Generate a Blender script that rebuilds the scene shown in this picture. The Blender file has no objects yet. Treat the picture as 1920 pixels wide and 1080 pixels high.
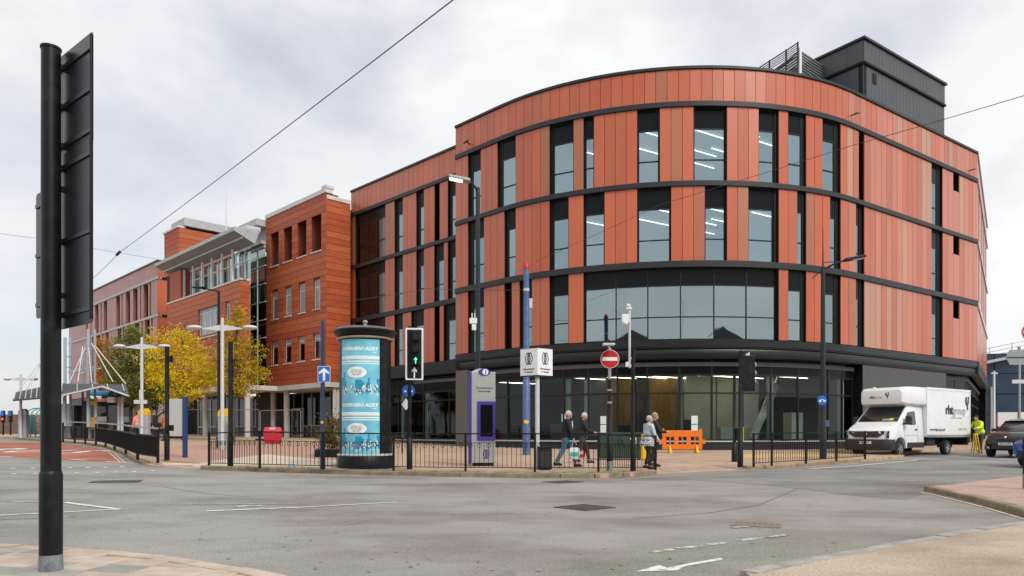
import bpy, bmesh, math, random
from mathutils import Vector, Matrix, geometry

R = math.radians
rnd = random.Random(7)
SC = bpy.context.scene
COL = SC.collection

# ------------------------------------------------------------------ camera
F, CX, HY, EYE = 1350.0, 960.0, 812.0, 1.19       # focal length and horizon, in pixels of a 1920 wide frame
cam_data = bpy.data.cameras.new("camera")
cam = bpy.data.objects.new("camera", cam_data)
COL.objects.link(cam)
cam.location = (0, 0, EYE)
cam.rotation_euler = (R(90), 0, 0)
cam_data.sensor_width = 36.0
cam_data.lens = 36.0 * F / 1920.0
cam_data.shift_y = (HY - 540.0) / 1920.0
cam_data.clip_start = 0.1
cam_data.clip_end = 3000
SC.camera = cam

# ------------------------------------------------------------------ world: Nishita sky under broken cloud
SUN_EL, SUN_AZ = R(42), R(143)         # azimuth clockwise from +Y
world = bpy.data.worlds.new("World")
SC.world = world
world.use_nodes = True
wn, wl = world.node_tree.nodes, world.node_tree.links
wn.clear()
w_out = wn.new("ShaderNodeOutputWorld")
w_bg = wn.new("ShaderNodeBackground")
w_bg.inputs["Strength"].default_value = 0.1
sky = wn.new("ShaderNodeTexSky")
sky.sky_type = 'NISHITA'
sky.sun_disc = False
sky.sun_elevation = SUN_EL
sky.sun_rotation = SUN_AZ
sky.dust_density = 2.0
tc = wn.new("ShaderNodeTexCoord")
wmap = wn.new("ShaderNodeMapping")
wmap.inputs["Scale"].default_value = (1.0, 1.0, 2.0)
wmap.inputs["Location"].default_value = (4.6, 8.8, 3.0)
n1 = wn.new("ShaderNodeTexNoise")
n1.inputs["Scale"].default_value = 2.3
n1.inputs["Detail"].default_value = 7
n1.inputs["Roughness"].default_value = 0.52
n1.inputs["Distortion"].default_value = 0.15
cov = wn.new("ShaderNodeValToRGB")       # cloud cover
cov.color_ramp.elements[0].position = 0.36
cov.color_ramp.elements[0].color = (0.62, 0.62, 0.62, 1)
cov.color_ramp.elements[1].position = 0.54
cov.color_ramp.elements[1].color = (1, 1, 1, 1)
n2 = wn.new("ShaderNodeTexNoise")
n2.inputs["Scale"].default_value = 1.7
n2.inputs["Detail"].default_value = 6
n2.inputs["Roughness"].default_value = 0.5
shade = wn.new("ShaderNodeValToRGB")     # light and grey cloud
shade.color_ramp.elements[0].position = 0.36
shade.color_ramp.elements[0].color = (6.7, 6.9, 7.15, 1)
shade.color_ramp.elements[1].position = 0.62
shade.color_ramp.elements[1].color = (8.2, 8.22, 8.25, 1)
mixw = wn.new("ShaderNodeMix")
mixw.data_type = 'RGBA'
wl.new(tc.outputs["Generated"], wmap.inputs["Vector"])
wl.new(wmap.outputs["Vector"], n1.inputs["Vector"])
wl.new(wmap.outputs["Vector"], n2.inputs["Vector"])
wl.new(n1.outputs["Fac"], cov.inputs["Fac"])
wl.new(n2.outputs["Fac"], shade.inputs["Fac"])
wl.new(cov.outputs["Color"], mixw.inputs[0])
wl.new(sky.outputs["Color"], mixw.inputs[6])
wl.new(shade.outputs["Color"], mixw.inputs[7])
wl.new(mixw.outputs[2], w_bg.inputs["Color"])
wl.new(w_bg.outputs["Background"], w_out.inputs["Surface"])

sun_data = bpy.data.lights.new("sun", 'SUN')
sun_data.energy = 2.0
sun_data.angle = R(22)
sun_data.color = (1.0, 0.96, 0.9)
sun = bpy.data.objects.new("sun", sun_data)
COL.objects.link(sun)
_sd = Vector((math.sin(SUN_AZ) * math.cos(SUN_EL), math.cos(SUN_AZ) * math.cos(SUN_EL), math.sin(SUN_EL)))
sun.rotation_euler = _sd.to_track_quat('Z', 'Y').to_euler()
sun.location = _sd * 100

SC.view_settings.view_transform = 'Standard'
SC.view_settings.look = 'None'
SC.view_settings.exposure = 0.32
SC.view_settings.gamma = 1.0
SC.view_settings.use_curve_mapping = False
SC.cycles.max_bounces = 7
SC.cycles.transparent_max_bounces = 12
SC.cycles.caustics_reflective = False
SC.cycles.caustics_refractive = False

# ------------------------------------------------------------------ materials
MATS = {}
def srgb(r, g, b):
    f = lambda c: (c / 255 / 12.92) if c <= 10 else ((c / 255 + 0.055) / 1.055) ** 2.4
    return (f(r), f(g), f(b))

def mat(name, col, rough=0.6, metal=0.0, var=0.08, scale=6.0, bump=0.0, bscale=60.0, spec=0.5, coat=0.0, coat_ior=1.5, stretch=None, dirt=None, emit=0.0):
    """principled material with a fine mottling; dirt = (colour, amount, scale)"""
    if name in MATS:
        return MATS[name]
    m = bpy.data.materials.new(name)
    m.use_nodes = True
    nt = m.node_tree
    b = nt.nodes["Principled BSDF"]
    b.inputs["Roughness"].default_value = rough
    b.inputs["Metallic"].default_value = metal
    b.inputs["Specular IOR Level"].default_value = spec
    b.inputs["Coat Weight"].default_value = coat
    b.inputs["Coat IOR"].default_value = coat_ior
    b.inputs["Coat Roughness"].default_value = rough * 0.6 if coat_ior > 1.5 else 0.03
    b.inputs["Base Color"].default_value = (*col, 1)
    if emit:
        b.inputs["Emission Color"].default_value = (*col, 1)
        b.inputs["Emission Strength"].default_value = emit
    tcn = nt.nodes.new("ShaderNodeTexCoord")
    src = tcn.outputs["Object"]
    if stretch:
        mp = nt.nodes.new("ShaderNodeMapping")
        mp.inputs["Scale"].default_value = stretch
        nt.links.new(src, mp.inputs["Vector"])
        src = mp.outputs["Vector"]
    last = None
    if var > 0:
        n = nt.nodes.new("ShaderNodeTexNoise")
        n.inputs["Scale"].default_value = scale
        n.inputs["Detail"].default_value = 5
        nt.links.new(src, n.inputs["Vector"])
        rp = nt.nodes.new("ShaderNodeValToRGB")
        rp.color_ramp.elements[0].position = 0.3
        rp.color_ramp.elements[1].position = 0.7
        rp.color_ramp.elements[0].color = (*[c * (1 - var) for c in col], 1)
        rp.color_ramp.elements[1].color = (*[min(1, c * (1 + var)) for c in col], 1)
        nt.links.new(n.outputs["Fac"], rp.inputs["Fac"])
        last = rp.outputs["Color"]
    if dirt:
        dc, amt, ds = dirt
        n = nt.nodes.new("ShaderNodeTexNoise")
        n.inputs["Scale"].default_value = ds
        n.inputs["Detail"].default_value = 8
        n.inputs["Roughness"].default_value = 0.65
        nt.links.new(src, n.inputs["Vector"])
        rp = nt.nodes.new("ShaderNodeValToRGB")
        rp.color_ramp.elements[0].position = 0.5
        rp.color_ramp.elements[0].color = (0, 0, 0, 1)
        rp.color_ramp.elements[1].position = 0.72
        rp.color_ramp.elements[1].color = (amt, amt, amt, 1)
        nt.links.new(n.outputs["Fac"], rp.inputs["Fac"])
        mx = nt.nodes.new("ShaderNodeMix")
        mx.data_type = 'RGBA'
        nt.links.new(rp.outputs["Color"], mx.inputs[0])
        if last:
            nt.links.new(last, mx.inputs[6])
        else:
            mx.inputs[6].default_value = (*col, 1)
        mx.inputs[7].default_value = (*dc, 1)
        last = mx.outputs[2]
    if last:
        nt.links.new(last, b.inputs["Base Color"])
    if bump > 0:
        n = nt.nodes.new("ShaderNodeTexNoise")
        n.inputs["Scale"].default_value = bscale
        n.inputs["Detail"].default_value = 4
        nt.links.new(src, n.inputs["Vector"])
        bp = nt.nodes.new("ShaderNodeBump")
        bp.inputs["Strength"].default_value = bump
        bp.inputs["Distance"].default_value = 0.02
        nt.links.new(n.outputs["Fac"], bp.inputs["Height"])
        nt.links.new(bp.outputs["Normal"], b.inputs["Normal"])
    MATS[name] = m
    return m

def glass(name, tint, ior, rough=0.02, refl=(1, 1, 1)):
    if name in MATS:
        return MATS[name]
    m = bpy.data.materials.new(name)
    m.use_nodes = True
    nt = m.node_tree
    nt.nodes.clear()
    o = nt.nodes.new("ShaderNodeOutputMaterial")
    t = nt.nodes.new("ShaderNodeBsdfTransparent")
    t.inputs["Color"].default_value = (*tint, 1)
    g = nt.nodes.new("ShaderNodeBsdfGlossy")
    g.inputs["Color"].default_value = (*refl, 1)
    g.inputs["Roughness"].default_value = rough
    fr = nt.nodes.new("ShaderNodeFresnel")
    fr.inputs["IOR"].default_value = ior
    mx = nt.nodes.new("ShaderNodeMixShader")
    # a slow waviness, as flat glass in a facade has
    tcn = nt.nodes.new("ShaderNodeTexCoord")
    n = nt.nodes.new("ShaderNodeTexNoise")
    n.inputs["Scale"].default_value = 0.7
    n.inputs["Detail"].default_value = 1
    bp = nt.nodes.new("ShaderNodeBump")
    bp.inputs["Strength"].default_value = 0.05
    bp.inputs["Distance"].default_value = 0.05
    nt.links.new(tcn.outputs["Object"], n.inputs["Vector"])
    nt.links.new(n.outputs["Fac"], bp.inputs["Height"])
    nt.links.new(bp.outputs["Normal"], g.inputs["Normal"])
    nt.links.new(fr.outputs["Fac"], mx.inputs["Fac"])
    nt.links.new(t.outputs["BSDF"], mx.inputs[1])
    nt.links.new(g.outputs["BSDF"], mx.inputs[2])
    nt.links.new(mx.outputs["Shader"], o.inputs["Surface"])
    MATS[name] = m
    return m

def lamp_mat(name, col, strength):
    m = bpy.data.materials.new(name)
    m.use_nodes = True
    nt = m.node_tree
    b = nt.nodes["Principled BSDF"]
    b.inputs["Base Color"].default_value = (*col, 1)
    b.inputs["Emission Color"].default_value = (*col, 1)
    b.inputs["Emission Strength"].default_value = strength
    MATS[name] = m
    return m

def leaf_mat(name, cols, rough=0.6):
    m = bpy.data.materials.new(name)
    m.use_nodes = True
    nt = m.node_tree
    b = nt.nodes["Principled BSDF"]
    b.inputs["Roughness"].default_value = rough
    b.inputs["Specular IOR Level"].default_value = 0.25
    g = nt.nodes.new("ShaderNodeNewGeometry")
    rp = nt.nodes.new("ShaderNodeValToRGB")
    els = rp.color_ramp.elements
    while len(els) < len(cols):
        els.new(0.5)
    for i, c in enumerate(cols):
        els[i].position = i / (len(cols) - 1)
        els[i].color = (*c, 1)
    nt.links.new(g.outputs["Random Per Island"], rp.inputs["Fac"])
    nt.links.new(rp.outputs["Color"], b.inputs["Base Color"])
    tr = nt.nodes.new("ShaderNodeBsdfTranslucent")
    nt.links.new(rp.outputs["Color"], tr.inputs["Color"])
    mx = nt.nodes.new("ShaderNodeMixShader")
    mx.inputs["Fac"].default_value = 0.35
    nt.links.new(b.outputs["BSDF"], mx.inputs[1])
    nt.links.new(tr.outputs["BSDF"], mx.inputs[2])
    nt.links.new(mx.outputs["Shader"], nt.nodes["Material Output"].inputs["Surface"])
    MATS[name] = m
    return m

# ------------------------------------------------------------------ ground shape and pixel helpers
PAV = 0.12
def gz(x, y):
    """the square rises gently away from the camera and to the left"""
    g = 0.013 * max(0.0, y - 22.0) + 0.018 * max(0.0, -x - 4.0) * min(1.0, max(0.0, (y - 8.0) / 10.0))
    if g > 0.6:
        g = 0.6 + 0.36 * (1 - math.exp(-(g - 0.6) / 0.36))
    return g

def gp(px, py, dz=0.0):
    """where a ground point seen at (px, py) of the photograph lies"""
    u = (px - CX) / F
    lo, hi = 2.0, 400.0
    for _ in range(60):
        Y = 0.5 * (lo + hi)
        v = HY + F * (EYE - gz(u * Y, Y) - dz) / Y
        if v > py:
            lo = Y
        else:
            hi = Y
    return Vector((u * Y, Y, gz(u * Y, Y) + dz))

def at(px, py, Y):
    return Vector(((px - CX) / F * Y, Y, EYE + (HY - py) / F * Y))

# ------------------------------------------------------------------ object helpers
def link(name, me, parent=None):
    o = bpy.data.objects.new(name, me)
    COL.objects.link(o)
    if parent is not None:
        o.parent = parent
    return o

def tag(o, label=None, cat=None, group=None, kind=None):
    if label: o["label"] = label
    if cat: o["category"] = cat
    if group: o["group"] = group
    if kind: o["kind"] = kind
    return o

def empty(name, loc, rz=0.0, label=None, cat=None, group=None):
    o = bpy.data.objects.new(name, None)
    COL.objects.link(o)
    o.empty_display_size = 0.3
    o.location = loc
    o.rotation_euler = (0, 0, rz)
    return tag(o, label, cat, group)

def copy_tree(o, parent=None):
    c = o.copy()
    COL.objects.link(c)
    c.parent = parent
    for ch in list(o.children):
        copy_tree(ch, c)
    return c

class MB:
    """collects shapes, builds ONE mesh object"""
    def __init__(self):
        self.v, self.f, self.mi = [], [], []
        self.mats = []
        self.cur = 0
    def use(self, m):
        if m not in self.mats:
            self.mats.append(m)
        self.cur = self.mats.index(m)
        return self
    def add(self, vs, fs):
        n = len(self.v)
        self.v += [tuple(p) for p in vs]
        for f in fs:
            self.f.append([i + n for i in f])
            self.mi.append(self.cur)
        return self
    def box(self, a, b, M=None):
        (x0, y0, z0), (x1, y1, z1) = a, b
        vs = [Vector(p) for p in ((x0,y0,z0),(x1,y0,z0),(x1,y1,z0),(x0,y1,z0),(x0,y0,z1),(x1,y0,z1),(x1,y1,z1),(x0,y1,z1))]
        if M is not None:
            vs = [M @ p for p in vs]
        return self.add(vs, [(0,3,2,1),(4,5,6,7),(0,1,5,4),(1,2,6,5),(2,3,7,6),(3,0,4,7)])
    def cbox(self, c, s, M=None):
        return self.box([c[i] - s[i] / 2 for i in range(3)], [c[i] + s[i] / 2 for i in range(3)], M)
    def bar(self, a, b, w, h=None, up=(0, 0, 1)):
        """square bar between two points"""
        a, b = Vector(a), Vector(b)
        h = h or w
        d = (b - a).normalized()
        u = Vector(up)
        if abs(d.dot(u)) > 0.98:
            u = Vector((0, 1, 0))
        s = d.cross(u).normalized() * (w / 2)
        t = s.cross(d).normalized() * (h / 2)
        vs = [a - s - t, a + s - t, a + s + t, a - s + t, b - s - t, b + s - t, b + s + t, b - s + t]
        return self.add(vs, [(0,3,2,1),(4,5,6,7),(0,1,5,4),(1,2,6,5),(2,3,7,6),(3,0,4,7)])
    def tube(self, pts, r, n=8, cap=True):
        pts = [Vector(p) for p in pts]
        rs = r if isinstance(r, (list, tuple)) else [r] * len(pts)
        vs, fs = [], []
        pu = None
        for i, p in enumerate(pts):
            d = (pts[min(i + 1, len(pts) - 1)] - pts[max(i - 1, 0)]).normalized()
            u = pu if pu is not None else (Vector((0, 0, 1)) if abs(d.z) < 0.9 else Vector((1, 0, 0)))
            s = d.cross(u)
            if s.length < 1e-5:
                s = d.cross(Vector((0, 1, 0.2)))
            s.normalize()
            t = s.cross(d).normalized()
            pu = t
            for k in range(n):
                a = 2 * math.pi * k / n
                vs.append(p + (s * math.cos(a) + t * math.sin(a)) * rs[i])
        for i in range(len(pts) - 1):
            for k in range(n):
                k2 = (k + 1) % n
                fs.append((i * n + k, i * n + k2, (i + 1) * n + k2, (i + 1) * n + k))
        if cap:
            fs.append(tuple(range(n))[::-1])
            fs.append(tuple((len(pts) - 1) * n + k for k in range(n)))
        return self.add(vs, fs)
    def lathe(self, prof, n=24, c=(0, 0, 0), a0=0.0, a1=2 * math.pi):
        full = abs(a1 - a0 - 2 * math.pi) < 1e-6
        m = n if full else n + 1
        vs, fs = [], []
        for r_, z in prof:
            for k in range(m):
                a = a0 + (a1 - a0) * k / n
                vs.append((c[0] + r_ * math.cos(a), c[1] + r_ * math.sin(a), c[2] + z))
        for i in range(len(prof) - 1):
            for k in range(n):
                k2 = (k + 1) % m
                fs.append((i * m + k, i * m + k2, (i + 1) * m + k2, (i + 1) * m + k))
        return self.add(vs, fs)
    def ball(self, c, r, n=12, rings=8):
        r = r if isinstance(r, (list, tuple)) else (r, r, r)
        vs, fs = [], []
        for i in range(rings + 1):
            th = math.pi * i / rings
            for k in range(n):
                a = 2 * math.pi * k / n
                vs.append((c[0] + r[0] * math.sin(th) * math.cos(a), c[1] + r[1] * math.sin(th) * math.sin(a), c[2] + r[2] * math.cos(th)))
        for i in range(rings):
            for k in range(n):
                k2 = (k + 1) % n
                fs.append((i * n + k, (i + 1) * n + k, (i + 1) * n + k2, i * n + k2))
        return self.add(vs, fs)
    def prism(self, poly, z0, z1):
        """vertical prism over a 2D polygon (counter-clockwise)"""
        n = len(poly)
        vs = [(p[0], p[1], z0) for p in poly] + [(p[0], p[1], z1) for p in poly]
        fs = [tuple(range(n))[::-1], tuple(range(n, 2 * n))]
        for i in range(n):
            j = (i + 1) % n
            fs.append((i, j, n + j, n + i))
        return self.add(vs, fs)
    def plate(self, poly, M, t=0.0):
        """2D polygon in a plane given by matrix M, thickness t along local +Z"""
        n = len(poly)
        vs = [M @ Vector((p[0], p[1], 0)) for p in poly]
        if t == 0:
            return self.add(vs, [tuple(range(n))])
        vs += [M @ Vector((p[0], p[1], t)) for p in poly]
        fs = [tuple(range(n))[::-1], tuple(range(n, 2 * n))]
        for i in range(n):
            j = (i + 1) % n
            fs.append((i, j, n + j, n + i))
        return self.add(vs, fs)
    def mesh(self, name, m=None, smooth=False, bevel=0.0, angle=40, bseg=2):
        me = bpy.data.meshes.new(name)
        me.from_pydata(self.v, [], self.f)
        if self.mats:
            for x in self.mats:
                me.materials.append(x)
            me.polygons.foreach_set("material_index", self.mi)
        elif m is not None:
            me.materials.append(m)
        if bevel > 0 or smooth:
            bm = bmesh.new()
            bm.from_mesh(me)
            if bevel > 0:
                bmesh.ops.remove_doubles(bm, verts=bm.verts, dist=1e-5)
                bmesh.ops.recalc_face_normals(bm, faces=bm.faces)
                es = [e for e in bm.edges if len(e.link_faces) == 2 and e.calc_face_angle(0) > R(25)]
                bmesh.ops.bevel(bm, geom=es, offset=bevel, segments=bseg, affect='EDGES', profile=0.5, clamp_overlap=True)
            if smooth:
                for f in bm.faces:
                    f.smooth = True
                for e in bm.edges:
                    if len(e.link_faces) == 2 and e.calc_face_angle(0) > R(angle):
                        e.smooth = False
            bm.to_mesh(me)
            bm.free()
        me.update()
        return me
    def build(self, name, m=None, parent=None, smooth=False, bevel=0.0, angle=40, bseg=2):
        return link(name, self.mesh(name, m, smooth, bevel, angle, bseg), parent)

def frame_m(origin, xdir, zdir=(0, 0, 1)):
    """matrix whose local X runs along xdir, local Y up (zdir), local Z out of the face"""
    x = Vector(xdir).normalized()
    y = Vector(zdir).normalized()
    z = x.cross(y).normalized()
    M = Matrix.Identity(4)
    for i in range(3):
        M[i][0], M[i][1], M[i][2], M[i][3] = x[i], y[i], z[i], origin[i]
    return M

def text(body, size, m, parent, M, name="lettering", bold=0.0, align='CENTER', shear=0.0, depth=0.002, bend=None, spacing=1.0, res=2):
    """flat lettering turned into a mesh; bend(v) may wrap it on a curved face"""
    cu = bpy.data.curves.new(name, 'FONT')
    cu.body = body
    cu.size = size
    cu.align_x = align
    cu.align_y = 'CENTER'
    cu.offset = bold
    cu.shear = shear
    cu.extrude = depth
    cu.resolution_u = res
    cu.space_character = spacing
    o = bpy.data.objects.new(name, cu)
    COL.objects.link(o)
    dg = bpy.context.evaluated_depsgraph_get()
    me = bpy.data.meshes.new_from_object(o.evaluated_get(dg))
    bpy.data.objects.remove(o)
    bpy.data.curves.remove(cu)
    me.materials.clear()
    me.materials.append(m)
    for v in me.vertices:
        v.co = bend(v.co) if bend else M @ v.co
    return link(name, me, parent)

def sheet(name, poly, dz, m, step=1.0, parent=None, kind=None, skirt=0.0, zf=None):
    """a sheet that follows the ground, dz above it, inside a 2D polygon"""
    zf = zf or gz
    pts = []
    n0 = len(poly)
    for i in range(n0):                       # densify the outline
        a, b = Vector(poly[i][:2]), Vector(poly[(i + 1) % n0][:2])
        k = max(1, int((b - a).length / (step * 2)))
        for j in range(k):
            pts.append(a.lerp(b, j / k))
    nb = len(pts)
    edges = [(i, (i + 1) % nb) for i in range(nb)]
    xs = [p.x for p in pts]; ys = [p.y for p in pts]
    outline = [Vector(p) for p in pts]
    def inside(x, y):
        c = False
        j = nb - 1
        for i in range(nb):
            yi, yj = outline[i].y, outline[j].y
            if (yi > y) != (yj > y):
                if x < (outline[j].x - outline[i].x) * (y - yi) / (yj - yi) + outline[i].x:
                    c = not c
            j = i
        return c
    gx = math.floor(min(xs) / step) * step
    while gx <= max(xs):
        gy = math.floor(min(ys) / step) * step
        while gy <= max(ys):
            if inside(gx, gy):
                pts.append(Vector((gx, gy)))
            gy += step
        gx += step
    res = geometry.delaunay_2d_cdt(pts, edges, [], 1, 1e-4)
    vs2, fs = res[0], res[2]
    mb = MB()
    mb.add([(p.x, p.y, zf(p.x, p.y) + dz) for p in vs2], [tuple(f) for f in fs])
    if skirt > 0:
        va = [(p.x, p.y, zf(p.x, p.y) + dz) for p in outline]
        vb = [(p.x, p.y, zf(p.x, p.y) + dz - skirt) for p in outline]
        mb.add(va + vb, [(i, (i + 1) % nb, nb + (i + 1) % nb, nb + i) for i in range(nb)])
    o = mb.build(name, m, parent)
    me = o.data
    up = sum(1 for p in me.polygons if p.normal.z > 0.5)
    if up < len(me.polygons) * 0.3:
        me.flip_normals()
    if kind:
        o["kind"] = kind
    return o

# ================================================================== the setting: road, pavements, kerbs, paint
def asphalt(name, col, crack=True):
    m = mat(name, col, rough=0.85, var=0.10, scale=0.35, bump=0.35, bscale=90, spec=0.3)
    nt = m.node_tree
    b = nt.nodes["Principled BSDF"]
    prev = b.inputs["Base Color"].links[0].from_socket
    tcn = nt.nodes.new("ShaderNodeTexCoord")
    n = nt.nodes.new("ShaderNodeTexNoise")           # stone chips
    n.inputs["Scale"].default_value = 38
    n.inputs["Detail"].default_value = 3
    n.inputs["Roughness"].default_value = 0.8
    nt.links.new(tcn.outputs["Object"], n.inputs["Vector"])
    rp = nt.nodes.new("ShaderNodeValToRGB")
    rp.color_ramp.elements[0].position = 0.28
    rp.color_ramp.elements[0].color = (0.58, 0.57, 0.56, 1)
    rp.color_ramp.elements[1].position = 0.78
    rp.color_ramp.elements[1].color = (1.42, 1.41, 1.38, 1)
    nt.links.new(n.outputs["Fac"], rp.inputs["Fac"])
    mx = nt.nodes.new("ShaderNodeMix"); mx.data_type = 'RGBA'; mx.blend_type = 'MULTIPLY'
    mx.inputs[0].default_value = 1.0
    nt.links.new(prev, mx.inputs[6]); nt.links.new(rp.outputs["Color"], mx.inputs[7])
    # worn, oily wheel tracks and stains with a shape of their own
    mp = nt.nodes.new("ShaderNodeMapping")
    mp.inputs["Scale"].default_value = (0.22, 0.34, 1)
    mp.inputs["Rotation"].default_value = (0, 0, R(8))
    nt.links.new(tcn.outputs["Object"], mp.inputs["Vector"])
    s = nt.nodes.new("ShaderNodeTexNoise")
    s.inputs["Scale"].default_value = 1.3
    s.inputs["Detail"].default_value = 9
    s.inputs["Roughness"].default_value = 0.62
    nt.links.new(mp.outputs["Vector"], s.inputs["Vector"])
    r2 = nt.nodes.new("ShaderNodeValToRGB")
    r2.color_ramp.elements[0].position = 0.34
    r2.color_ramp.elements[0].color = (0.64, 0.61, 0.58, 1)
    r2.color_ramp.elements[1].position = 0.56
    r2.color_ramp.elements[1].color = (1.06, 1.06, 1.05, 1)
    nt.links.new(s.outputs["Fac"], r2.inputs["Fac"])
    m2 = nt.nodes.new("ShaderNodeMix"); m2.data_type = 'RGBA'; m2.blend_type = 'MULTIPLY'
    m2.inputs[0].default_value = 1.0
    nt.links.new(mx.outputs[2], m2.inputs[6]); nt.links.new(r2.outputs["Color"], m2.inputs[7])
    last = m2.outputs[2]
    if crack:
        v = nt.nodes.new("ShaderNodeTexVoronoi")
        v.feature = 'DISTANCE_TO_EDGE'
        v.inputs["Scale"].default_value = 0.16
        dn = nt.nodes.new("ShaderNodeTexNoise"); dn.inputs["Scale"].default_value = 0.9; dn.inputs["Detail"].default_value = 6
        nt.links.new(tcn.outputs["Object"], dn.inputs["Vector"])
        ad = nt.nodes.new("ShaderNodeMix"); ad.data_type = 'RGBA'; ad.blend_type = 'LINEAR_LIGHT'
        ad.inputs[0].default_value = 0.9
        nt.links.new(tcn.outputs["Object"], ad.inputs[6]); nt.links.new(dn.outputs["Color"], ad.inputs[7])
        nt.links.new(ad.outputs[2], v.inputs["Vector"])
        r3 = nt.nodes.new("ShaderNodeValToRGB")
        r3.color_ramp.elements[0].position = 0.0
        r3.color_ramp.elements[0].color = (0.62, 0.61, 0.6, 1)
        r3.color_ramp.elements[1].position = 0.004
        r3.color_ramp.elements[1].color = (1, 1, 1, 1)
        nt.links.new(v.outputs["Distance"], r3.inputs["Fac"])
        m3 = nt.nodes.new("ShaderNodeMix"); m3.data_type = 'RGBA'; m3.blend_type = 'MULTIPLY'
        m3.inputs[0].default_value = 0.5
        nt.links.new(last, m3.inputs[6]); nt.links.new(r3.outputs["Color"], m3.inputs[7])
        last = m3.outputs[2]
    nt.links.new(last, b.inputs["Base Color"])
    return m

M_ASPH = asphalt("asphalt", (0.30, 0.289, 0.275))
M_ASPH_DARK = asphalt("asphalt_newer", (0.25, 0.245, 0.237), False)
M_ASPH_GREEN = asphalt("asphalt_olive", (0.27, 0.268, 0.235), False)
M_RED_LANE = asphalt("red_surfacing", (0.40, 0.145, 0.095), False)
M_RESIN = asphalt("buff_resin", (0.47, 0.385, 0.315), False)
M_PLAZA = mat("buff_paving", (0.45, 0.315, 0.22), 0.85, var=0.16, scale=2.2, bump=0.15, dirt=((0.28, 0.22, 0.17), 0.6, 0.9))
M_PLAZA_GREY = mat("grey_buff_paving", (0.36, 0.30, 0.235), 0.85, var=0.16, scale=2.2, bump=0.15, dirt=((0.2, 0.19, 0.12), 0.6, 1.3))
M_PALE = mat("pale_paving", (0.60, 0.50, 0.39), 0.85, var=0.12, scale=3, bump=0.1)
M_PINK = mat("pink_paving", (0.41, 0.285, 0.235), 0.85, var=0.16, scale=2.5, bump=0.1, dirt=((0.33, 0.26, 0.22), 0.7, 1.2))
M_KERB = mat("kerb_stone", (0.24, 0.185, 0.125), 0.9, var=0.25, scale=4, bump=0.1, bscale=40, dirt=((0.12, 0.13, 0.05), 0.7, 2.5))
M_KERB_BUFF = mat("kerb_stone_buff", (0.42, 0.31, 0.19), 0.9, var=0.2, scale=4, bump=0.4, bscale=40, dirt=((0.25, 0.18, 0.1), 0.7, 2.5))
def paint(name, col, wear, scale=7.0):
    """thermoplastic worn through to the asphalt in patches"""
    m = mat(name, (0.272, 0.264, 0.252), 0.8, var=0.1, scale=9)
    nt = m.node_tree
    b = nt.nodes["Principled BSDF"]
    prev = b.inputs["Base Color"].links[0].from_socket
    tcn = nt.nodes.new("ShaderNodeTexCoord")
    n = nt.nodes.new("ShaderNodeTexNoise"); n.inputs["Scale"].default_value = scale; n.inputs["Detail"].default_value = 9; n.inputs["Roughness"].default_value = 0.72
    nt.links.new(tcn.outputs["Object"], n.inputs["Vector"])
    rp = nt.nodes.new("ShaderNodeValToRGB")
    rp.color_ramp.elements[0].position = wear - 0.04; rp.color_ramp.elements[0].color = (0, 0, 0, 1)
    rp.color_ramp.elements[1].position = wear + 0.05; rp.color_ramp.elements[1].color = (1, 1, 1, 1)
    nt.links.new(n.outputs["Fac"], rp.inputs["Fac"])
    mx = nt.nodes.new("ShaderNodeMix"); mx.data_type = 'RGBA'
    nt.links.new(rp.outputs["Color"], mx.inputs[0]); nt.links.new(prev, mx.inputs[6]); mx.inputs[7].default_value = (*col, 1)
    nt.links.new(mx.outputs[2], b.inputs["Base Color"])
    return m
M_PAINT = paint("road_paint", (0.70, 0.69, 0.65), 0.42)
M_PAINT_WORN = paint("road_paint_worn", (0.58, 0.57, 0.53), 0.52)
M_PAINT_CREAM = paint("cream_line_paint", (0.56, 0.46, 0.31), 0.46)

def brick_mat():
    m = bpy.data.materials.new("brick_paving")
    m.use_nodes = True
    nt = m.node_tree
    b = nt.nodes["Principled BSDF"]
    b.inputs["Roughness"].default_value = 0.85
    tcn = nt.nodes.new("ShaderNodeTexCoord")
    mp = nt.nodes.new("ShaderNodeMapping")
    mp.inputs["Rotation"].default_value = (0, 0, R(45))
    br = nt.nodes.new("ShaderNodeTexBrick")
    br.inputs["Scale"].default_value = 2.4
    br.inputs["Color1"].default_value = (0.41, 0.215, 0.16, 1)
    br.inputs["Color2"].default_value = (0.47, 0.285, 0.22, 1)
    br.inputs["Mortar"].default_value = (0.34, 0.22, 0.17, 1)
    br.inputs["Mortar Size"].default_value = 0.012
    nt.links.new(tcn.outputs["Object"], mp.inputs["Vector"])
    nt.links.new(mp.outputs["Vector"], br.inputs["Vector"])
    nt.links.new(br.outputs["Color"], b.inputs["Base Color"])
    MATS["brick_paving"] = m
    return m
M_BRICKPAV = brick_mat()

# --- one ground sheet to the horizon
def axis(fine0, fine1, far):
    a = [float(i) for i in range(fine0, fine1 + 1)]
    s, v = 2.0, float(fine1)
    while v < far:
        v += s; s *= 1.4
        a.append(v)
    s, v = 2.0, float(fine0)
    while v > -far:
        v -= s; s *= 1.4
        a.insert(0, v)
    return a
_xs, _ys = axis(-62, 62, 900), axis(-12, 100, 900)
_mb = MB()
_mb.add([(x, y, gz(x, y)) for y in _ys for x in _xs],
        [(j * len(_xs) + i, j * len(_xs) + i + 1, (j + 1) * len(_xs) + i + 1, (j + 1) * len(_xs) + i)
         for j in range(len(_ys) - 1) for i in range(len(_xs) - 1)])
road = tag(_mb.build("road", M_ASPH), "grey worn asphalt road across the wide junction", None, kind="structure")

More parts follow.
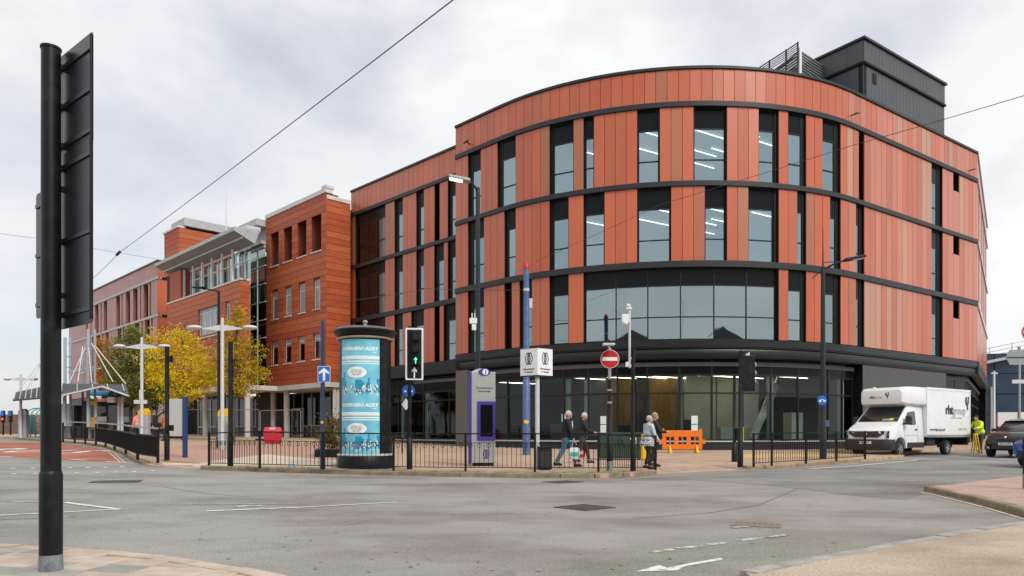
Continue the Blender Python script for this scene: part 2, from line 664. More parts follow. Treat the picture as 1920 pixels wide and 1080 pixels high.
# --- the square: kerb line, with two lowered crossings
def seg_dist(x, y, a, b):
    a, b, p = Vector(a[:2]), Vector(b[:2]), Vector((x, y))
    t = max(0.0, min(1.0, (p - a).dot(b - a) / max(1e-6, (b - a).length_squared)))
    return (p - a.lerp(b, t)).length
_ca, _cb = gp(1240, 888), gp(1392, 881.5)
_da, _db = gp(285, 874), gp(365, 879)
def pavz(x, y):
    k = min(1.0, max(0.0, seg_dist(x, y, _ca, _cb) - 0.15) / 1.6, max(0.0, seg_dist(x, y, _da, _db) - 0.15) / 1.8)
    return 0.012 + (PAV - 0.012) * k
def gpp(px, py):
    """a point of the raised pavement seen at (px, py)"""
    p = gp(px, py, PAV)
    for _ in range(4):
        p = gp(px, py, pavz(p.x, p.y))
    return p
def pzf(x, y):
    return gz(x, y) + pavz(x, y)

LEFT_PX = [(-40, 821), (30, 824), (82, 827.5), (118, 830), (160, 833.5), (200, 840), (232, 852), (255, 866), (272, 872)]
CROSS_L = [(285, 874), (330, 877), (365, 879)]
FRONT_PX = [(378, 880.5), (480, 884), (640, 889), (780, 892.5), (900, 895), (1040, 896.5), (1130, 896), (1185, 893.5), (1228, 889)]
CROSS_R = [(1240, 888), (1300, 885), (1392, 881.5)]
RIGHT_PX = [(1400, 881), (1440, 878.5), (1520, 873.5), (1600, 867), (1655, 862.5), (1693, 858.5)]
def pl(px):
    return [gp(*p) for p in px]
left_e, front_e, right_e = pl(LEFT_PX), pl(FRONT_PX), pl(RIGHT_PX)
# past the van the pavement bends back along the building
right_tail = [right_e[-1] + Vector((0.1, 1.2, 0)), Vector((22.6, 38.9, 0)), Vector((32.5, 45.6, 0)), Vector((47, 66, 0)), Vector((70, 100, 0))]
plaza_poly = [(-140, 130)] + [(p.x, p.y) for p in ([Vector((-140, 62, 0))] + left_e + pl(CROSS_L) + front_e + pl(CROSS_R) + right_e + right_tail)] + [(70, 130)]
plaza = sheet("plaza_pavement", plaza_poly, 0.0, M_PLAZA, 1.0, None, "structure", 0.14, pzf)
tag(plaza, "buff paved square in front of the red clad building")

def kerb(name, pts, m, parent, length=0.91, w=0.15, up=0.006, h=0.16, zf=None, skip=()):
    zf = zf or (lambda x, y: gz(x, y) + PAV)
    out, acc = [], [Vector((p.x, p.y)) for p in pts]
    d, k = 0.0, 0
    segs = [(acc[i], acc[i + 1], (acc[i + 1] - acc[i]).length) for i in range(len(acc) - 1)]
    total = sum(s[2] for s in segs)
    def pos(t):
        for a, b, l in segs:
            if t <= l or (a, b, l) == segs[-1]:
                return a.lerp(b, t / l)
            t -= l
    n = max(1, round(total / length))
    for i in range(n):
        a, b = pos(total * i / n), pos(total * (i + 1) / n)
        dr = (b - a).normalized()
        nr = Vector((-dr.y, dr.x))
        g = 0.006
        a2, b2 = a + dr * g, b - dr * g
        j = rnd.uniform(-0.006, 0.006)
        mb = MB()
        vs = []
        for q in (a2, b2):
            z = zf(q.x, q.y) + up + j
            for off, zz in ((-0.06, z - h), (-0.06, z - 0.02), (-0.042, z), (w, z), (w, z - h)):
                e = q + nr * off
                vs.append((e.x, e.y, zz))
        mb.add(vs, [(5, 6, 1, 0), (6, 7, 2, 1), (7, 8, 3, 2), (8, 9, 4, 3), (0, 1, 2, 3, 4), (9, 8, 7, 6, 5)])
        mb.build(name, m, parent)
kerb("kerb_stone", front_e, M_KERB, plaza)
kerb("kerb_stone", right_e, M_KERB_BUFF, plaza)
kerb("kerb_stone", left_e[1:], M_KERB, plaza, length=1.2)

def pxpoly(pts, dzf=gpp):
    return [(dzf(*p).x, dzf(*p).y) for p in pts]
# surfaces laid on the square
sheet("brick_paving", pxpoly([(300, 838), (420, 833), (640, 834), (690, 842), (690, 858), (610, 862), (500, 851), (372, 868), (300, 862)]), 0.004, M_BRICKPAV, 1.0, plaza, None, 0, pzf)
sheet("pale_path", pxpoly([(300, 864), (372, 869), (500, 852), (612, 863), (700, 860), (720, 864), (600, 873), (372, 876), (300, 872)]), 0.004, M_PALE, 1.0, plaza, None, 0, pzf)
_gs = [p + Vector((0, 0.17, 0)) for p in front_e]
sheet("grey_strip", [(p.x, p.y) for p in _gs] + [(p.x, p.y + 0.75) for p in reversed(_gs)], 0.005, M_PLAZA_GREY, 1.0, plaza, None, 0, pzf)
sheet("pink_crossing", pxpoly([(1242, 885), (1300, 882), (1390, 878), (1385, 870), (1300, 873), (1236, 876)]), 0.005, M_PINK, 0.5, plaza, None, 0, pzf)
sheet("pink_crossing", pxpoly([(283, 873), (358, 876.5), (364, 871), (296, 866)]), 0.005, M_PINK, 0.5, plaza, None, 0, pzf)
M_TACT = mat("yellow_tactile", (0.62, 0.42, 0.16), 0.8, var=0.15, scale=5, bump=0.5, bscale=30)
sheet("yellow_tactile_strip", pxpoly([(1395, 852), (1600, 851), (1600, 856), (1395, 859)]), 0.006, M_TACT, 1.0, plaza, None, 0, pzf)

# red bus lane and patched road
ap = sheet("bus_lane", [(p.x, p.y) for p in pl([(-60, 829), (60, 830), (118, 833.5), (180, 839), (212, 848), (238, 869), (150, 864), (60, 859), (-60, 855)])], 0.005, M_RED_LANE, 1.0, None, "structure")
tag(ap, "red surfaced bus lane beside the tram stop kerb")
ap = sheet("road_patch", [(p.x, p.y) for p in pl([(1236, 892), (1330, 886), (1440, 882), (1560, 874), (1700, 862), (1850, 860), (1980, 866), (1980, 893), (1850, 904), (1740, 921), (1700, 937), (1600, 929), (1450, 911), (1300, 900)])], 0.004, M_ASPH_DARK, 1.0, None, "structure")
tag(ap, "darker band of newer asphalt in front of the van")
ap = sheet("road_patch", [(p.x, p.y) for p in pl([(960, 1090), (1080, 1062), (1220, 1036), (1400, 1012), (1500, 1008), (1600, 1013), (1690, 1024), (1640, 1036), (1480, 1067), (1400, 1090)])], 0.004, M_ASPH_GREEN, 0.5, None, "structure")
tag(ap, "olive grey patch of asphalt by the buff pavement")

# pavement at bottom right and the island on the right
resin_px = [(1398, 1084), (1480, 1066.5), (1640, 1035.5), (1740, 1018), (1810, 1004), (1870, 994), (1935, 983)]
resin_e = pl(resin_px)
fore_r = sheet("buff_pavement", [(p.x, p.y) for p in resin_e] + [(9.5, 8.4), (9.5, 3.0), (1.6, 3.0)], 0.05, M_RESIN, 0.5, None, "structure", 0.06)
tag(fore_r, "buff resin pavement filling the bottom right corner")
M_SETT = mat("grey_edging_sett", (0.33, 0.31, 0.28), 0.85, var=0.25, scale=5, bump=0.3, bscale=50)
kerb("edging_sett", list(reversed(resin_e)), M_SETT, fore_r, 0.5, 0.10, 0.004, 0.06, lambda x, y: gz(x, y) + 0.05)
isl_f = pl([(1738, 920.5), (1762, 926), (1840, 944.5), (1925, 969), (1990, 990)])
isl_b = pl([(1990, 892), (1925, 899), (1850, 908), (1785, 917)])
island = sheet("island_pavement", [(p.x, p.y) for p in isl_f + isl_b], 0.10, M_PINK, 0.5, None, "structure", 0.12)
tag(island, "pink paved traffic island at the right edge")
kerb("kerb_stone", isl_f, M_KERB, island, 0.7, 0.12, 0.004, 0.13, lambda x, y: gz(x, y) + 0.10)

# slabs at bottom left
edge_px = [(-60, 1027), (60, 1030), (180, 1037.5), (300, 1050), (400, 1065), (470, 1077), (530, 1090)]
edge_l = pl(edge_px)
slab_poly = [(p.x, p.y) for p in edge_l] + [(-1.6, 4.2), (-7.5, 4.2), (-7.5, edge_l[0].y)]
fore_l = sheet("slab_pavement", slab_poly, 0.028, mat("slab_joint", (0.40, 0.325, 0.26), 0.95, var=0.3, scale=3), 0.5, None, "structure", 0.04)
tag(fore_l, "paving of mixed buff and grey slabs at the bottom left corner")
kerb("edging_kerb", list(reversed(edge_l)), mat("buff_edging", (0.47, 0.385, 0.31), 0.85, var=0.2, scale=4, bump=0.3), fore_l, 0.6, 0.13, 0.012, 0.06, lambda x, y: gz(x, y) + 0.028)
_slabcols = [mat("slab_buff", (0.48, 0.40, 0.325), 0.85, var=0.16, scale=5, bump=0.25), mat("slab_pink", (0.45, 0.355, 0.29), 0.85, var=0.16, scale=5, bump=0.25),
             mat("slab_grey", (0.34, 0.325, 0.29), 0.85, var=0.16, scale=5, bump=0.25), mat("slab_dark", (0.27, 0.265, 0.25), 0.85, var=0.16, scale=5, bump=0.25)]
def in_poly(x, y, poly):
    c, j = False, len(poly) - 1
    for i in range(len(poly)):
        if (poly[i][1] > y) != (poly[j][1] > y) and x < (poly[j][0] - poly[i][0]) * (y - poly[i][1]) / (poly[j][1] - poly[i][1]) + poly[i][0]:
            c = not c
        j = i
    return c
_sm = {}
for w in (0.30, 0.45, 0.60):
    for ci, mm in enumerate(_slabcols):
        mb = MB()
        mb.box((-w / 2 + 0.005, -0.145, -0.03), (w / 2 - 0.005, 0.145, 0.0))
        _sm[(w, ci)] = mb.mesh("slab", mm, bevel=0.005, bseg=1)
_ang = R(-14)
for row in range(-12, 14):
    t = -4.5 + rnd.uniform(0, 0.3)
    while t < 4.5:
        w = rnd.choice((0.30, 0.45, 0.45, 0.60))
        lx, ly = t + w / 2, row * 0.30
        x = -4.4 + lx * math.cos(_ang) - ly * math.sin(_ang)
        y = 6.4 + lx * math.sin(_ang) + ly * math.cos(_ang)
        t += w
        if y < 5.2 or not in_poly(x, y, slab_poly):
            continue
        if min(seg_dist(x, y, edge_l[i], edge_l[i + 1]) for i in range(len(edge_l) - 1)) < 0.13:
            continue
        o = link("slab", _sm[(w, rnd.choice((0, 0, 0, 1, 1, 2, 2, 3)))], fore_l)
        o.location = (x, y, gz(x, y) + 0.036 + rnd.uniform(-0.002, 0.003))
        o.rotation_euler = (0, 0, _ang)

# --- painted markings: thin sheets on the road
def stripe(name, a, b, w, m, parent, dz=0.0075, n=None):
    a, b = Vector(a[:2]), Vector(b[:2])
    d = (b - a).normalized()
    nr = Vector((-d.y, d.x)) * (w / 2)
    n = n or max(1, int((b - a).length / 1.0))
    mb = MB()
    vs, fs = [], []
    for i in range(n + 1):
        p = a.lerp(b, i / n)
        for s in (-1, 1):
            q = p + nr * s
            vs.append((q.x, q.y, gz(q.x, q.y) + dz))
    for i in range(n):
        fs.append((2 * i, 2 * i + 2, 2 * i + 3, 2 * i + 1))
    mb.add(vs, fs)
    o = mb.build(name, m, parent)
    if o.data.polygons[0].normal.z < 0:
        o.data.flip_normals()
    return o
for (a, b, w, m) in [((-30, 940), (138, 943), .09, M_PAINT_WORN), ((120, 942.5), (224, 955.5), .10, M_PAINT), ((-30, 968.5), (224, 955.5), .09, M_PAINT),
                     ((-30, 976), (138, 968.5), .05, M_PAINT_WORN), ((335, 946.5), (560, 945), .06, M_PAINT_WORN), ((386, 959), (560, 952), .11, M_PAINT), ((560, 952), (746, 942), .08, M_PAINT),
                     ((440, 950), (490, 949), .22, M_PAINT_WORN),
                     ((1222, 1036.5), (1262, 1031), .10, M_PAINT_WORN), ((1270, 1029.5), (1318, 1024), .10, M_PAINT_WORN), ((1328, 1022.5), (1362, 1018.5), .10, M_PAINT_WORN), ((1386, 1014.5), (1430, 1009), .10, M_PAINT_WORN),
                     ((1440, 1008.5), (1475, 1003.5), .09, M_PAINT_WORN), ((1372, 990), (1402, 988), .10, M_PAINT_WORN),
                     ((1160, 900), (1228, 894.5), .10, M_PAINT_CREAM), ((1228, 894.5), (1290, 891), .10, M_PAINT_CREAM),
                     ((1518, 879.5), (1620, 872), .12, M_PAINT), ((1620, 872), (1722, 862.5), .12, M_PAINT),
                     ((1725, 923), (1762, 930.5), .07, M_PAINT_CREAM), ((1762, 930.5), (1850, 953), .07, M_PAINT_CREAM), ((1850, 953), (1930, 977), .07, M_PAINT_CREAM),
                     ((1734, 921.5), (1762, 927.5), .06, M_PAINT_CREAM), ((1762, 927.5), (1850, 949), .06, M_PAINT_CREAM), ((1850, 949), (1930, 972), .06, M_PAINT_CREAM),
                     ((1610, 897), (1780, 905), .10, M_PAINT_WORN),
                     ((115, 832.8), (180, 837.2), .07, M_PAINT_CREAM), ((180, 837.2), (208, 845), .07, M_PAINT_CREAM), ((208, 845), (236, 869), .07, M_PAINT_CREAM),
                     ((115, 834.4), (176, 838.8), .07, M_PAINT_CREAM), ((176, 838.8), (202, 846.5), .07, M_PAINT_CREAM), ((202, 846.5), (228, 868.5), .07, M_PAINT_CREAM),
                     ((130, 861.5), (163, 863), .16, M_PAINT), ((197, 865.5), (232, 867.5), .16, M_PAINT), ((-20, 855), (25, 857), .16, M_PAINT)]:
    stripe("painted_line", gp(*a), gp(*b), w, m, road)
for x, y in [(25, 879), (62, 878.4), (96, 878), (131, 877.5), (165, 877), (198, 876.5), (229, 875.8), (26, 889), (66, 888.3), (106, 887.6), (144, 886.8), (183, 886.2), (217, 885.4), (252, 884.3), (286, 883.2)]:
    a, b = gp(x - 4, y), gp(x + 4, y)
    stripe("give_way_mark", a, b, 0.34, M_PAINT, road)
# arrow head and its shaft, bottom right
_arrow = [gp(*p) for p in [(1192, 1073), (1236, 1061), (1252, 1066), (1300, 1056), (1352, 1047.5), (1356, 1051), (1285, 1063), (1270, 1071)]]
_mb = MB().add([(p.x, p.y, gz(p.x, p.y) + 0.008) for p in _arrow], [(0, 1, 2, 7), (2, 3, 6, 7), (3, 4, 5, 6)])
_o = _mb.build("painted_arrow", M_PAINT, road)
if _o.data.polygons[0].normal.z < 0: _o.data.flip_normals()
_bo, _bx = gp(62, 846), (gp(125, 848) - gp(5, 845))
_bx.z = 0; _bx.normalize()
_by = Vector((-_bx.y, _bx.x, 0))
text("BUS", 1.5, M_PAINT, road, None, "painted_lettering", 0.02, depth=0.0, spacing=1.6,
     bend=lambda v: Vector((_bo.x + _bx.x * v.x * 1.5 + _by.x * v.y * 3.2, _bo.y + _bx.y * v.x * 1.5 + _by.y * v.y * 3.2,
                            gz(_bo.x + _bx.x * v.x * 1.5 + _by.x * v.y * 3.2, _bo.y + _bx.y * v.x * 1.5 + _by.y * v.y * 3.2) + 0.014)))

# covers and gully grates in the carriageway
M_IRON = mat("cast_iron", (0.13, 0.115, 0.10), 0.7, metal=0.4, var=0.25, scale=20, bump=0.6, bscale=45)
M_RUST = mat("rusty_iron", (0.24, 0.175, 0.14), 0.85, var=0.3, scale=14, bump=0.5)
def cover(px, py, w, l, rz, label, m=M_IRON, bars=False):
    p = gp(px, py)
    root = empty("manhole_cover", (p.x, p.y, gz(p.x, p.y) + 0.004), rz, label, "manhole cover")
    mb = MB()
    t = 0.05
    for a, b in (((-w/2 - t, -l/2 - t), (w/2 + t, -l/2)), ((-w/2 - t, l/2), (w/2 + t, l/2 + t)), ((-w/2 - t, -l/2), (-w/2, l/2)), ((w/2, -l/2), (w/2 + t, l/2))):
        mb.box((a[0], a[1], -0.03), (b[0], b[1], 0.008))
    mb.build("rim", m if bars else MATS.get("cover_dark") or mat("cover_dark", (0.06, 0.052, 0.047), 0.85, var=0.2), root)
    mb = MB()
    if bars:
        k = int(w / 0.07)
        for i in range(k):
            x = -w / 2 + (i + 0.5) * w / k
            mb.box((x - 0.024, -l / 2, -0.03), (x + 0.024, l / 2, 0.004))
        mb.box((-w / 2, -l / 2, -0.02), (w / 2, l / 2, 0.0005))
    else:
        mb.box((-w / 2 + .01, -l / 2 + .01, -0.03), (-.006, l / 2 - .01, 0.004))
        mb.box((.006, -l / 2 + .01, -0.03), (w / 2 - .01, l / 2 - .01, 0.004))
        for i in range(9):
            for j in range(9):
                x, y = (i - 4) * w / 10, (j - 4) * l / 10
                mb.box((x - .018, y - .018, 0.004), (x + .018, y + .018, 0.009))
    mb.build("lid", m, root)
    return root
for pts_ in ([(205, 908), (300, 912), (390, 926), (470, 932)], [(1500, 915), (1420, 948), (1330, 962), (1190, 972)]):
    for i in range(len(pts_) - 1):
        stripe("crack_seal", gp(*pts_[i]), gp(*pts_[i + 1]), 0.022, mat("bitumen_seal", (0.21, 0.205, 0.198), 0.6, var=0.3, scale=20), road, 0.0065)
cover(1096, 952, 0.60, 0.60, R(42), "square iron manhole cover in the middle of the road")
cover(1056, 904, 0.70, 0.55, R(38), "small dark manhole cover close to the front kerb")
cover(218, 903, 0.9, 0.6, R(20), "dark manhole cover on the left of the road")
cover(1418, 985, 0.50, 0.30, R(-22), "rusty brown drain grate in the road", M_RUST, True)

# ================================================================== the red clad corner building
ARC_C, ARC_R = Vector((9.94, 51.33)), 15.0
DL = Vector((0.70711, -0.70711)); NL = Vector((-0.70711, -0.70711))
DR = Vector((0.8212, 0.5706)); NR = Vector((0.5706, -0.8212))
T1 = ARC_C + NL * ARC_R
T2 = ARC_C + NR * ARC_R
LEN_L, LEN_R = 3.836, 14.72
A0, A1 = math.atan2(NL.y, NL.x) + 2 * math.pi, math.atan2(NR.y, NR.x) + 2 * math.pi
LEN_A = (A1 - A0) * ARC_R
L0 = T1 - DL * LEN_L
R1 = T2 + DR * LEN_R
S_A, S_B, S_END = LEN_L, LEN_L + LEN_A, LEN_L + LEN_A + LEN_R
def main_path(s):
    if s < S_A:
        return L0 + DL * s, NL
    if s < S_B:
        a = A0 + (s - S_A) / ARC_R
        n = Vector((math.cos(a), math.sin(a)))
        return ARC_C + n * ARC_R, n
    return T2 + DR * (s - S_B), NR
def line_path(p0, p1):
    p0, p1 = Vector(p0), Vector(p1)
    d = (p1 - p0).normalized()
    n = Vector((d.y, -d.x))
    return (lambda s: (p0 + d * s, n)), (p1 - p0).length
def P3(path, s, d, z):
    p, n = path(s)
    return Vector((p.x + n.x * d, p.y + n.y * d, z))
def s_at(path, length, px):
    """arc length at which a facade is seen at column px"""
    u = (px - CX) / F
    f = lambda s: path(s)[0].x - u * path(s)[0].y
    lo, hi = 0.0, length
    for _ in range(50):
        m = 0.5 * (lo + hi)
        if f(m) < 0: lo = m
        else: hi = m
    return 0.5 * (lo + hi)
def sweep(mb, path, s0, s1, d0, d1, z0, z1, n=1):
    vs, fs = [], []
    for i in range(n + 1):
        s = s0 + (s1 - s0) * i / n
        for d, z in ((d0, z0), (d1, z0), (d1, z1), (d0, z1)):
            vs.append(P3(path, s, d, z))
    for i in range(n):
        a, b = 4 * i, 4 * i + 4
        for k in range(4):
            k2 = (k + 1) % 4
            fs.append((a + k, a + k2, b + k2, b + k))
    fs.append((0, 3, 2, 1))
    fs.append((4 * n, 4 * n + 1, 4 * n + 2, 4 * n + 3))
    return mb.add(vs, fs)
def sweep_prof(mb, path, s0, s1, prof, n):
    """sweep an open profile [(d, z) ...] along the facade"""
    k = len(prof)
    vs = [P3(path, s0 + (s1 - s0) * i / n, d, z) for i in range(n + 1) for d, z in prof]
    fs = [(i * k + j, (i + 1) * k + j, (i + 1) * k + j + 1, i * k + j + 1) for i in range(n) for j in range(k - 1)]
    return mb.add(vs, fs)

def panel_mat(name, col):
    m = _panel_base(name, col)
    nt = m.node_tree
    b = nt.nodes["Principled BSDF"]
    if not b.inputs["Coat Roughness"].is_linked:          # each sheet weathers a little differently
        oi = nt.nodes.new("ShaderNodeObjectInfo")
        mr = nt.nodes.new("ShaderNodeMapRange"); mr.inputs[3].default_value = 0.93; mr.inputs[4].default_value = 1.06
        hs = nt.nodes.new("ShaderNodeHueSaturation")
        prev = b.inputs["Base Color"].links[0].from_socket
        nt.links.new(oi.outputs["Random"], mr.inputs[0]); nt.links.new(mr.outputs[0], hs.inputs["Value"])
        nt.links.new(prev, hs.inputs["Color"]); nt.links.new(hs.outputs["Color"], b.inputs["Base Color"])
        m2 = nt.nodes.new("ShaderNodeMapRange"); m2.inputs[3].default_value = 0.12; m2.inputs[4].default_value = 0.38
        nt.links.new(oi.outputs["Random"], m2.inputs[0]); nt.links.new(m2.outputs[0], b.inputs["Coat Roughness"])
    return m
def _panel_base(name, col):
    return mat(name, col, rough=0.40, var=0.05, scale=1.2, spec=0.4, stretch=(1, 1, 0.25), coat=0.55, coat_ior=1.60)
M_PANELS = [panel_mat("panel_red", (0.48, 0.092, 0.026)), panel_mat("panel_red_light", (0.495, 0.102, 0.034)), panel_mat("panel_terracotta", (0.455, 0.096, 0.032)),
            panel_mat("panel_tan", (0.37, 0.112, 0.046)), panel_mat("panel_rust", (0.43, 0.102, 0.038)), panel_mat("panel_beige", (0.46, 0.215, 0.125)), panel_mat("panel_red_sheen", (0.52, 0.150, 0.082))]
PW = [0, 0, 0, 0, 1, 1, 1, 1, 2, 2, 2, 3, 4, 4]
PW_R_SHEEN = [1, 1, 6, 6, 6, 6, 6, 2, 4, 5]  # right facade: sunlit sheen put into the panel colours as a paler mix
M_BLACK = mat("black_metal", (0.006, 0.007, 0.008), 0.55, var=0.1, scale=2, spec=0.2)
M_BAND = mat("anthracite_metal", (0.020, 0.021, 0.024), 0.42, var=0.12, scale=1.0, spec=0.4)
M_FASCIA = mat("anthracite_fascia", (0.009, 0.0095, 0.011), 0.34, var=0.2, scale=0.8, spec=0.4)
M_FRAME = mat("window_frame", (0.010, 0.012, 0.013), 0.45, var=0.05, spec=0.3)
M_SPAND = mat("spandrel_glass", (0.006, 0.007, 0.008), 0.2, var=0.05, spec=0.15)
M_PANE = glass("coated_pane", (0.42, 0.56, 0.60), 4.2, 0.015, (0.70, 0.90, 0.97))
M_PANE_G = glass("shopfront_pane", (0.66, 0.75, 0.72), 1.45, 0.01, (0.9, 0.98, 0.97))
M_PANE_1 = glass("first_floor_pane", (0.72, 0.80, 0.80), 4.0, 0.015, (0.80, 0.95, 0.96))
M_INT = mat("interior_plaster", (0.34, 0.36, 0.36), 0.9, var=0.05)
M_INT_DARK = mat("interior_dark", (0.10, 0.105, 0.11), 0.9, var=0.1)
M_SLAB = mat("floor_slab", (0.16, 0.165, 0.17), 0.9, var=0.1)
M_BLIND = mat("roller_blind", (0.62, 0.66, 0.64), 0.85, var=0.04)
M_STRIP = lamp_mat("light_strip", (1.0, 0.98, 0.95), 4.5)
M_STRIP_WARM = lamp_mat("light_strip_warm", (1.0, 0.86, 0.62), 6.5)

bld = empty("office_building", (ARC_C.x, ARC_C.y, 0), 0, "four storey building with curved corner, red cladding panels and black bands", "building")
bld_inv = Matrix.Translation(-Vector((ARC_C.x, ARC_C.y, 0)))
def part(mb, name, m=None, parent=None, **k):
    """a part of the corner building: built in world coordinates, then parented"""
    o = mb.build(name, m, None, **k)
    if parent is None:
        parent = bld
    o.parent = parent
    if parent is bld:
        o.matrix_parent_inverse = bld_inv
    return o

# levels
Z_TOP, Z_A1, Z_A0, Z_B1, Z_B0, Z_C1, Z_C0, Z_D = 19.55, 17.93, 17.67, 13.92, 13.66, 9.89, 9.57, 5.92
TIERS = [(Z_B1, Z_A0), (Z_C1, Z_B0), (Z_D, Z_C0)]

def clad_run(path, s0, s1, z0, z1, rr, name="panel", width=0.56, root=None):
    n = max(1, round((s1 - s0) / width))
    for i in range(n):
        a, b = s0 + (s1 - s0) * i / n, s0 + (s1 - s0) * (i + 1) / n
        mb = MB()
        j = rr.uniform(-0.004, 0.004)
        sweep(mb, path, a + 0.011, b - 0.011, -0.03, 0.035 + j, z0 + 0.012, z1 - 0.012)
        part(mb, name, M_PANELS[rr.choice(PW_R_SHEEN if path is main_path and a > S_B - 1 else PW)], root)

def window(path, s0, s1, z0, z1, root=None, bays=None, blind=None, sp=0.28, tr=0.30, n=1, pane=None, depth=0.16, rise=None):
    """recessed window: black spandrel on top, two panes under it; bays = inner mullion positions"""
    fr = MB()
    h = z1 - z0
    zs, zt = z1 - sp * h, z0 + tr * h
    d0, d1 = -depth - 0.07, -depth
    fw = 0.055
    cuts = [s0] + list(bays or []) + [s1]
    for i, c in enumerate(cuts):
        a = c if i == 0 else c - fw / 2
        b = c + fw if i == 0 else (c if i == len(cuts) - 1 else c + fw / 2)
        if i == len(cuts) - 1: a = c - fw
        sweep(fr, path, a, b, d0, d1, z0, z1)
    for i in range(len(cuts) - 1):
        a, b = cuts[i] + fw * (1 if i == 0 else .5), cuts[i + 1] - fw * (1 if i == len(cuts) - 2 else .5)
        for za, zb in ((z0, z0 + fw), (zt - fw / 2, zt + fw / 2), (zs - fw / 2, zs + fw / 2), (z1 - fw, z1)):
            sweep(fr, path, a, b, d0, d1 - 0.004, za, zb)
    w = part(fr, "window", M_FRAME, root)
    for i in range(len(cuts) - 1):
        a, b = cuts[i] + fw * .6, cuts[i + 1] - fw * .6
        for za, zb in ((z0 + fw * .6, zt), (zt, zs)):
            mb = MB()
            mb.add([P3(path, a, -depth - 0.04, za), P3(path, b, -depth - 0.04, za), P3(path, b, -depth - 0.04, zb), P3(path, a, -depth - 0.04, zb)], [(0, 1, 2, 3)])
            mb.build("pane", pane or M_PANE, w)
        mb = MB()
        sweep(mb, path, a, b, -depth - 0.05, -depth - 0.025, zs, z1 - fw * .6)
        mb.build("spandrel", M_SPAND, w)
        if blind and (blind[i % len(blind)] or 0) > 0:
            mb = MB()
            zb = zs - blind[i % len(blind)] * (zs - z0)
            sweep(mb, path, a + .03, b - .03, -depth - 0.22, -depth - 0.20, zb, zs)
            mb.build("blind", M_BLIND, w)
    return w

def facade(path, length, tiers_px, px_list, rr, root=None, snap=0.28, extra=None):
    """tiers_px[t] = list of (px0, px1, options) windows; panels and dark piers fill the rest"""
    ends = []
    for t, wins in enumerate(tiers_px):
        z0, z1 = TIERS[t]
        spans = []
        for wdef in wins:
            a, b = s_at(path, length, wdef[0]), s_at(path, length, wdef[1])
            a, b = round(a / snap) * snap, round(b / snap) * snap
            if b - a < snap: b = a + snap
            spans.append((max(0, a), min(length, b), wdef[2] if len(wdef) > 2 else {}))
        cur = 0.0
        runs = []
        for a, b, o in spans:
            if a > cur + 0.05:
                runs.append((cur, a))
            cur = b
            o = dict(o)
            if o.pop("short", None):
                zz = z1 - 0.30 * (z1 - z0)
                clad_run(path, a, b, z0, zz, rr, root=root)
                mb = MB()
                sweep(mb, path, a - .02, b + .02, -0.40, -0.035, z0, zz)
                sweep(mb, path, a - .02, b + .02, -0.50, -0.40, zz + .002, z1)
                part(mb, "louvre_slot", M_BLACK, root)
                continue
            if o.pop("slot", None):
                mb = MB()
                sweep(mb, path, a - .01, b + .01, -0.40, -0.30, z0, z1)
                part(mb, "recessed_slot", M_BLACK, root)
                continue
            if "bays_px" in o:
                o["bays"] = [s_at(path, length, q) for q in o.pop("bays_px")]
            # black strip added in place of a deep reveal, on the opening's far side
            pm, nm_ = path((a + b) / 2)
            vv = pm.normalized(); tg = Vector((-nm_.y, nm_.x))
            tn = vv.dot(tg) / max(0.2, -vv.dot(nm_))
            wa, wb = a + 0.03, b - 0.03
            frac = 0 if "bays" in o else min(0.30, 0.18 * abs(tn))
            if abs(tn) > 0.8: o.setdefault("depth", 0.10)
            if frac > 0.06:
                ww = (wb - wa) * frac
                mb = MB()
                if tn > 0: sweep(mb, path, wb - ww, wb, -0.24, -0.095, z0, z1); wb -= ww
                else: sweep(mb, path, wa, wa + ww, -0.24, -0.095, z0, z1); wa += ww
                part(mb, "reveal_stand_in", M_BLACK, root)
            if t == 2 and "pane" not in o: o["pane"] = M_PANE_1
            window(path, wa, wb, z0 + 0.01, z1 - 0.01, root, **o)
            for q in (a, b - 0.028):       # jamb linings
                mb = MB()
                sweep(mb, path, q, q + 0.028, -0.38, 0.0, z0, z1)
                part(mb, "window_lining", M_BLACK, root)
        if length - cur > 0.05:
            runs.append((cur, length))
        for a, b in runs:
            clad_run(path, a, b, z0, z1, rr, root=root)
            mb = MB()
            sweep(mb, path, a, b, -0.42, -0.031, z0, z1, max(1, int((b - a) / 0.56)))
            part(mb, "wall_pier", M_BLACK, root)

_r = random.Random(21)
B0, B1, B2, B3 = {"blind": [0.0]}, {"blind": [0.35]}, {"blind": [0.6]}, {"blind": [0.2]}
t3 = [(880, 900), (935, 967), (1032, 1078), (1097, 1114), (1195, 1235), (1299, 1361), (1423, 1459), (1479, 1512), (1540, 1577), (1611, 1620, {"slot": 1}), (1744, 1767), (1788, 1797, {"short": 1})]
t2 = [(880, 909), (945, 967), (1032, 1063), (1097, 1134), (1195, 1256), (1321, 1361), (1404, 1459), (1497, 1512), (1553, 1577), (1602, 1620), (1744, 1767), (1788, 1797, {"short": 1})]
t1 = [(879, 909, B1), (944, 957, {"slot": 1}), (974, 1000, B1), (1032, 1063, B1), (1097, 1459, {"bays_px": [1154, 1214.5, 1277, 1340.5, 1402], "blind": [0.40, 0.36, 0.42, 0.40, 0.24, 0.22], "sp": 0.24, "tr": 0.32, "pane": M_PANE_1}),
      (1479, 1512, {"blind": [0.45]}), (1540, 1577, {"blind": [0.4]}), (1602, 1620, B1), (1744, 1767, B1), (1788, 1797, {"short": 1})]
facade(main_path, S_END, [t3, t2, t1], None, _r)
NSEG = 40
clad_run(main_path, 0.0, S_END, Z_A1, Z_TOP, _r)
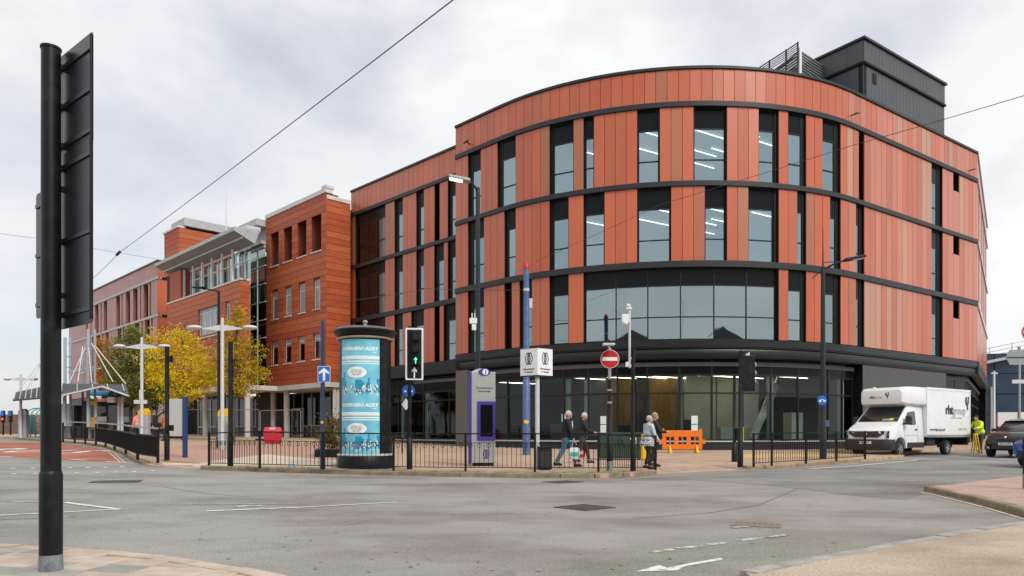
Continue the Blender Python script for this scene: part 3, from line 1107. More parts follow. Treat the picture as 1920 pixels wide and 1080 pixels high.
def ring(name, prof, m, path=main_path, s0=0.0, s1=S_END, n=NSEG, root=None):
    mb = MB()
    k = len(prof)
    sweep_prof(mb, path, s0, s1, list(prof) + [prof[0]], n)
    mb.add([P3(path, s0, d, z) for d, z in prof], [tuple(range(k))])
    mb.add([P3(path, s1, d, z) for d, z in prof], [tuple(range(k))[::-1]])
    return part(mb, name, m, root, smooth=True, angle=30)
def band(z0, z1, path=main_path, s0=-0.0, s1=S_END, n=NSEG, root=None, out=0.13):
    ring("band", [(-0.42, z0), (out, z0), (out, z0 + 0.05), (out - .03, z0 + 0.07), (out - .03, z1), (-0.42, z1)], M_BAND, path, s0, s1, n, root)
for za, zb in ((Z_A0, Z_A1), (Z_B0, Z_B1), (Z_C0, Z_C1)):
    band(za, zb)
ring("parapet_wall", [(-0.40, Z_A1), (-0.031, Z_A1), (-0.031, Z_TOP), (-0.40, Z_TOP)], M_BLACK)
ring("coping", [(-0.45, Z_TOP), (0.10, Z_TOP), (0.12, Z_TOP + 0.02), (0.12, Z_TOP + 0.14), (0.08, Z_TOP + 0.17), (-0.45, Z_TOP + 0.17)], M_BAND)
# ground floor fascia: flat band, bull-nosed metal, then a dark soffit band
ring("fascia", [(-0.42, 5.47), (0.02, 5.47), (0.02, 5.52), (0.07, 5.54), (0.07, 5.86), (0.03, 5.90), (-0.42, 5.90)], M_FASCIA)
ring("fascia_roll", [(-0.45, 4.95), (-0.10, 4.95), (-0.04, 5.00), (-0.01, 5.12), (-0.01, 5.36), (-0.04, 5.44), (-0.10, 5.455), (-0.45, 5.455)], M_FASCIA)

# ground floor: shopfront up to the brick wall on the right
GY = 0.36
S_BRICK = s_at(main_path, S_END, 1620)
mulls = [0.25] + [s_at(main_path, S_END, p) for p in (938, 1000, 1048, 1097, 1154, 1213, 1277, 1341, 1402, 1458, 1511, 1571, 1598, 1617)]
def shopfront(path, mulls, z0, z1, head, trans, sill, root=None, d=-0.55):
    fw = 0.09
    for i in range(len(mulls) - 1):
        a, b = mulls[i], mulls[i + 1]
        fr = MB()
        sweep(fr, path, a - fw / 2, a + fw / 2, d - 0.10, d, sill, z1)
        for za, zb in ((sill, sill + 0.07), (trans - 0.04, trans + 0.04), (head - .05, head + .05)):
            sweep(fr, path, a + fw / 2, b - fw / 2, d - 0.09, d - 0.004, za, zb)
        if i == len(mulls) - 2:
            sweep(fr, path, b - fw / 2, b + fw / 2, d - 0.10, d, sill, z1)
        w = part(fr, "shop_window", M_FRAME, root)
        for za, zb in ((sill + .05, trans), (trans, head)):
            MB().add([P3(path, a + .03, d - .05, za), P3(path, b - .03, d - .05, za), P3(path, b - .03, d - .05, zb), P3(path, a + .03, d - .05, zb)], [(0, 1, 2, 3)]).build("pane", M_PANE_G, w)
        mb = MB()
        sweep(mb, path, a + fw / 2, b - fw / 2, d - 0.07, d - 0.02, head + .05, z1)
        mb.build("head_panel", M_SPAND, w)
        mb = MB()
        sweep(mb, path, a, b, d - 0.1, d + 0.10, sill - 0.07, sill)
        mb.build("sill", mat("pale_sill", (0.42, 0.43, 0.43), 0.4, var=0.05), w)
        mb = MB()
        sweep(mb, path, a, b, d - 0.1, d + 0.03, z0, sill - 0.07)
        mb.build("plinth", M_BAND, w)
shopfront(main_path, mulls, 0.0, 4.95, 4.17, 3.24, 0.80)
# brick wall at the right of the ground floor
def brickwork():
    m = bpy.data.materials.new("grey_brick")
    m.use_nodes = True
    nt = m.node_tree
    b = nt.nodes["Principled BSDF"]
    b.inputs["Roughness"].default_value = 0.8
    tcn = nt.nodes.new("ShaderNodeTexCoord")
    mp = nt.nodes.new("ShaderNodeMapping")
    mp.inputs["Rotation"].default_value = (R(90), 0, 0)
    br = nt.nodes.new("ShaderNodeTexBrick")
    br.inputs["Scale"].default_value = 4.4
    br.inputs["Color1"].default_value = (0.078, 0.074, 0.072, 1)
    br.inputs["Color2"].default_value = (0.10, 0.096, 0.094, 1)
    br.inputs["Mortar"].default_value = (0.07, 0.066, 0.064, 1)
    br.inputs["Mortar Size"].default_value = 0.015
    nt.links.new(tcn.outputs["Object"], mp.inputs["Vector"])
    nt.links.new(mp.outputs["Vector"], br.inputs["Vector"])
    nt.links.new(br.outputs["Color"], b.inputs["Base Color"])
    MATS["grey_brick"] = m
    return m
M_GBRICK = brickwork()
s_w0, s_w1 = s_at(main_path, S_END, 1777), s_at(main_path, S_END, 1829)
mb = MB()
sweep(mb, main_path, S_BRICK, s_w0, -0.55, -0.10, 0.0, 4.95)
part(mb, "brick_wall", M_GBRICK)
mb = MB()
sweep(mb, main_path, S_BRICK - 0.06, S_BRICK - 0.003, -0.66, -0.06, 0.0, 4.95)
part(mb, "wall_trim", M_BLACK)
shopfront(main_path, [s_w0 + 0.05, (s_w0 + s_w1) / 2 + .3, s_w1], 0.0, 4.95, 4.1, 3.3, 0.55)
# interior of the ground floor
for px in (1053, 1091, 1280, 1463, 1605):
    s = s_at(main_path, S_END, px)
    mb = MB(); sweep(mb, main_path, s - .14, s + .14, -1.0, -0.78, 0.2, 4.6)
    part(mb, "column", mat("pale_green_column", (0.52, 0.66, 0.60), 0.5, var=0.04))
M_INT_PALE = mat("interior_pale", (0.55, 0.60, 0.57), 0.9, var=0.05)
M_WOOD = mat("interior_timber", (0.30, 0.185, 0.075), 0.7, var=0.2, scale=3, stretch=(4, 4, .4))
for a, b, m in ((968, 1060, M_INT_DARK), (1060, 1160, M_WOOD), (1166, 1215, M_INT_DARK), (1215, 1330, M_WOOD), (1340, 1455, M_INT_PALE), (1460, 1600, M_INT_PALE)):
    mb = MB(); sweep(mb, main_path, s_at(main_path, S_END, a), s_at(main_path, S_END, b), -6.2, -6.0, 0.2, 4.6, 6)
    part(mb, "interior_wall", m)
def strip_light(s, d0, z, length, ang, m):
    p = P3(main_path, s, d0, z)
    dv = Vector((math.cos(ang), math.sin(ang), 0))
    mb = MB(); mb.bar(p, p + dv * length, 0.055, 0.03)
    part(mb, "light_strip", m)
for px, d in ((1062, -3.2), (1100, -1.8), (1160, -4.2), (1226, -2.4), (1226, -4.6), (1290, -1.8), (1340, -3.6), (1400, -2.2), (1430, -4.4), (1470, -2.5), (1530, -3.5), (990, -3.0), (760, -3.0)):
    strip_light(s_at(main_path, S_END, px), d, 4.42, 3.4, R(30), M_STRIP_WARM)
M_PALEW = mat("interior_white", (0.62, 0.66, 0.63), 0.8, var=0.05)
for pa, pb, d, za, zb, nm in ((1466, 1522, -2.6, 0.9, 3.9, "stair_stringer"), (1474, 1530, -2.6, 1.5, 4.5, "stair_handrail")):
    a_, b_ = P3(main_path, s_at(main_path, S_END, pa), d, za), P3(main_path, s_at(main_path, S_END, pb), d, zb)
    mb = MB(); mb.bar(a_, b_, 0.12, 0.42 if nm == "stair_stringer" else 0.06); part(mb, nm, M_PALEW)
for px, w_, h_, d, m in ((1236, 1.6, 1.1, -2.2, M_WOOD), (1312, 1.2, 1.5, -3.0, M_INT_DARK), (1418, 1.8, 1.1, -2.4, M_PALEW), (1000, 1.4, 1.3, -2.6, M_INT_DARK), (1552, 1.0, 1.9, -2.0, M_PALEW), (1160, .9, 1.2, -1.8, M_INT_DARK)):
    s = s_at(main_path, S_END, px)
    mb = MB(); sweep(mb, main_path, s - w_ / 2, s + w_ / 2, d - .6, d, 0.42, 0.42 + h_)
    part(mb, "counter", m)
# floors, roof, back walls
E_END = Vector((42.5, 64.5))
WING_X = L0 + Vector((0.70711, 0.70711)) * 1.905
W0 = Vector((-12.27, 55.02))
def outline(d, n=36, z=0):
    pts = [P3(main_path, S_END * i / n, d, z) for i in range(n + 1)]
    return [(p.x, p.y) for p in pts]
def footprint(d):
    return [(W0.x + .5, W0.y + .5), (WING_X.x + .3, WING_X.y + .3)] + outline(d) + [(E_END.x - .6, E_END.y), (28, 80), (0.8, 67.5)]
for z in (4.62, 9.35, 13.44, 17.45):
    mb = MB(); mb.prism(footprint(-0.52), z, z + 0.2)
    part(mb, "floor_slab", M_SLAB)
mb = MB(); mb.prism(footprint(-0.41), 19.15, 19.35)
part(mb, "roof_deck", mat("roof_membrane", (0.10, 0.10, 0.105), 0.9, var=0.15))
mb = MB()
back = [Vector((E_END.x, E_END.y)), Vector((28, 80)), Vector((0.6, 67.9)), Vector((W0.x, W0.y))]
for i in range(3):
    a, b = back[i], back[i + 1]
    pth, ln = line_path(b, a)
    sweep(mb, lambda s: (pth(ln - s)[0], -pth(ln - s)[1]), 0, ln, -0.3, 0.0, 0.0, 19.5)
part(mb, "back_wall", M_BLACK)
mb = MB()
core = outline(-11.0, 14)
mb.prism(core + [(30, 70), (5, 64)], 0.2, 19.1)
part(mb, "service_core", M_INT)
for z in (13.39, 17.40):
    for k, (px, d, ln) in enumerate(((1036, -3.0, 2.0), (1190, -1.6, 3.2), (1186, -4.2, 3.4), (1290, -1.5, 3.6), (1292, -4.0, 3.2), (1412, -1.8, 1.8), (1400, -4.4, 2.0), (1470, -2.8, 2.4), (1095, -2.0, 1.6), (1320, -6.0, 3.0))):
        strip_light(s_at(main_path, S_END, px), d, z - 0.06, ln, R(32), M_STRIP)

# left return of the corner block, then the set-back wing
pth, ln = line_path(WING_X, L0)
mb = MB()
sweep(mb, pth, 0.0, ln - 0.03, -0.3, -0.03, Z_D - .4, Z_TOP)
part(mb, "return_wall", M_PANELS[2])
mb = MB(); sweep(mb, pth, 0.0, ln, -0.3, 0.02, 0, Z_D - .41)
part(mb, "return_plinth", M_BLACK)
mb = MB(); sweep(mb, pth, 0.0, ln - .1, -0.35, 0.10, Z_TOP, Z_TOP + 0.165)
part(mb, "coping", M_BAND)
wing_path, WLEN = line_path(W0, WING_X)
M_PANE_W = glass("wing_pane", (0.70, 0.76, 0.78), 1.6, 0.015, (0.9, 0.96, 1.0))
big = {"bays_px": [687, 704], "blind": [0.0, 0.0, 0.98], "sp": 0.20, "tr": 0.36, "pane": M_PANE_W}
w3 = [(667, 723, dict(big)), (741, 755), (780, 796), (815, 824, {"slot": 1}), (841, 856.5)]
w2 = [(667, 723, dict(big)), (741, 755), (780, 796), (815, 832), (841, 856.5)]
w1 = [(667, 723, dict(big)), (741, 755), (772, 796), (815, 824, {"slot": 1}), (832, 856.5)]
facade(wing_path, WLEN, [w3, w2, w1], None, random.Random(5), snap=0.14)
clad_run(wing_path, 0.0, WLEN, Z_A1, Z_TOP, random.Random(6))
for za, zb in ((Z_A0, Z_A1), (Z_B0, Z_B1), (Z_C0, Z_C1)):
    band(za, zb, wing_path, 0, WLEN, 1)
ring("parapet_wall", [(-0.40, Z_A1), (-0.031, Z_A1), (-0.031, Z_TOP), (-0.40, Z_TOP)], M_BLACK, wing_path, 0, WLEN, 1)
ring("coping", [(-0.45, Z_TOP), (0.12, Z_TOP), (0.12, Z_TOP + 0.14), (0.08, Z_TOP + 0.165), (-0.45, Z_TOP + 0.165)], M_BAND, wing_path, 0, WLEN, 1)
ring("fascia", [(-0.42, 5.05), (0.10, 5.05), (0.13, 5.10), (0.13, 5.90), (-0.42, 5.90)], M_FASCIA, wing_path, 0, WLEN, 1)
mw = [s_at(wing_path, WLEN, p) for p in (690, 735, 782, 830)] + [WLEN - .6]
shopfront(wing_path, [0.3] + mw, 0.0, 5.05, 4.0, 3.4, 0.75)
for px in (738, 783):
    s = s_at(wing_path, WLEN, px)
    mb = MB(); sweep(mb, wing_path, s - .16, s + .16, -1.0, -0.78, 0.2, 4.6)
    part(mb, "column", MATS["pale_green_column"])
# brown metal doors between the wing and the corner block
s0, s1 = 0.02, 0.02 + 1.0
pth, ln = line_path(L0 + Vector((-0.05, 0.05)), L0 + DL * 1.0)
mb = MB(); sweep(mb, main_path, 0.0, 1.05, -0.30, 0.02, 0.0, 4.94)
part(mb, "service_door", mat("bronze_panel", (0.115, 0.098, 0.09), 0.5, var=0.1))

# end wall on the far right, seen at a glancing angle
end_path, ELEN = line_path(R1, E_END)
rr = random.Random(9)
for t, (z0, z1) in enumerate(TIERS):
    k = 0.0
    while k < ELEN - 0.1:
        b = min(ELEN, k + 1.1)
        if t < 2 and int(k / 1.1) % 4 == 2:
            window(end_path, k + .02, b - .02, z0, z1)
        else:
            clad_run(end_path, k, b, z0, z1, rr, width=0.56)
            mb = MB(); sweep(mb, end_path, k, b, -0.3, -0.031, z0, z1)
            part(mb, "wall_pier", M_BLACK)
        k = b
clad_run(end_path, 0, ELEN, Z_A1, Z_TOP, rr, width=1.1)
M_SILVER = mat("silver_trim", (0.55, 0.56, 0.57), 0.35, metal=0.6, var=0.05)
for za, zb in ((Z_A0, Z_A1), (Z_B0, Z_B1), (Z_C0, Z_C1), (Z_TOP, Z_TOP + .17), (5.1, 5.9)):
    ring("band", [(-0.40, za), (0.12, za), (0.12, zb), (-0.40, zb)], M_SILVER if za > 6 else M_BAND, end_path, 0.02, ELEN, 1)
ring("parapet_wall", [(-0.40, Z_A1), (-0.031, Z_A1), (-0.031, Z_TOP), (-0.40, Z_TOP)], M_BLACK, end_path, 0, ELEN, 1)
shopfront(end_path, [0.3 + i * (ELEN - .5) / 5 for i in range(6)], 0.0, 5.1, 4.1, 3.3, 0.5)

# --- roof plant room, louvre screen and guard rail
M_PLANT = mat("plant_room_cladding", (0.060, 0.066, 0.073), 0.42, var=0.12, scale=0.8, spec=0.5)
PC = Vector((20.0, 40.95))
PD, PB = DR, Vector((-0.5706, 0.8212))
plant = tag(link("plant_room", None, bld), None)
plant.matrix_parent_inverse = bld_inv
def plant_part(mb, name, m):
    return mb.build(name, m, plant)
p_right, RL = line_path(PC, PC + PD * 9.6)
p_left, LL = line_path(PC + PB * 7.0, PC)
zt, zm, zb = 23.72, 22.28, 19.3
for pth, ln, step in ((p_right, RL, 0.40), (p_left, LL, 0.95)):
    n = round(ln / step)
    for i in range(n):
        for za, zc in ((zb, zm - 0.09), (zm + 0.06, zt - 0.14)):
            a, b = ln * i / n + 0.008, ln * (i + 1) / n - 0.008
            mb = MB(); sweep(mb, pth, a, b, -0.03, 0.03 if (za > 21) else 0.0, za, zc)
            plant_part(mb, "cladding_sheet", M_PLANT)
    mb = MB(); sweep(mb, pth, 0, ln, -0.3, -0.032, zb, zt); plant_part(mb, "plant_wall", M_BLACK)
    mb = MB(); sweep(mb, pth, -0.0, ln, -0.2, 0.12, zm - 0.08, zm + 0.05); plant_part(mb, "string_band", M_BLACK)
    mb = MB(); sweep(mb, pth, -0.12, ln + 0.12, -0.3, 0.14, zt - 0.13, zt); plant_part(mb, "coping", M_BAND)
q = [PC, PC + PD * RL, PC + PD * RL + PB * 7, PC + PB * 7]
mb = MB(); mb.prism([(p.x, p.y) for p in [q[0] + (q[2] - q[0]) * .01, q[1] + (q[3] - q[1]) * .01, q[2], q[3]]], zb, zt - 0.15)
plant_part(mb, "plant_core", M_BLACK)
mb = MB(); sweep(mb, p_right, 0.95, 1.32, 0.001, 0.035, 21.35, 21.95); plant_part(mb, "vent", M_BLACK)
# louvre screen beside the plant room
scr = link("louvre_screen", None, bld); scr.matrix_parent_inverse = bld_inv
M_LOUV = mat("louvre_grey", (0.22, 0.23, 0.245), 0.45, metal=0.4, var=0.05)
sa, sb, sc_ = at(1500, 130, 41.3), at(1553, 130, 43.4), at(1420, 130, 45.0)
sa, sb, sc_ = Vector((sa.x, sa.y)), Vector((sb.x, sb.y)), Vector((sc_.x, sc_.y))
for a, b in ((sc_, sa), (sa, sb)):
    pth, ln = line_path(a, b)
    for i in range(22):
        z = 19.6 + i * 0.165
        mb = MB(); sweep(mb, pth, 0.05, ln - 0.05, -0.06, 0.02, z, z + 0.075); mb.build("slat", M_LOUV, scr)
    for s in (0.0, ln - 0.06) if a is sc_ else (ln - 0.06,):
        mb = MB(); sweep(mb, pth, s, s + 0.09, -0.10, 0.05, 19.3, 23.3); mb.build("post", M_SILVER, scr)
rail = link("roof_rail", None, bld); rail.matrix_parent_inverse = bld_inv
ra, rb = Vector((sc_.x - 0.6, sc_.y - 0.6)), Vector((sa.x - .25, sa.y - .35))
pth, ln = line_path(ra, rb)
for s in (0.0, ln * .4, ln * .75, ln - .06):
    mb = MB(); sweep(mb, pth, s, s + .07, -.04, .03, 19.3, 23.45); mb.build("post", M_BAND, rail)
for z, h in ((23.38, .06), (23.26, .03), (23.14, .03), (23.02, .03), (22.9, .03), (22.6, .12)):
    mb = MB(); sweep(mb, pth, 0, ln, -.05, -.01, z, z + h); mb.build("rail", M_BAND, rail)
# small wall lamps / cameras on the cladding
M_WHITE = mat("white_paint", (0.78, 0.78, 0.77), 0.4, var=0.03)
for px, z in ((1594, 18.3), (1815, 18.2), (881, 18.25)):
    s = s_at(main_path, S_END, px)
    mb = MB(); mb.bar(P3(main_path, s, 0.03, z), P3(main_path, s + .1, 0.35, z + .03), 0.05); mb.bar(P3(main_path, s - .12, 0.38, z - .03), P3(main_path, s + .25, 0.36, z + .08), 0.07, .05)
    part(mb, "wall_camera", M_BLACK)
s = s_at(main_path, S_END, 1633)
mb = MB(); mb.bar(P3(main_path, s, -0.1, 3.55), P3(main_path, s, 0.15, 3.6), 0.06); mb.ball(P3(main_path, s, 0.2, 3.58), 0.15, 10, 6)
part(mb, "dome_camera", M_WHITE, smooth=True)
for px, z0, z1, w in ((1048, 1.1, 1.0, .28), (1126, 1.75, 1.0, .32), (1307, 1.75, 1.0, .34)):
    s = s_at(main_path, S_END, px)
    for k, zz in enumerate((0.9, 1.36) if px > 1100 else (1.5,)):
        mb = MB(); sweep(mb, main_path, s - w / 2, s + w / 2, -0.62, -0.595, zz + .3, zz + .72)
        part(mb, "window_notice", mat("notice_paper", (0.62, 0.72, 0.70), 0.8, var=0.1))

# ================================================================== terracotta building beside it, and the buildings behind
M_TERRA = [mat("terracotta_plank", (0.41, 0.088, 0.024), 0.6, var=0.14, scale=1.5, stretch=(1, 1, 3), bump=0.05),
           mat("terracotta_plank_light", (0.44, 0.104, 0.03), 0.6, var=0.14, scale=1.5, stretch=(1, 1, 3), bump=0.05),
           mat("terracotta_plank_deep", (0.37, 0.066, 0.018), 0.6, var=0.14, scale=1.5, stretch=(1, 1, 3), bump=0.05)]
M_TERRA_BACK = mat("plank_joint", (0.16, 0.035, 0.015), 0.9)
M_COPE = mat("pale_coping", (0.60, 0.60, 0.58), 0.5, var=0.1, dirt=((0.3, 0.3, 0.28), 0.5, 2))
M_WFRAME = mat("white_window_frame", (0.72, 0.74, 0.74), 0.4, var=0.03)
M_PANE_B = glass("bright_pane", (0.95, 0.96, 0.96), 1.5, 0.02, (0.95, 0.98, 1.0))
M_PANE_GREEN = glass("green_pane", (0.35, 0.5, 0.47), 4.6, 0.02, (0.80, 0.96, 0.95))
M_CONC = mat("pale_concrete", (0.52, 0.50, 0.46), 0.8, var=0.1, scale=2)
M_GREYM = mat("grey_roof_metal", (0.42, 0.43, 0.44), 0.5, var=0.08, dirt=((0.22, 0.22, 0.21), 0.6, 3))
M_SOFFIT = mat("grey_soffit", (0.24, 0.25, 0.26), 0.6, var=0.08)
M_PANE_DARK = glass("dark_pane", (0.25, 0.28, 0.28), 1.5, 0.02)

terra = empty("terracotta_building", (-17, 58, 0), 0, "orange terracotta plank building with white windows and pale roof edges", "building")
terra_inv = Matrix.Translation((17, -58, 0))
def tpart(mb, name, m=None, parent=None, **k):
    o = mb.build(name, m, None, **k)
    o.parent = parent or terra
    if parent is None:
        o.matrix_parent_inverse = terra_inv
    return o
def planks(path, length, z0, z1, holes, rr, course=0.46):
    """horizontal plank courses, cut round the openings"""
    n = round((z1 - z0) / course)
    for i in range(n):
        za, zb = z0 + (z1 - z0) * i / n, z0 + (z1 - z0) * (i + 1) / n
        zc = 0.5 * (za + zb)
        cuts = sorted([(h[0], h[1]) for h in holes if h[2] < zc < h[3]])
        cur = 0.0
        for a, b in cuts + [(length, length)]:
            if a - cur > 0.06:
                mb = MB(); sweep(mb, path, cur + 0.002, a - 0.002, -0.04, 0.03 + rr.uniform(-.004, .004), za + 0.012, zb - 0.012)
                tpart(mb, "plank", rr.choice(M_TERRA))
            cur = b
def backing(path, length, z0, z1, holes, thick=0.35):
    ss = sorted({0.0, length, *[h[0] for h in holes], *[h[1] for h in holes]})
    zs = sorted({z0, z1, *[h[2] for h in holes], *[h[3] for h in holes]})
    mb = MB()
    for i in range(len(ss) - 1):
        for j in range(len(zs) - 1):
            sc, zc = (ss[i] + ss[i + 1]) / 2, (zs[j] + zs[j + 1]) / 2
            if zs[j] < z0 - 1e-6 or any(h[0] < sc < h[1] and h[2] < zc < h[3] for h in holes):
                continue
            sweep(mb, path, ss[i], ss[i + 1], -thick, -0.041, zs[j], zs[j + 1])
    tpart(mb, "backing_wall", M_TERRA_BACK)
def twindow(path, a, b, z0, z1, m=None, d=-0.14, top=0.0, mull=0, blind=0.0):
    fr = MB(); fw = 0.06
    sweep(fr, path, a, a + fw, d - .06, d, z0, z1); sweep(fr, path, b - fw, b, d - .06, d, z0, z1)
    sweep(fr, path, a + fw, b - fw, d - .06, d, z0, z0 + fw); sweep(fr, path, a + fw, b - fw, d - .06, d, z1 - fw, z1)
    if top: sweep(fr, path, a + fw, b - fw, d - .06, d - .004, z1 - top * (z1 - z0) - .03, z1 - top * (z1 - z0) + .03)
    for k in range(mull):
        s = a + (b - a) * (k + 1) / (mull + 1)
        sweep(fr, path, s - .03, s + .03, d - .06, d - .002, z0 + fw, z1 - fw)
    w = tpart(fr, "window", M_WFRAME)
    zt = z1 - top * (z1 - z0) if top else z1
    MB().add([P3(path, a + .03, d - .03, z0), P3(path, b - .03, d - .03, z0), P3(path, b - .03, d - .03, zt), P3(path, a + .03, d - .03, zt)], [(0, 1, 2, 3)]).build("pane", m or M_PANE_B, w)
    if top:
        mb = MB(); sweep(mb, path, a + .03, b - .03, d - .05, d - .02, zt, z1 - .02); mb.build("vent_panel", mat("grey_vent", (0.33, 0.34, 0.35), 0.5, var=0.1), w)
    if blind:
        mb = MB(); sweep(mb, path, a + .04, b - .04, d - .09, d - .075, zt - blind * (zt - z0), zt - .01); mb.build("blind", mat("white_blind", (.82, .84, .85), .8, var=.02), w)
    mb = MB(); sweep(mb, path, a - .06, b + .06, -.12, .10, z0 - .09, z0 - .003); mb.build("sill", M_COPE, w)
    return w

O1 = Vector((-13.72, 53.17)); O0 = Vector((-20.42, 59.87))
o_path, OLEN = line_path(O0, O1)
rr = random.Random(3)
holes, wins = [], []
for row, (pxs, zlo, zhi) in enumerate([(((508, 523), (532, 548), (558, 575), (584, 603)), 14.85, 17.75), (((510, 522), (534.5, 547), (560, 573), (587.5, 601)), 10.5, 12.75), (((509.5, 521.5), (533.5, 546.5), (559, 572), (587.5, 601)), 6.75, 8.85)]):
    for a, b in pxs:
        sa_, sb_ = s_at(o_path, OLEN, a), s_at(o_path, OLEN, b)
        holes.append((sa_, sb_, zlo, zhi)); wins.append((row, sa_, sb_, zlo, zhi))
planks(o_path, OLEN, 4.98, 18.95, holes, rr)
backing(o_path, OLEN, 4.98, 18.95, holes, 1.0)
for row, a, b, z0, z1 in wins:
    if row == 0:
        twindow(o_path, a + .01, b - .01, z0, z1, M_PANE_GREEN, d=-0.85, mull=0)
    else:
        twindow(o_path, a + .01, b - .01, z0, z1, M_PANE_B, d=-0.12, top=0.26, blind=1.0 if row == 1 else 0.12)
# side of the block towards the red wing
side_path, SLEN = line_path(O1, O1 + Vector((0.70711, 0.70711)) * 2.05)
planks(side_path, SLEN, 4.98, 18.5, [], rr)
mb = MB(); sweep(mb, side_path, 0.05, SLEN, -0.3, -0.041, 4.98, 18.5); tpart(mb, "backing_wall", M_TERRA_BACK)
# copings, belt, soffit
mb = MB(); sweep(mb, o_path, -0.05, OLEN + 0.06, -0.5, 0.10, 18.96, 19.28); tpart(mb, "coping", M_COPE)
mb = MB(); sweep(mb, side_path, 0.04, SLEN, -0.4, 0.09, 18.51, 18.80); tpart(mb, "coping", M_COPE)
mb = MB(); sweep(mb, o_path, OLEN - 0.5, OLEN + 0.11, -0.6, 0.11, 19.285, 19.5); tpart(mb, "corner_block", M_COPE)
mb = MB(); sweep(mb, o_path, 0, OLEN + 0.12, -3.2, 0.14, 4.60, 4.97); tpart(mb, "belt_course", M_CONC)
mb = MB(); sweep(mb, side_path, 0.15, SLEN + .5, -1.0, 0.14, 4.60, 4.97); tpart(mb, "belt_course", M_CONC)
mb = MB(); mb.prism([(O0.x + 1.5, O0.y + 1.3), (O1.x + .9, O1.y + 1.6), (O1.x + 8, O1.y + 9), (O0.x + 9, O0.y + 9.5)], 4.98, 18.3); tpart(mb, "inner_block", mat("dark_interior", (0.045, 0.04, 0.04), 0.9))
# ground floor behind the columns
g_path, GLEN = line_path(O0 + Vector((-12, 14.0)), O1 + Vector((2.1, 2.6)))
M_GF = mat("dark_grey_panel", (0.085, 0.088, 0.085), 0.6, var=0.2, scale=1.0)  # dark grey panel of the recessed ground floor
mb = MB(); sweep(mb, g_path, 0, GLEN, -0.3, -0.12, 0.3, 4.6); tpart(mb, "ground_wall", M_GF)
k = 0.4
while k < GLEN - 1.4:
    fr = MB(); sweep(fr, g_path, k, k + .08, -.1, 0, .9, 4.55); sweep(fr, g_path, k + .08, k + 1.35, -.1, -.01, 1.75, 1.85)
    w = tpart(fr, "ground_window", M_GREYM)
    MB().add([P3(g_path, k + .08, -.08, 1.85), P3(g_path, k + 1.35, -.08, 1.85), P3(g_path, k + 1.35, -.08, 4.5), P3(g_path, k + .08, -.08, 4.5)], [(0, 1, 2, 3)]).build("pane", M_PANE_DARK, w)
    k += 1.35
sdr = s_at(g_path, GLEN, 558)
fr = MB()
for a in (-.85, -.03, .79): sweep(fr, g_path, sdr + a, sdr + a + .07, -.05, .06, .9, 3.3)
for z in (.92, 3.23): sweep(fr, g_path, sdr - .78, sdr + .79, -.05, .055, z, z + .09)
dr = tpart(fr, "entrance_door", M_WFRAME)
for a in (-.78, .04): MB().add([P3(g_path, sdr + a, .0, 1.0), P3(g_path, sdr + a + .75, .0, 1.0), P3(g_path, sdr + a + .75, .0, 3.25), P3(g_path, sdr + a, .0, 3.25)], [(0, 1, 2, 3)]).build("pane", M_PANE_DARK, dr)
MB().bar(P3(g_path, sdr - .1, .09, 1.7), P3(g_path, sdr - .1, .09, 2.3), .04).build("handle", M_SILVER, dr)
for px, off, r_ in ((526, 0.55, 0.24), (629, 0.0, 0.13), (636, 0.1, 0.2), (470, .6, .2)):
    s = s_at(o_path, OLEN, min(px, 611))
    p = P3(o_path, s, -off, 0)
    if px > 612: p = P3(side_path, s_at(side_path, SLEN, px), -off - .15, 0)
    MB().tube([(p.x, p.y, 0.3), (p.x, p.y, 4.6)], r_, 14).build("column", M_CONC, None, smooth=True)
    o = bpy.data.objects[-1] if False else None
for o in [x for x in bpy.data.objects if x.name.startswith("column") and x.parent is None]:
    o.parent = terra; o.matrix_parent_inverse = terra_inv

# lower block further left with a glazed top floor and a wing-like roof
B0_, B1_ = Vector((-32.0, 66.9)), Vector((-21.1, 56.0))
b_path, BLEN = line_path(B0_, B1_)
bh = []
for a, b, z0, z1, mu in ((372, 413, 9.3, 11.9, 3), (422.5, 432, 9.6, 11.9, 0), (345, 352.5, 8.8, 10.9, 0)):
    bh.append((s_at(b_path, BLEN, a), s_at(b_path, BLEN, b), z0, z1))
    twindow(b_path, bh[-1][0] + .01, bh[-1][1] - .01, z0, z1, M_PANE_B, d=-.12, top=.2, mull=mu, blind=.9)
planks(b_path, BLEN, 4.98, 13.1, bh, rr)
backing(b_path, BLEN, 4.98, 13.1, bh, .4)
bs_path, BSLEN = line_path(B1_, B1_ + Vector((.70711, .70711)) * 0.72)
planks(bs_path, BSLEN, 4.98, 13.1, [], rr)
mb = MB(); sweep(mb, bs_path, .05, BSLEN, -.3, -.041, 4.98, 13.1); tpart(mb, "backing_wall", M_TERRA_BACK)
for pth_, ln_ in ((b_path, BLEN + .08), (bs_path, BSLEN)):
    mb = MB(); sweep(mb, pth_, 0.07 if pth_ is bs_path else 0, ln_, -.45, .08, 13.11, 13.25); tpart(mb, "coping", M_COPE)
mb = MB(); sweep(mb, b_path, 0, BLEN + .1, -3.0, .14, 4.60, 4.97); tpart(mb, "belt_course", M_CONC)
for px in (372, 470):
    p = P3(b_path, s_at(b_path, BLEN, min(px, 450)), -.6, 0)
    o = MB().tube([(p.x, p.y, .4), (p.x, p.y, 4.6)], .22, 14).build("column", M_CONC, terra, smooth=True); o.matrix_parent_inverse = terra_inv
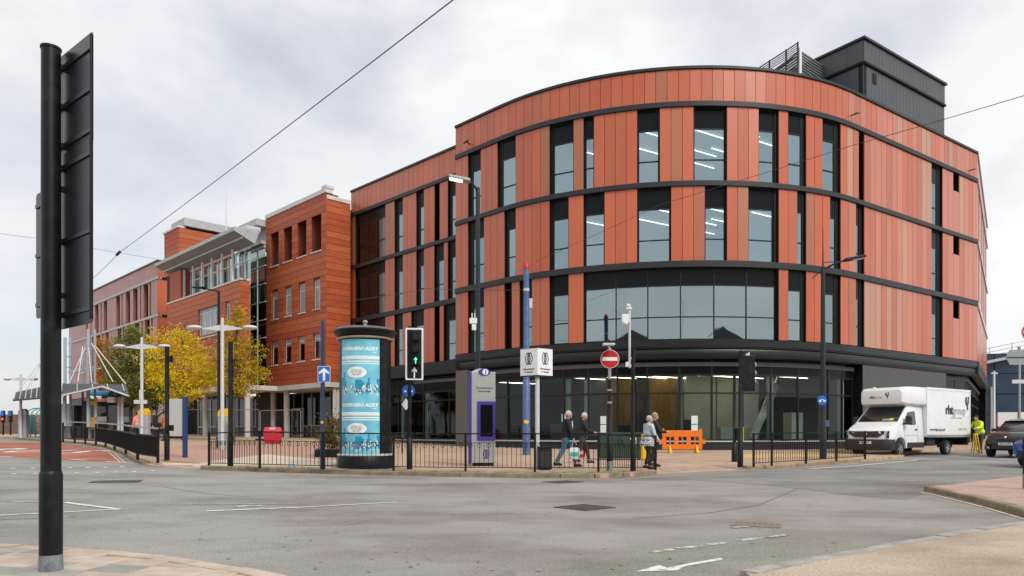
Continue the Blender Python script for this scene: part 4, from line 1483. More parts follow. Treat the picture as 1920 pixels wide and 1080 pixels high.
# glazed strip, set back one metre
gl0, gl1 = s_at(b_path, BLEN, 335), BLEN - .5
nb_ = 12
for i in range(nb_):
    a, b = gl0 + (gl1 - gl0) * i / nb_, gl0 + (gl1 - gl0) * (i + 1) / nb_
    fr = MB(); sweep(fr, b_path, a, a + .07, -1.1, -1.0, 13.0, 15.95); sweep(fr, b_path, a + .07, b, -1.09, -1.01, 14.95, 15.02); sweep(fr, b_path, a + .07, b, -1.09, -1.01, 15.85, 15.95)
    w = tpart(fr, "strip_window", M_WFRAME)
    MB().add([P3(b_path, a + .05, -1.05, 13.0), P3(b_path, b, -1.05, 13.0), P3(b_path, b, -1.05, 15.9), P3(b_path, a + .05, -1.05, 15.9)], [(0, 1, 2, 3)]).build("pane", M_PANE_DARK if i in (3, 7, 10) else M_PANE_GREEN, w)
    if i % 2 == 0:
        mb = MB(); sweep(mb, b_path, a - .02, a + .10, -.55, -.40, 13.2, 16.0); tpart(mb, "roof_post", M_WFRAME)
mb = MB(); sweep(mb, b_path, 0.0, gl0 - .05, -1.3, -.2, 13.1, 16.0); tpart(mb, "end_wall", M_TERRA[2])
mb = MB(); sweep(mb, b_path, .2, BLEN - .6, -7, -3.5, 5, 16.0); tpart(mb, "inner_block", MATS["dark_interior"])
# canopy roof with a tilted soffit
vs = []
for s in (-1.1, BLEN + .5):
    for d, z in ((.75, 16.72), (.75, 17.0), (-1.3, 17.16), (-1.3, 17.0), (-.9, 15.98)):
        vs.append(P3(b_path, s, d, z))
mb = MB().add(vs, [(0, 5, 6, 1), (1, 6, 7, 2), (2, 7, 8, 3), (3, 8, 9, 4), (4, 9, 5, 0), (0, 1, 2, 3, 4), (9, 8, 7, 6, 5)])
tpart(mb, "canopy_roof", M_GREYM)
mb = MB().add([P3(b_path, s, d, z - .012) for s in (-1.08, BLEN + .48) for d, z in ((.72, 16.70), (-.9, 15.98))], [(0, 1, 3, 2)]); tpart(mb, "canopy_soffit", M_SOFFIT)
mb = MB(); sweep(mb, b_path, -1.0, BLEN + .4, .02, .10, 16.26, 16.36); tpart(mb, "gutter", M_COPE)
mb = MB(); sweep(mb, b_path, BLEN - 2.8, BLEN - 1.2, -2.2, -1.0, 17.5, 17.85); tpart(mb, "roof_box", M_COPE)
# glazed stair tower between the two blocks
st_path, STL = line_path(B1_ + Vector((.35, 1.3)), Vector((-20.3, 59.0)))
ST0, ST1 = B1_ + Vector((0.5, 1.6)), O0 + Vector((.3, -.6))
st_path, STL = line_path(Vector((-23.6, 62.85)), Vector((-20.5, 59.75)))
zz = 4.6
for i in range(8):
    z0, z1 = 4.6 + i * 1.5, 4.6 + (i + 1) * 1.5
    for j in range(3):
        a, b = STL * j / 3, STL * (j + 1) / 3
        fr = MB(); sweep(fr, st_path, a, a + .06, -.1, 0, z0, z1); sweep(fr, st_path, a + .06, b, -.1, -.01, z0, z0 + .07)
        w = tpart(fr, "stair_window", M_WFRAME)
        MB().add([P3(st_path, a + .05, -.05, z0), P3(st_path, b, -.05, z0), P3(st_path, b, -.05, z1), P3(st_path, a + .05, -.05, z1)], [(0, 1, 2, 3)]).build("pane", M_PANE_DARK if (j == 0 and i in (1, 4)) else M_PANE_GREEN, w)
mb = MB(); sweep(mb, st_path, -.2, STL - .6, -2.0, -1.4, .4, 16.6); tpart(mb, "stair_core", MATS["dark_interior"])
mb = MB(); sweep(mb, st_path, -.2, STL - .05, -1.2, .3, 16.9, 17.15); sweep(mb, st_path, -.1, STL - .1, -.8, .05, 16.6, 16.898); tpart(mb, "stair_roof", M_GREYM)
mb = MB(); sweep(mb, st_path, .2, STL - .1, -1.4, .7, 18.35, 18.9); sweep(mb, st_path, .7, STL - .25, -1.2, -.4, 17.16, 18.348); tpart(mb, "upper_roof", M_GREYM)
# brick stair tower behind with a mono-pitch roof
bt_path, BTL = line_path(Vector((-33.6, 69.6)), Vector((-31.0, 67.0)))
bt2, BT2L = line_path(Vector((-31.0, 67.0)), Vector((-27.4, 70.6)))
for i in range(9):
    for pth_, ln_ in ((bt_path, BTL), (bt2, BT2L)):
        z0 = 16.2 + i * .46
        mb = MB(); sweep(mb, pth_, 0.02, ln_ - .02, -.3, .02, z0 + .012, z0 + .448); tpart(mb, "plank", rr.choice(M_TERRA))
mb = MB(); sweep(mb, bt_path, -.1, BTL + .05, -.6, .12, 20.35, 20.52); tpart(mb, "coping", M_COPE)
mb = MB(); sweep(mb, bt2, .4, BT2L + 1.4, -3.0, .25, 20.56, 21.3); tpart(mb, "tower_roof", M_GREYM)
mb = MB(); sweep(mb, bt2, .0, BT2L, -3.0, -.35, 12, 20.34); tpart(mb, "inner_block", MATS["dark_interior"])
# whip aerial on the roof
p = at(424, 436, 62)
o = MB().tube([(p.x, p.y, 17.2), (p.x, p.y, 20.0)], .05, 6).tube([(p.x, p.y, 20.0), (p.x, p.y, 22.8)], .028, 6).build("aerial", M_SILVER, terra)
o.matrix_parent_inverse = terra_inv

# far wing of the red building, left of the terracotta one
farb = empty("far_office_wing", (-48, 88, 0), 0, "distant reddish clad wing with narrow black windows behind the trees", "building")
f_inv = Matrix.Translation((48, -88, 0))
def fpart(mb, name, m=None, parent=None):
    o = mb.build(name, m, None)
    o.parent = parent or farb
    if parent is None: o.matrix_parent_inverse = f_inv
    return o
M_FARP = [mat("far_panel_mauve", (0.30, 0.118, 0.096), .35, var=.06, spec=.6), mat("far_panel_rose", (0.33, 0.135, 0.11), .35, var=.06, spec=.6)]
FW0, FW1 = Vector((-62.5, 101.6)), Vector((-37.9, 77.0))
f_path, FLEN = line_path(FW0, FW1)
fs_path, FSLEN = line_path(FW1, FW1 + Vector((.70711, .70711)) * 4.0)
rr = random.Random(12)
def fcol(px): return s_at(f_path, FLEN, px)
fw_top = [(161, 165), (170, 172), (178.5, 185), (189, 191), (195, 201), (218, 225), (228, 230), (236.5, 244), (250, 258), (263, 265), (269.5, 278), (281, 283.5)]
for ti, (z0, z1) in enumerate([(Z_B1, Z_A0), (Z_C1, Z_B0), (Z_D, Z_C0)]):
    ws = [(fcol(a + ti * 3), fcol(b + ti * 3)) for a, b in fw_top]
    cur = 0.0
    for a, b in ws + [(FLEN, FLEN)]:
        if a - cur > .1:
            n = max(1, round((a - cur) / 1.15))
            for i in range(n):
                mb = MB(); sweep(mb, f_path, cur + (a - cur) * i / n + .012, cur + (a - cur) * (i + 1) / n - .012, -.3, .02, z0, z1); fpart(mb, "panel", rr.choice(M_FARP))
        if b > a:
            fr = MB(); sweep(fr, f_path, a, b, -.5, -.42, z0, z1); w = fpart(fr, "window", M_BLACK)
            if b - a > .5:
                MB().add([P3(f_path, a + (b - a) * .45, -.41, z0 + .1), P3(f_path, b, -.41, z0 + .1), P3(f_path, b, -.41, z1 - 1.1), P3(f_path, a + (b - a) * .45, -.41, z1 - 1.1)], [(0, 1, 2, 3)]).build("pane", M_PANE, w)
        cur = b
n = 26
for i in range(n):
    mb = MB(); sweep(mb, f_path, FLEN * i / n + .012, FLEN * (i + 1) / n - .012, -.3, .02, Z_A1, Z_TOP); fpart(mb, "panel", rr.choice(M_FARP))
for za, zb in ((Z_A0, Z_A1), (Z_B0, Z_B1), (Z_C0, Z_C1)):
    mb = MB(); sweep(mb, f_path, 0, FLEN + .1, -.4, .12, za + .002, zb - .002); fpart(mb, "band", M_GREYM)
    mb = MB(); sweep(mb, fs_path, 0, FSLEN, -.4, .10, za + .002, zb - .002); fpart(mb, "band", M_BLACK)
mb = MB(); sweep(mb, f_path, 0, FLEN + .1, -.5, .12, Z_TOP, Z_TOP + .16); fpart(mb, "coping", M_BAND)
mb = MB(); sweep(mb, fs_path, .14, FSLEN, -.5, .12, Z_TOP, Z_TOP + .158); fpart(mb, "coping", M_BAND)
for z0, z1 in [(Z_A1, Z_TOP), (Z_B1, Z_A0), (Z_C1, Z_B0), (Z_D, Z_C0)]:
    for i in range(4):
        mb = MB(); sweep(mb, fs_path, FSLEN * i / 4 + .012, FSLEN * (i + 1) / 4 - .012, -.3, .02, z0, z1); fpart(mb, "panel", M_PANELS[2])
mb = MB(); sweep(mb, f_path, 0, FLEN, -10, -.51, 0.5, 19.5); fpart(mb, "inner_block", M_BLACK)
mb = MB(); sweep(mb, f_path, 0, FLEN, -.5, -.1, 0.5, Z_D); fpart(mb, "ground_wall", M_GF)

# ------------------------------------------------------------------ right edge: blue glazed building and its surroundings
blue = empty("blue_glass_building", (62, 92, 0), 0, "dark blue glazed building with curved grey roof at the right edge", "building")
bl_inv = Matrix.Translation((-62, -92, 0))
def blpart(mb, name, m=None, parent=None, **k):
    o = mb.build(name, m, None, **k)
    o.parent = parent or blue
    if parent is None: o.matrix_parent_inverse = bl_inv
    return o
M_BLUE = glass("blue_pane", (0.02, 0.06, 0.14), 1.55, .05, (.55, .75, 1.0))
M_BLUEB = mat("blue_cladding", (0.010, 0.030, 0.065), .35, var=.3, scale=.5)
bl_path, BLL = line_path((58.5, 92), (84, 88))
for i in range(9):
    for j in range(4):
        a, b = BLL * i / 9, BLL * (i + 1) / 9
        mb = MB(); sweep(mb, bl_path, a + .05, b - .05, -.2, 0, 1.0 + j * 2.6, 3.5 + j * 2.6); w = blpart(mb, "glazing_panel", M_BLUEB)
mb = MB(); sweep(mb, bl_path, 0, BLL, -14, -.21, .5, 11.2); blpart(mb, "body", M_BLACK)
pts_, n_ = [], 14
prof = [(0 - 1.2, 9.3)] + [(BLL * k / n_, 9.6 + 2.8 * math.sin(math.pi * min(1, k / n_ * 1.3) / 2)) for k in range(n_ + 1)]
vs = []
for s, z in prof:
    for d, dz in ((.9, 0), (.9, .35), (-14, .35), (-14, 0)):
        vs.append(P3(bl_path, s, d, z + dz))
fs = []
for i in range(len(prof) - 1):
    for k in range(4):
        fs.append((4 * i + k, 4 * i + (k + 1) % 4, 4 * i + 4 + (k + 1) % 4, 4 * i + 4 + k))
blpart(MB().add(vs, fs + [(3, 2, 1, 0), tuple(4 * (len(prof) - 1) + k for k in range(4))]), "curved_roof", M_GREYM)
for i in range(10):
    p = P3(bl_path, .2 + i * 2.6, -1.0, 0); z = 9.9 + 2.8 * math.sin(math.pi * min(1, (.2 + i * 2.6) / BLL * 1.3) / 2)
    blpart(MB().bar((p.x, p.y, z), (p.x, p.y, z + 1.7), .09), "rail_post", M_SILVER)
for k in range(3):
    pts_ = []
    for i in range(20):
        s = BLL * i / 19
        p = P3(bl_path, s, -1.0, 9.9 + .6 + k * .5 + 2.8 * math.sin(math.pi * min(1, s / BLL * 1.3) / 2)); pts_.append(p)
    blpart(MB().tube(pts_, .05, 5), "roof_rail", M_SILVER)

# white hoarding in front of it
ha, hb = gp(1862, 824), gp(1990, 824)
ha, hb = Vector((44.5, 66.0, 0)), Vector((62, 62, 0))
hd = (hb - ha).normalized(); L_ = (hb - ha).length
h = empty("site_hoarding", (ha.x, ha.y, gz(ha.x, ha.y) + PAV), math.atan2(hd.y, hd.x), "white site hoarding below the blue glazed building", "hoarding")
for i in range(12):
    MB().box((L_ * i / 12 + .01, -.04, 0), (L_ * (i + 1) / 12 - .01, .02, 2.4)).build("board", M_WHITE, h)
    MB().box((L_ * i / 12 - .05, .03, 0), (L_ * i / 12 + .05, .12, 2.3)).build("post", M_GREYM, h)

# ------------------------------------------------------------------ buildings across the street, behind the camera (mirrored in the glass)
opp = empty("brick_shop_row", (8, -30, 0), 0, "red brick gabled row across the street, mirrored in the glazing", "building")
M_OBR = mat("dark_red_brick", (0.16, 0.06, 0.045), .85, var=.2, scale=2)
M_SLATE = mat("slate_roof", (0.09, 0.09, 0.10), .7, var=.2, scale=2)
def opart(mb, name, m):
    o = mb.build(name, m, opp); o.matrix_parent_inverse = Matrix.Translation((-8, 30, 0)); return o
for x0, x1, zt in ((-26, -8, 11.5), (-7.9, 5, 8.5), (5.1, 19, 13.5), (19.1, 32, 9.0), (32.1, 48, 12)):
    opart(MB().box((x0, -40, 0), (x1, -26, zt)), "wall", M_OBR)
    xm = (x0 + x1) / 2
    opart(MB().add([(x0, -40, zt), (x1, -40, zt), (xm, -40, zt + 4.5), (x0, -26, zt), (x1, -26, zt), (xm, -26, zt + 4.5)], [(0, 2, 1), (3, 4, 5), (0, 3, 5, 2), (1, 2, 5, 4), (0, 1, 4, 3)]), "roof", M_SLATE)
    k = x0 + 1.2
    while k < x1 - 2:
        opart(MB().box((k, -25.99, 3.8), (k + 1.1, -25.9, 5.9)), "window", M_WFRAME)
        opart(MB().box((k, -25.99, .5), (k + 1.8, -25.9, 3.0)), "shop_window", M_SPAND)
        k += 3.2

# ================================================================== street furniture
M_POLE = mat("black_post_paint", (0.006, 0.007, 0.008), 0.42, var=0.15, scale=4, spec=0.28, dirt=((0.05, 0.055, 0.06), 0.3, 6))
M_POLE_WORN = mat("worn_grey_paint", (0.20, 0.22, 0.24), 0.6, var=0.3, scale=9, dirt=((0.03, 0.03, 0.035), 0.9, 7))
M_SIGNBACK = mat("sign_back", (0.012, 0.015, 0.020), 0.30, var=0.25, scale=1.5, spec=0.4)
M_GREYPOST = mat("galvanised", (0.36, 0.37, 0.38), 0.45, metal=0.5, var=0.1)
M_LGREY = mat("light_grey_paint", (0.55, 0.56, 0.57), 0.45, var=0.05)
M_BLUEPOST = mat("blue_post_paint", (0.055, 0.115, 0.27), 0.45, var=0.15, scale=3, dirt=((0.2, 0.26, 0.36), 0.5, 5))
M_SIGNBLUE = mat("sign_blue", (0.02, 0.13, 0.52), 0.4, var=0.03)
M_SIGNRED = mat("sign_red", (0.50, 0.008, 0.014), 0.4, var=0.03)
M_SIGNWHITE = mat("sign_white", (0.80, 0.80, 0.79), 0.4, var=0.03)
M_INK = mat("black_ink", (0.012, 0.012, 0.014), 0.5, var=0)
M_PURPLE = mat("purple_panel", (0.065, 0.035, 0.31), 0.4, var=0.05)
M_YELLOW = mat("yellow_paint", (0.75, 0.47, 0.02), 0.5, var=0.08)

def disc_poly(r, n=28, cx=0, cy=0, ry=None):
    return [(cx + r * math.cos(2 * math.pi * k / n), cy + (ry or r) * math.sin(2 * math.pi * k / n)) for k in range(n)]
def round_rect(w, h, r, n=4, cx=0, cy=0):
    out = []
    for (sx, sy, a0) in ((1, -1, -90), (1, 1, 0), (-1, 1, 90), (-1, -1, 180)):
        for k in range(n + 1):
            a = R(a0 + 90 * k / n)
            out.append((cx + sx * (w / 2 - r) + r * math.cos(a), cy + sy * (h / 2 - r) + r * math.sin(a)))
    return out
def face_m(x, y, z, yaw=0.0):
    """plane upright at (x,y,z) in local coordinates, facing -Y turned by yaw"""
    return Matrix.Translation((x, y, z)) @ Matrix.Rotation(yaw, 4, 'Z') @ Matrix.Rotation(R(90), 4, 'X')
ARROW = [(-.035, -.36), (.035, -.36), (.035, .12), (.15, .0), (.15, .12), (0, .36), (-.15, .12), (-.15, .0), (-.035, .12)]

# --- near sign seen from behind
b = gp(95.5, 1078)
b = Vector((b.x, b.y, gz(b.x, b.y) + 0.03))
s_ = F / b.y
sg = empty("road_sign", b, 0, "tall black signpost seen from behind, close by at the left edge", "road sign")
hz = lambda py: (1078 - py) / s_
MB().lathe([(.087, hz(1046)), (.087, hz(897)), (.083, hz(893)), (.078, hz(890))], 24).build("sleeve", M_POLE, sg, smooth=True)
MB().lathe([(.090, 0), (.088, hz(1046))], 24).build("worn_foot", M_POLE_WORN, sg, smooth=True)
MB().lathe([(.076, hz(892)), (.072, hz(100)), (.079, hz(100)), (.079, hz(96)), (.0, hz(95))], 24).build("post", M_POLE, sg, smooth=True)
near = Vector((0.585, -0.46, 0)); nd = near.normalized()
nn = Vector((nd.y, -nd.x, 0))       # away from the camera
def sign_panel(t0, t1, z0, z1, name, off=0.10):
    o = Vector((0, 0, 0)) - nn * 0
    mb = MB()
    bk = Vector((-nd.y, nd.x, 0))    # the far side of the post
    if bk.y < 0: bk = -bk
    M = frame_m(bk * off + Vector((0, 0, 0)), nd)
    mb.plate(round_rect(t1 - t0, z1 - z0, .035, 3, (t0 + t1) / 2, (z0 + z1) / 2), M, 0.004)
    w = mb.build(name, M_SIGNBACK, sg)
    for zr in (z0 + .12, (z0 + z1) / 2, z1 - .12):      # stiffening channels and clips
        q = MB(); q.bar(bk * (off - .009) + nd * (t0 + .02) + Vector((0, 0, zr)), bk * (off - .009) + nd * (t1 - .02) + Vector((0, 0, zr)), .018, .035)
        q.build("channel", M_SIGNBACK, w)
        q = MB(); q.bar(bk * .06 + Vector((0, 0, zr)), bk * (off) + Vector((0, 0, zr)), .05, .04)
        q.build("clip", M_POLE, w)
    fl = MB(); fl.bar(bk * (off - .012) + nd * (t1 - .006) + Vector((0, 0, z0 + .03)), bk * (off - .012) + nd * (t1 - .006) + Vector((0, 0, z1 - .03)), .012, .03)
    fl.build("edge_flange", M_SIGNBACK, w)
    return w
sign_panel(-.20, .585, hz(302), hz(100), "sign_panel")
w = sign_panel(-.20, .60, hz(622), hz(302) + .05, "sign_panel", .092)
sign_panel(-.74, -.18, hz(585), hz(330), "sign_panel", .14)
bk = Vector((-nd.y, nd.x, 0)); bk = bk if bk.y > 0 else -bk
q = MB().plate(round_rect(.12, .14, .01, 2), frame_m(bk * .092 + nd * .36 + Vector((0, 0, hz(535))), nd), .003)
q.build("maker_label", M_SIGNWHITE, w)

# --- guard rails
M_RAIL = mat("black_rail_paint", (0.006, 0.0065, 0.007), 0.5, var=0.2, scale=6, spec=0.25)
def guard_rail(pts, label, group, height=1.05, rings=True, infill=True, post_r=0.03, gap=0.125, mid=0.80):
    root = empty("guard_rail", pts[0], 0, label, "railing", group)
    o0 = pts[0]
    loc = [p - o0 for p in pts]
    for p in loc:
        MB().bar(p, p + Vector((0, 0, height + .03)), post_r * 2).build("post", M_RAIL, root)
    for i in range(len(loc) - 1):
        a, c = loc[i], loc[i + 1]
        d = (c - a).normalized() * post_r
        up = lambda z: Vector((0, 0, z))
        MB().bar(a + d + up(height), c - d + up(height), .045, .035).build("top_rail", M_RAIL, root)
        if infill:
            MB().bar(a + d + up(mid), c - d + up(mid), .03, .015).build("middle_rail", M_RAIL, root)
            MB().bar(a + d + up(.12), c - d + up(.12), .03, .02).build("bottom_rail", M_RAIL, root)
            L = (c - a).length
            n = int(L / gap)
            mb = MB()
            for k in range(1, n):
                q = a.lerp(c, k / n)
                mb.bar(q + up(.13), q + up(mid), .014)
            tag(mb.build("balusters", M_RAIL, root), kind="stuff")
            if rings:
                mb = MB()
                dirv = (c - a).normalized()
                for k in range(0, n - 1, 2):
                    q = a.lerp(c, (k + 1) / n) + up(mid - .075)
                    ring_ = [q + dirv * (.06 * math.cos(t * math.pi / 4)) + up(.06 * math.sin(t * math.pi / 4)) for t in range(9)]
                    mb.tube(ring_, .009, 4, False)
                tag(mb.build("rings", M_RAIL, root), kind="stuff")
    return root
guard_rail([gpp(*p) for p in ((392, 875.5), (487, 878), (606, 881), (738, 883), (873, 884.5), (1003, 885.5), (1122, 885.5), (1187, 884), (1229, 885.5))], "long black guard rail with rings along the front kerb", "black guard rails")
guard_rail([gpp(*p) for p in ((1413, 875.5), (1447, 873.5), (1511, 869.5), (1568, 865), (1622, 861))], "short black guard rail in front of the white van", "black guard rails", rings=False)
# tram stop rail: plain posts, two rails, then a ramp with a solid dark mesh
lp = [gpp(*p) for p in ((118, 829), (140, 831), (160, 832.5), (180, 834.5), (198, 838), (215, 844), (236, 852), (258, 862), (296, 868))]
tr = empty("tram_stop_rail", lp[0], 0, "dark railing with silver handrail bending round the tram stop kerb", "railing", "black guard rails")
for i, p in enumerate(lp):
    q = p - lp[0]
    MB().bar(q, q + Vector((0, 0, 1.05)), .07).build("post", M_RAIL, tr)
    if i:
        a = lp[i - 1] - lp[0]
        for z, m, w_ in ((1.10, M_GREYPOST, .05), (.85, M_RAIL, .05), (.2, M_RAIL, .04)):
            MB().bar(a + Vector((0, 0, z)), q + Vector((0, 0, z)), w_).build("handrail" if z > 1 else "rail", m, tr)
        n = max(2, int((q - a).length / .11))
        mb = MB()
        for k in range(1, n):
            c = a.lerp(q, k / n); mb.bar(c + Vector((0, 0, .2)), c + Vector((0, 0, .85)), .016 if i < 5 else .034)
        tag(mb.build("balusters", M_RAIL, tr), kind="stuff")

# --- advertising column
c = gpp(685, 877.5)
s_ = F / c.y
col_ = empty("advertising_column", c, 0, "round black advertising column with turquoise comic poster and domed cap", "advertising column")
zc = lambda py: (877.5 - py) / s_
rb = 49.0 / s_
MB().lathe([(rb * 1.05, 0), (rb * 1.05, zc(855)), (rb * 1.02, zc(853)), (rb, zc(851))], 48).build("base", M_POLE, col_, smooth=True)
MB().lathe([(rb * 1.055, zc(853.5)), (rb * 1.06, zc(851)), (rb * 1.0, zc(850))], 48).build("base_moulding", M_COPE, col_, smooth=True)
MB().lathe([(rb * .97, zc(851)), (rb * .97, zc(640))], 64).build("drum", M_POLE, col_, smooth=True)
M_GOLD = mat("dull_gold_trim", (0.50, 0.40, 0.27), 0.45, metal=.3, var=.1)
MB().lathe([(rb * 1.02, zc(639.5)), (rb * 1.08, zc(638)), (rb * 1.09, zc(636.5)), (rb * 1.05, zc(635.5)), (rb, zc(635))], 64).build("cornice", M_GOLD, col_, smooth=True)
MB().lathe([(rb, zc(634)), (rb * 1.10, zc(631)), (rb * 1.16, zc(627)), (rb * 1.21, zc(624.5)), (rb * 1.21, zc(622.5)), (rb * 1.0, zc(618)), (rb * .5, zc(616)), (.0, zc(615))], 64).build("cap", M_POLE, col_, smooth=True)
MB().lathe([(rb * 1.14, zc(621)), (rb * 1.05, zc(617.3)), (rb * .6, zc(615.4)), (.0, zc(614.6))], 64).build("cap_top", mat("weathered_lead", (0.12, 0.11, 0.10), .6, var=.2), col_, smooth=True)
MB().lathe([(.10, zc(616)), (.10, zc(613)), (.05, zc(611)), (.045, zc(608)), (.075, zc(606)), (.08, zc(603.5)), (.05, zc(601)), (0, zc(600))], 16).build("finial", M_GREYPOST, col_, smooth=True)
def wrap(u, v, d=0.0):
    """u in metres round the drum from its front (towards -Y, slightly left), v height"""
    a = R(-93.5) + u / rb
    r_ = rb * .97 + d
    return Vector((r_ * math.cos(a), r_ * math.sin(a), v))
def wrap_poly(mb, poly, d):
    n = len(poly); return mb.add([wrap(x, y, d) for x, y in poly], [tuple(range(n))])
def wrap_rect(mb, u0, u1, v0, v1, d, n=14):
    vs, fs = [], []
    for i in range(n + 1):
        u = u0 + (u1 - u0) * i / n
        vs += [wrap(u, v0, d), wrap(u, v1, d)]
        if i: fs.append((2 * i - 2, 2 * i, 2 * i + 1, 2 * i - 1))
    return mb.add(vs, fs)
pu = 36.5 / s_ * 1.14
pz0, pz1 = zc(850), zc(641.5)
M_POSTER = mat("poster_turquoise", (0.17, 0.52, 0.66), .25, var=.25, scale=2.2, spec=.6)
M_PPALE = mat("poster_pale", (0.74, 0.80, 0.81), .25, var=.06, spec=.6)
M_PCITY = mat("poster_blue", (0.02, 0.27, 0.45), .25, var=.1, spec=.6)
M_PWHITE = mat("poster_white", (0.82, 0.85, 0.84), .25, var=.02, spec=.6)
post = wrap_rect(MB(), -pu, pu, pz0, pz1, .006, 24).build("poster", M_POSTER, col_, smooth=True)
mb = MB()
for u in (-pu, pu):
    wrap_rect(mb, u - .02, u + .02, pz0, pz1, .012, 2)
mb.build("poster_edge", M_POLE, col_)
hh = (pz1 - pz0) / 2
for rep in (0, 1):
    t = pz1 - rep * hh * .98
    text("SUPERHERO ALERT", .135, M_PWHITE, post, None, "lettering", .006, shear=.25, depth=0, bend=lambda v, t=t: wrap(v.x, v.y + t - hh * .17, .010))
    text("COMIC", .045, M_PWHITE, post, None, "lettering", .002, shear=.25, depth=0, bend=lambda v, t=t: wrap(v.x + pu * .72, v.y + t - hh * .23, .010))
    for k, (v0, v1, m) in enumerate(((.29, .35, M_PPALE), (.375, .40, M_PPALE), (.415, .435, M_PPALE))):
        wrap_rect(MB(), -pu * .94, pu * .96, t - hh * v1, t - hh * v0, .009).build("printed_band", m, post)
    q = MB()
    for u0, u1, h_ in ((-.98, -.72, .27), (-.78, -.70, .36), (-.98, -.6, .2), (-.15, .15, .22), (-.05, .25, .18), (.42, .50, .26), (.36, .56, .17), (.82, .98, .24), (.70, .98, .13)):
        wrap_rect(q, u0 * pu, u1 * pu, t - hh * .93, t - hh * (.93 - h_), .008 + .0004 * abs(u0), 4)
    tag(q.build("printed_skyline", M_PCITY, post), kind="stuff")
    rr = random.Random(40)
    for cm in ((.60, .78, .80), (.66, .55, .58), (.05, .09, .20), (.62, .66, .5), (.10, .35, .55), (.78, .80, .78)):
        q = MB()
        for k in range(16):
            u, v = rr.uniform(-.92, .92) * pu, t - hh * rr.uniform(.80, .965)
            wrap_poly(q, disc_poly(rr.uniform(.012, .036), 6, u, v, rr.uniform(.02, .065)), .0105 + rr.uniform(0, .003))
        tag(q.build("printed_crowd", mat("poster_ink_%d%d" % (int(cm[0] * 100), int(cm[2] * 100)), cm, .25, var=.1), post), kind="stuff")
    bq = MB()
    rg = [disc_poly(.31 * f, 28, -.06, t - hh * .58, .165 * f) for f in (.02, .25, .5, .75, 1.0)]
    bq.add([wrap(x, y, .015) for r_ in rg for x, y in r_], [(28 * i + k, 28 * i + (k + 1) % 28, 28 * i + 28 + (k + 1) % 28, 28 * i + 28 + k) for i in range(4) for k in range(28)] + [tuple(range(28))])
    bub = bq.build("speech_bubble", M_PWHITE, post)
    for k, ln in enumerate(("WHO DO YOU", "ASK THEM WHEN", "YOU ALL NEED", "REAL HELP?")):
        text(ln, .046, M_INK, post, None, "lettering", .0, depth=0, bend=lambda v, t=t, k=k: wrap(v.x - .06, v.y + t - hh * .58 + .072 - k * .048, .019))

# --- traffic signals
M_LENS_OFF = mat("dark_lens", (0.02, 0.018, 0.018), .2, var=0, spec=.6)
M_GREEN = lamp_mat("green_lamp", (0.08, 1.0, 0.42), 2.2)
def hood(mb, x, z, r, y0, y1):
    vs, fs = [], []
    n = 12
    for i in range(n + 1):
        a = R(-30) + R(240) * i / n
        for y, rr_ in ((y0, r), (y1, r * .96)):
            vs.append((x + rr_ * math.cos(a), y, z + rr_ * math.sin(a)))
        if i: fs.append((2 * i - 2, 2 * i, 2 * i + 1, 2 * i - 1))
    return mb.add(vs, fs)
b = gpp(768, 880)
s_ = F / b.y
tl = empty("traffic_signal", b, 0, "traffic signal with white bordered backboard and lit green arrow", "traffic light")
zc = lambda py: (880 - py) / s_
MB().tube([(0, 0, 0), (0, 0, zc(612))], .057, 14).build("post", M_POLE, tl, smooth=True)
MB().lathe([(.085, 0), (.085, .9), (.06, .93)], 14).build("sleeve", M_POLE, tl, smooth=True)
w_, h_ = 33 / s_, 97 / s_
x0 = (778 - 768) / s_
M_ = face_m(x0, -.12, (zc(616) + zc(713)) / 2, R(6))
MB().plate(round_rect(w_, h_, .03, 3), M_ @ Matrix.Translation((0, 0, -.012)), .012).build("backboard_border", M_SIGNWHITE, tl)
MB().plate(round_rect(w_ - .10, h_ - .10, .02, 3), M_ @ Matrix.Translation((0, 0, .002)), .012).build("backboard", M_POLE, tl)
hd = MB().box((-.13, zc(686) - (zc(616) + zc(713)) / 2, .016), (.13, zc(621) - (zc(616) + zc(713)) / 2, .10), M_ @ Matrix.Translation((0.04, 0, 0))).build("signal_head", M_POLE, tl, bevel=.02)
for k, py in enumerate((634, 656, 678)):
    z = zc(py) - (zc(616) + zc(713)) / 2
    q = MB().plate(disc_poly(.10, 20, .04, z), M_ @ Matrix.Translation((0, 0, .102)), .008).build("lens", M_LENS_OFF, hd)
    q = MB(); hood(q, 0, 0, .112, 0, .17)
    o = q.build("hood", M_POLE, hd); o.matrix_local = M_ @ Matrix.Translation((.04, z, .105)) @ Matrix.Rotation(R(90), 4, 'X') @ Matrix.Scale(-1, 4, (0, 1, 0)) @ Matrix.Rotation(R(180), 4, 'X') if False else M_ @ Matrix.Translation((.04, z, .105)) @ Matrix.Rotation(R(90), 4, 'X')
MB().plate([(x * .26 + .04, y * .26 + zc(677) - (zc(616) + zc(713)) / 2) for x, y in ARROW], M_ @ Matrix.Translation((0, 0, .113)), .004).build("green_arrow", M_GREEN, hd)
MB().plate([(x * .5, y * .45 + zc(699) - (zc(616) + zc(713)) / 2) for x, y in ARROW], M_ @ Matrix.Translation((0, 0, .015)), .004).build("ahead_arrow", M_SIGNWHITE, tl)
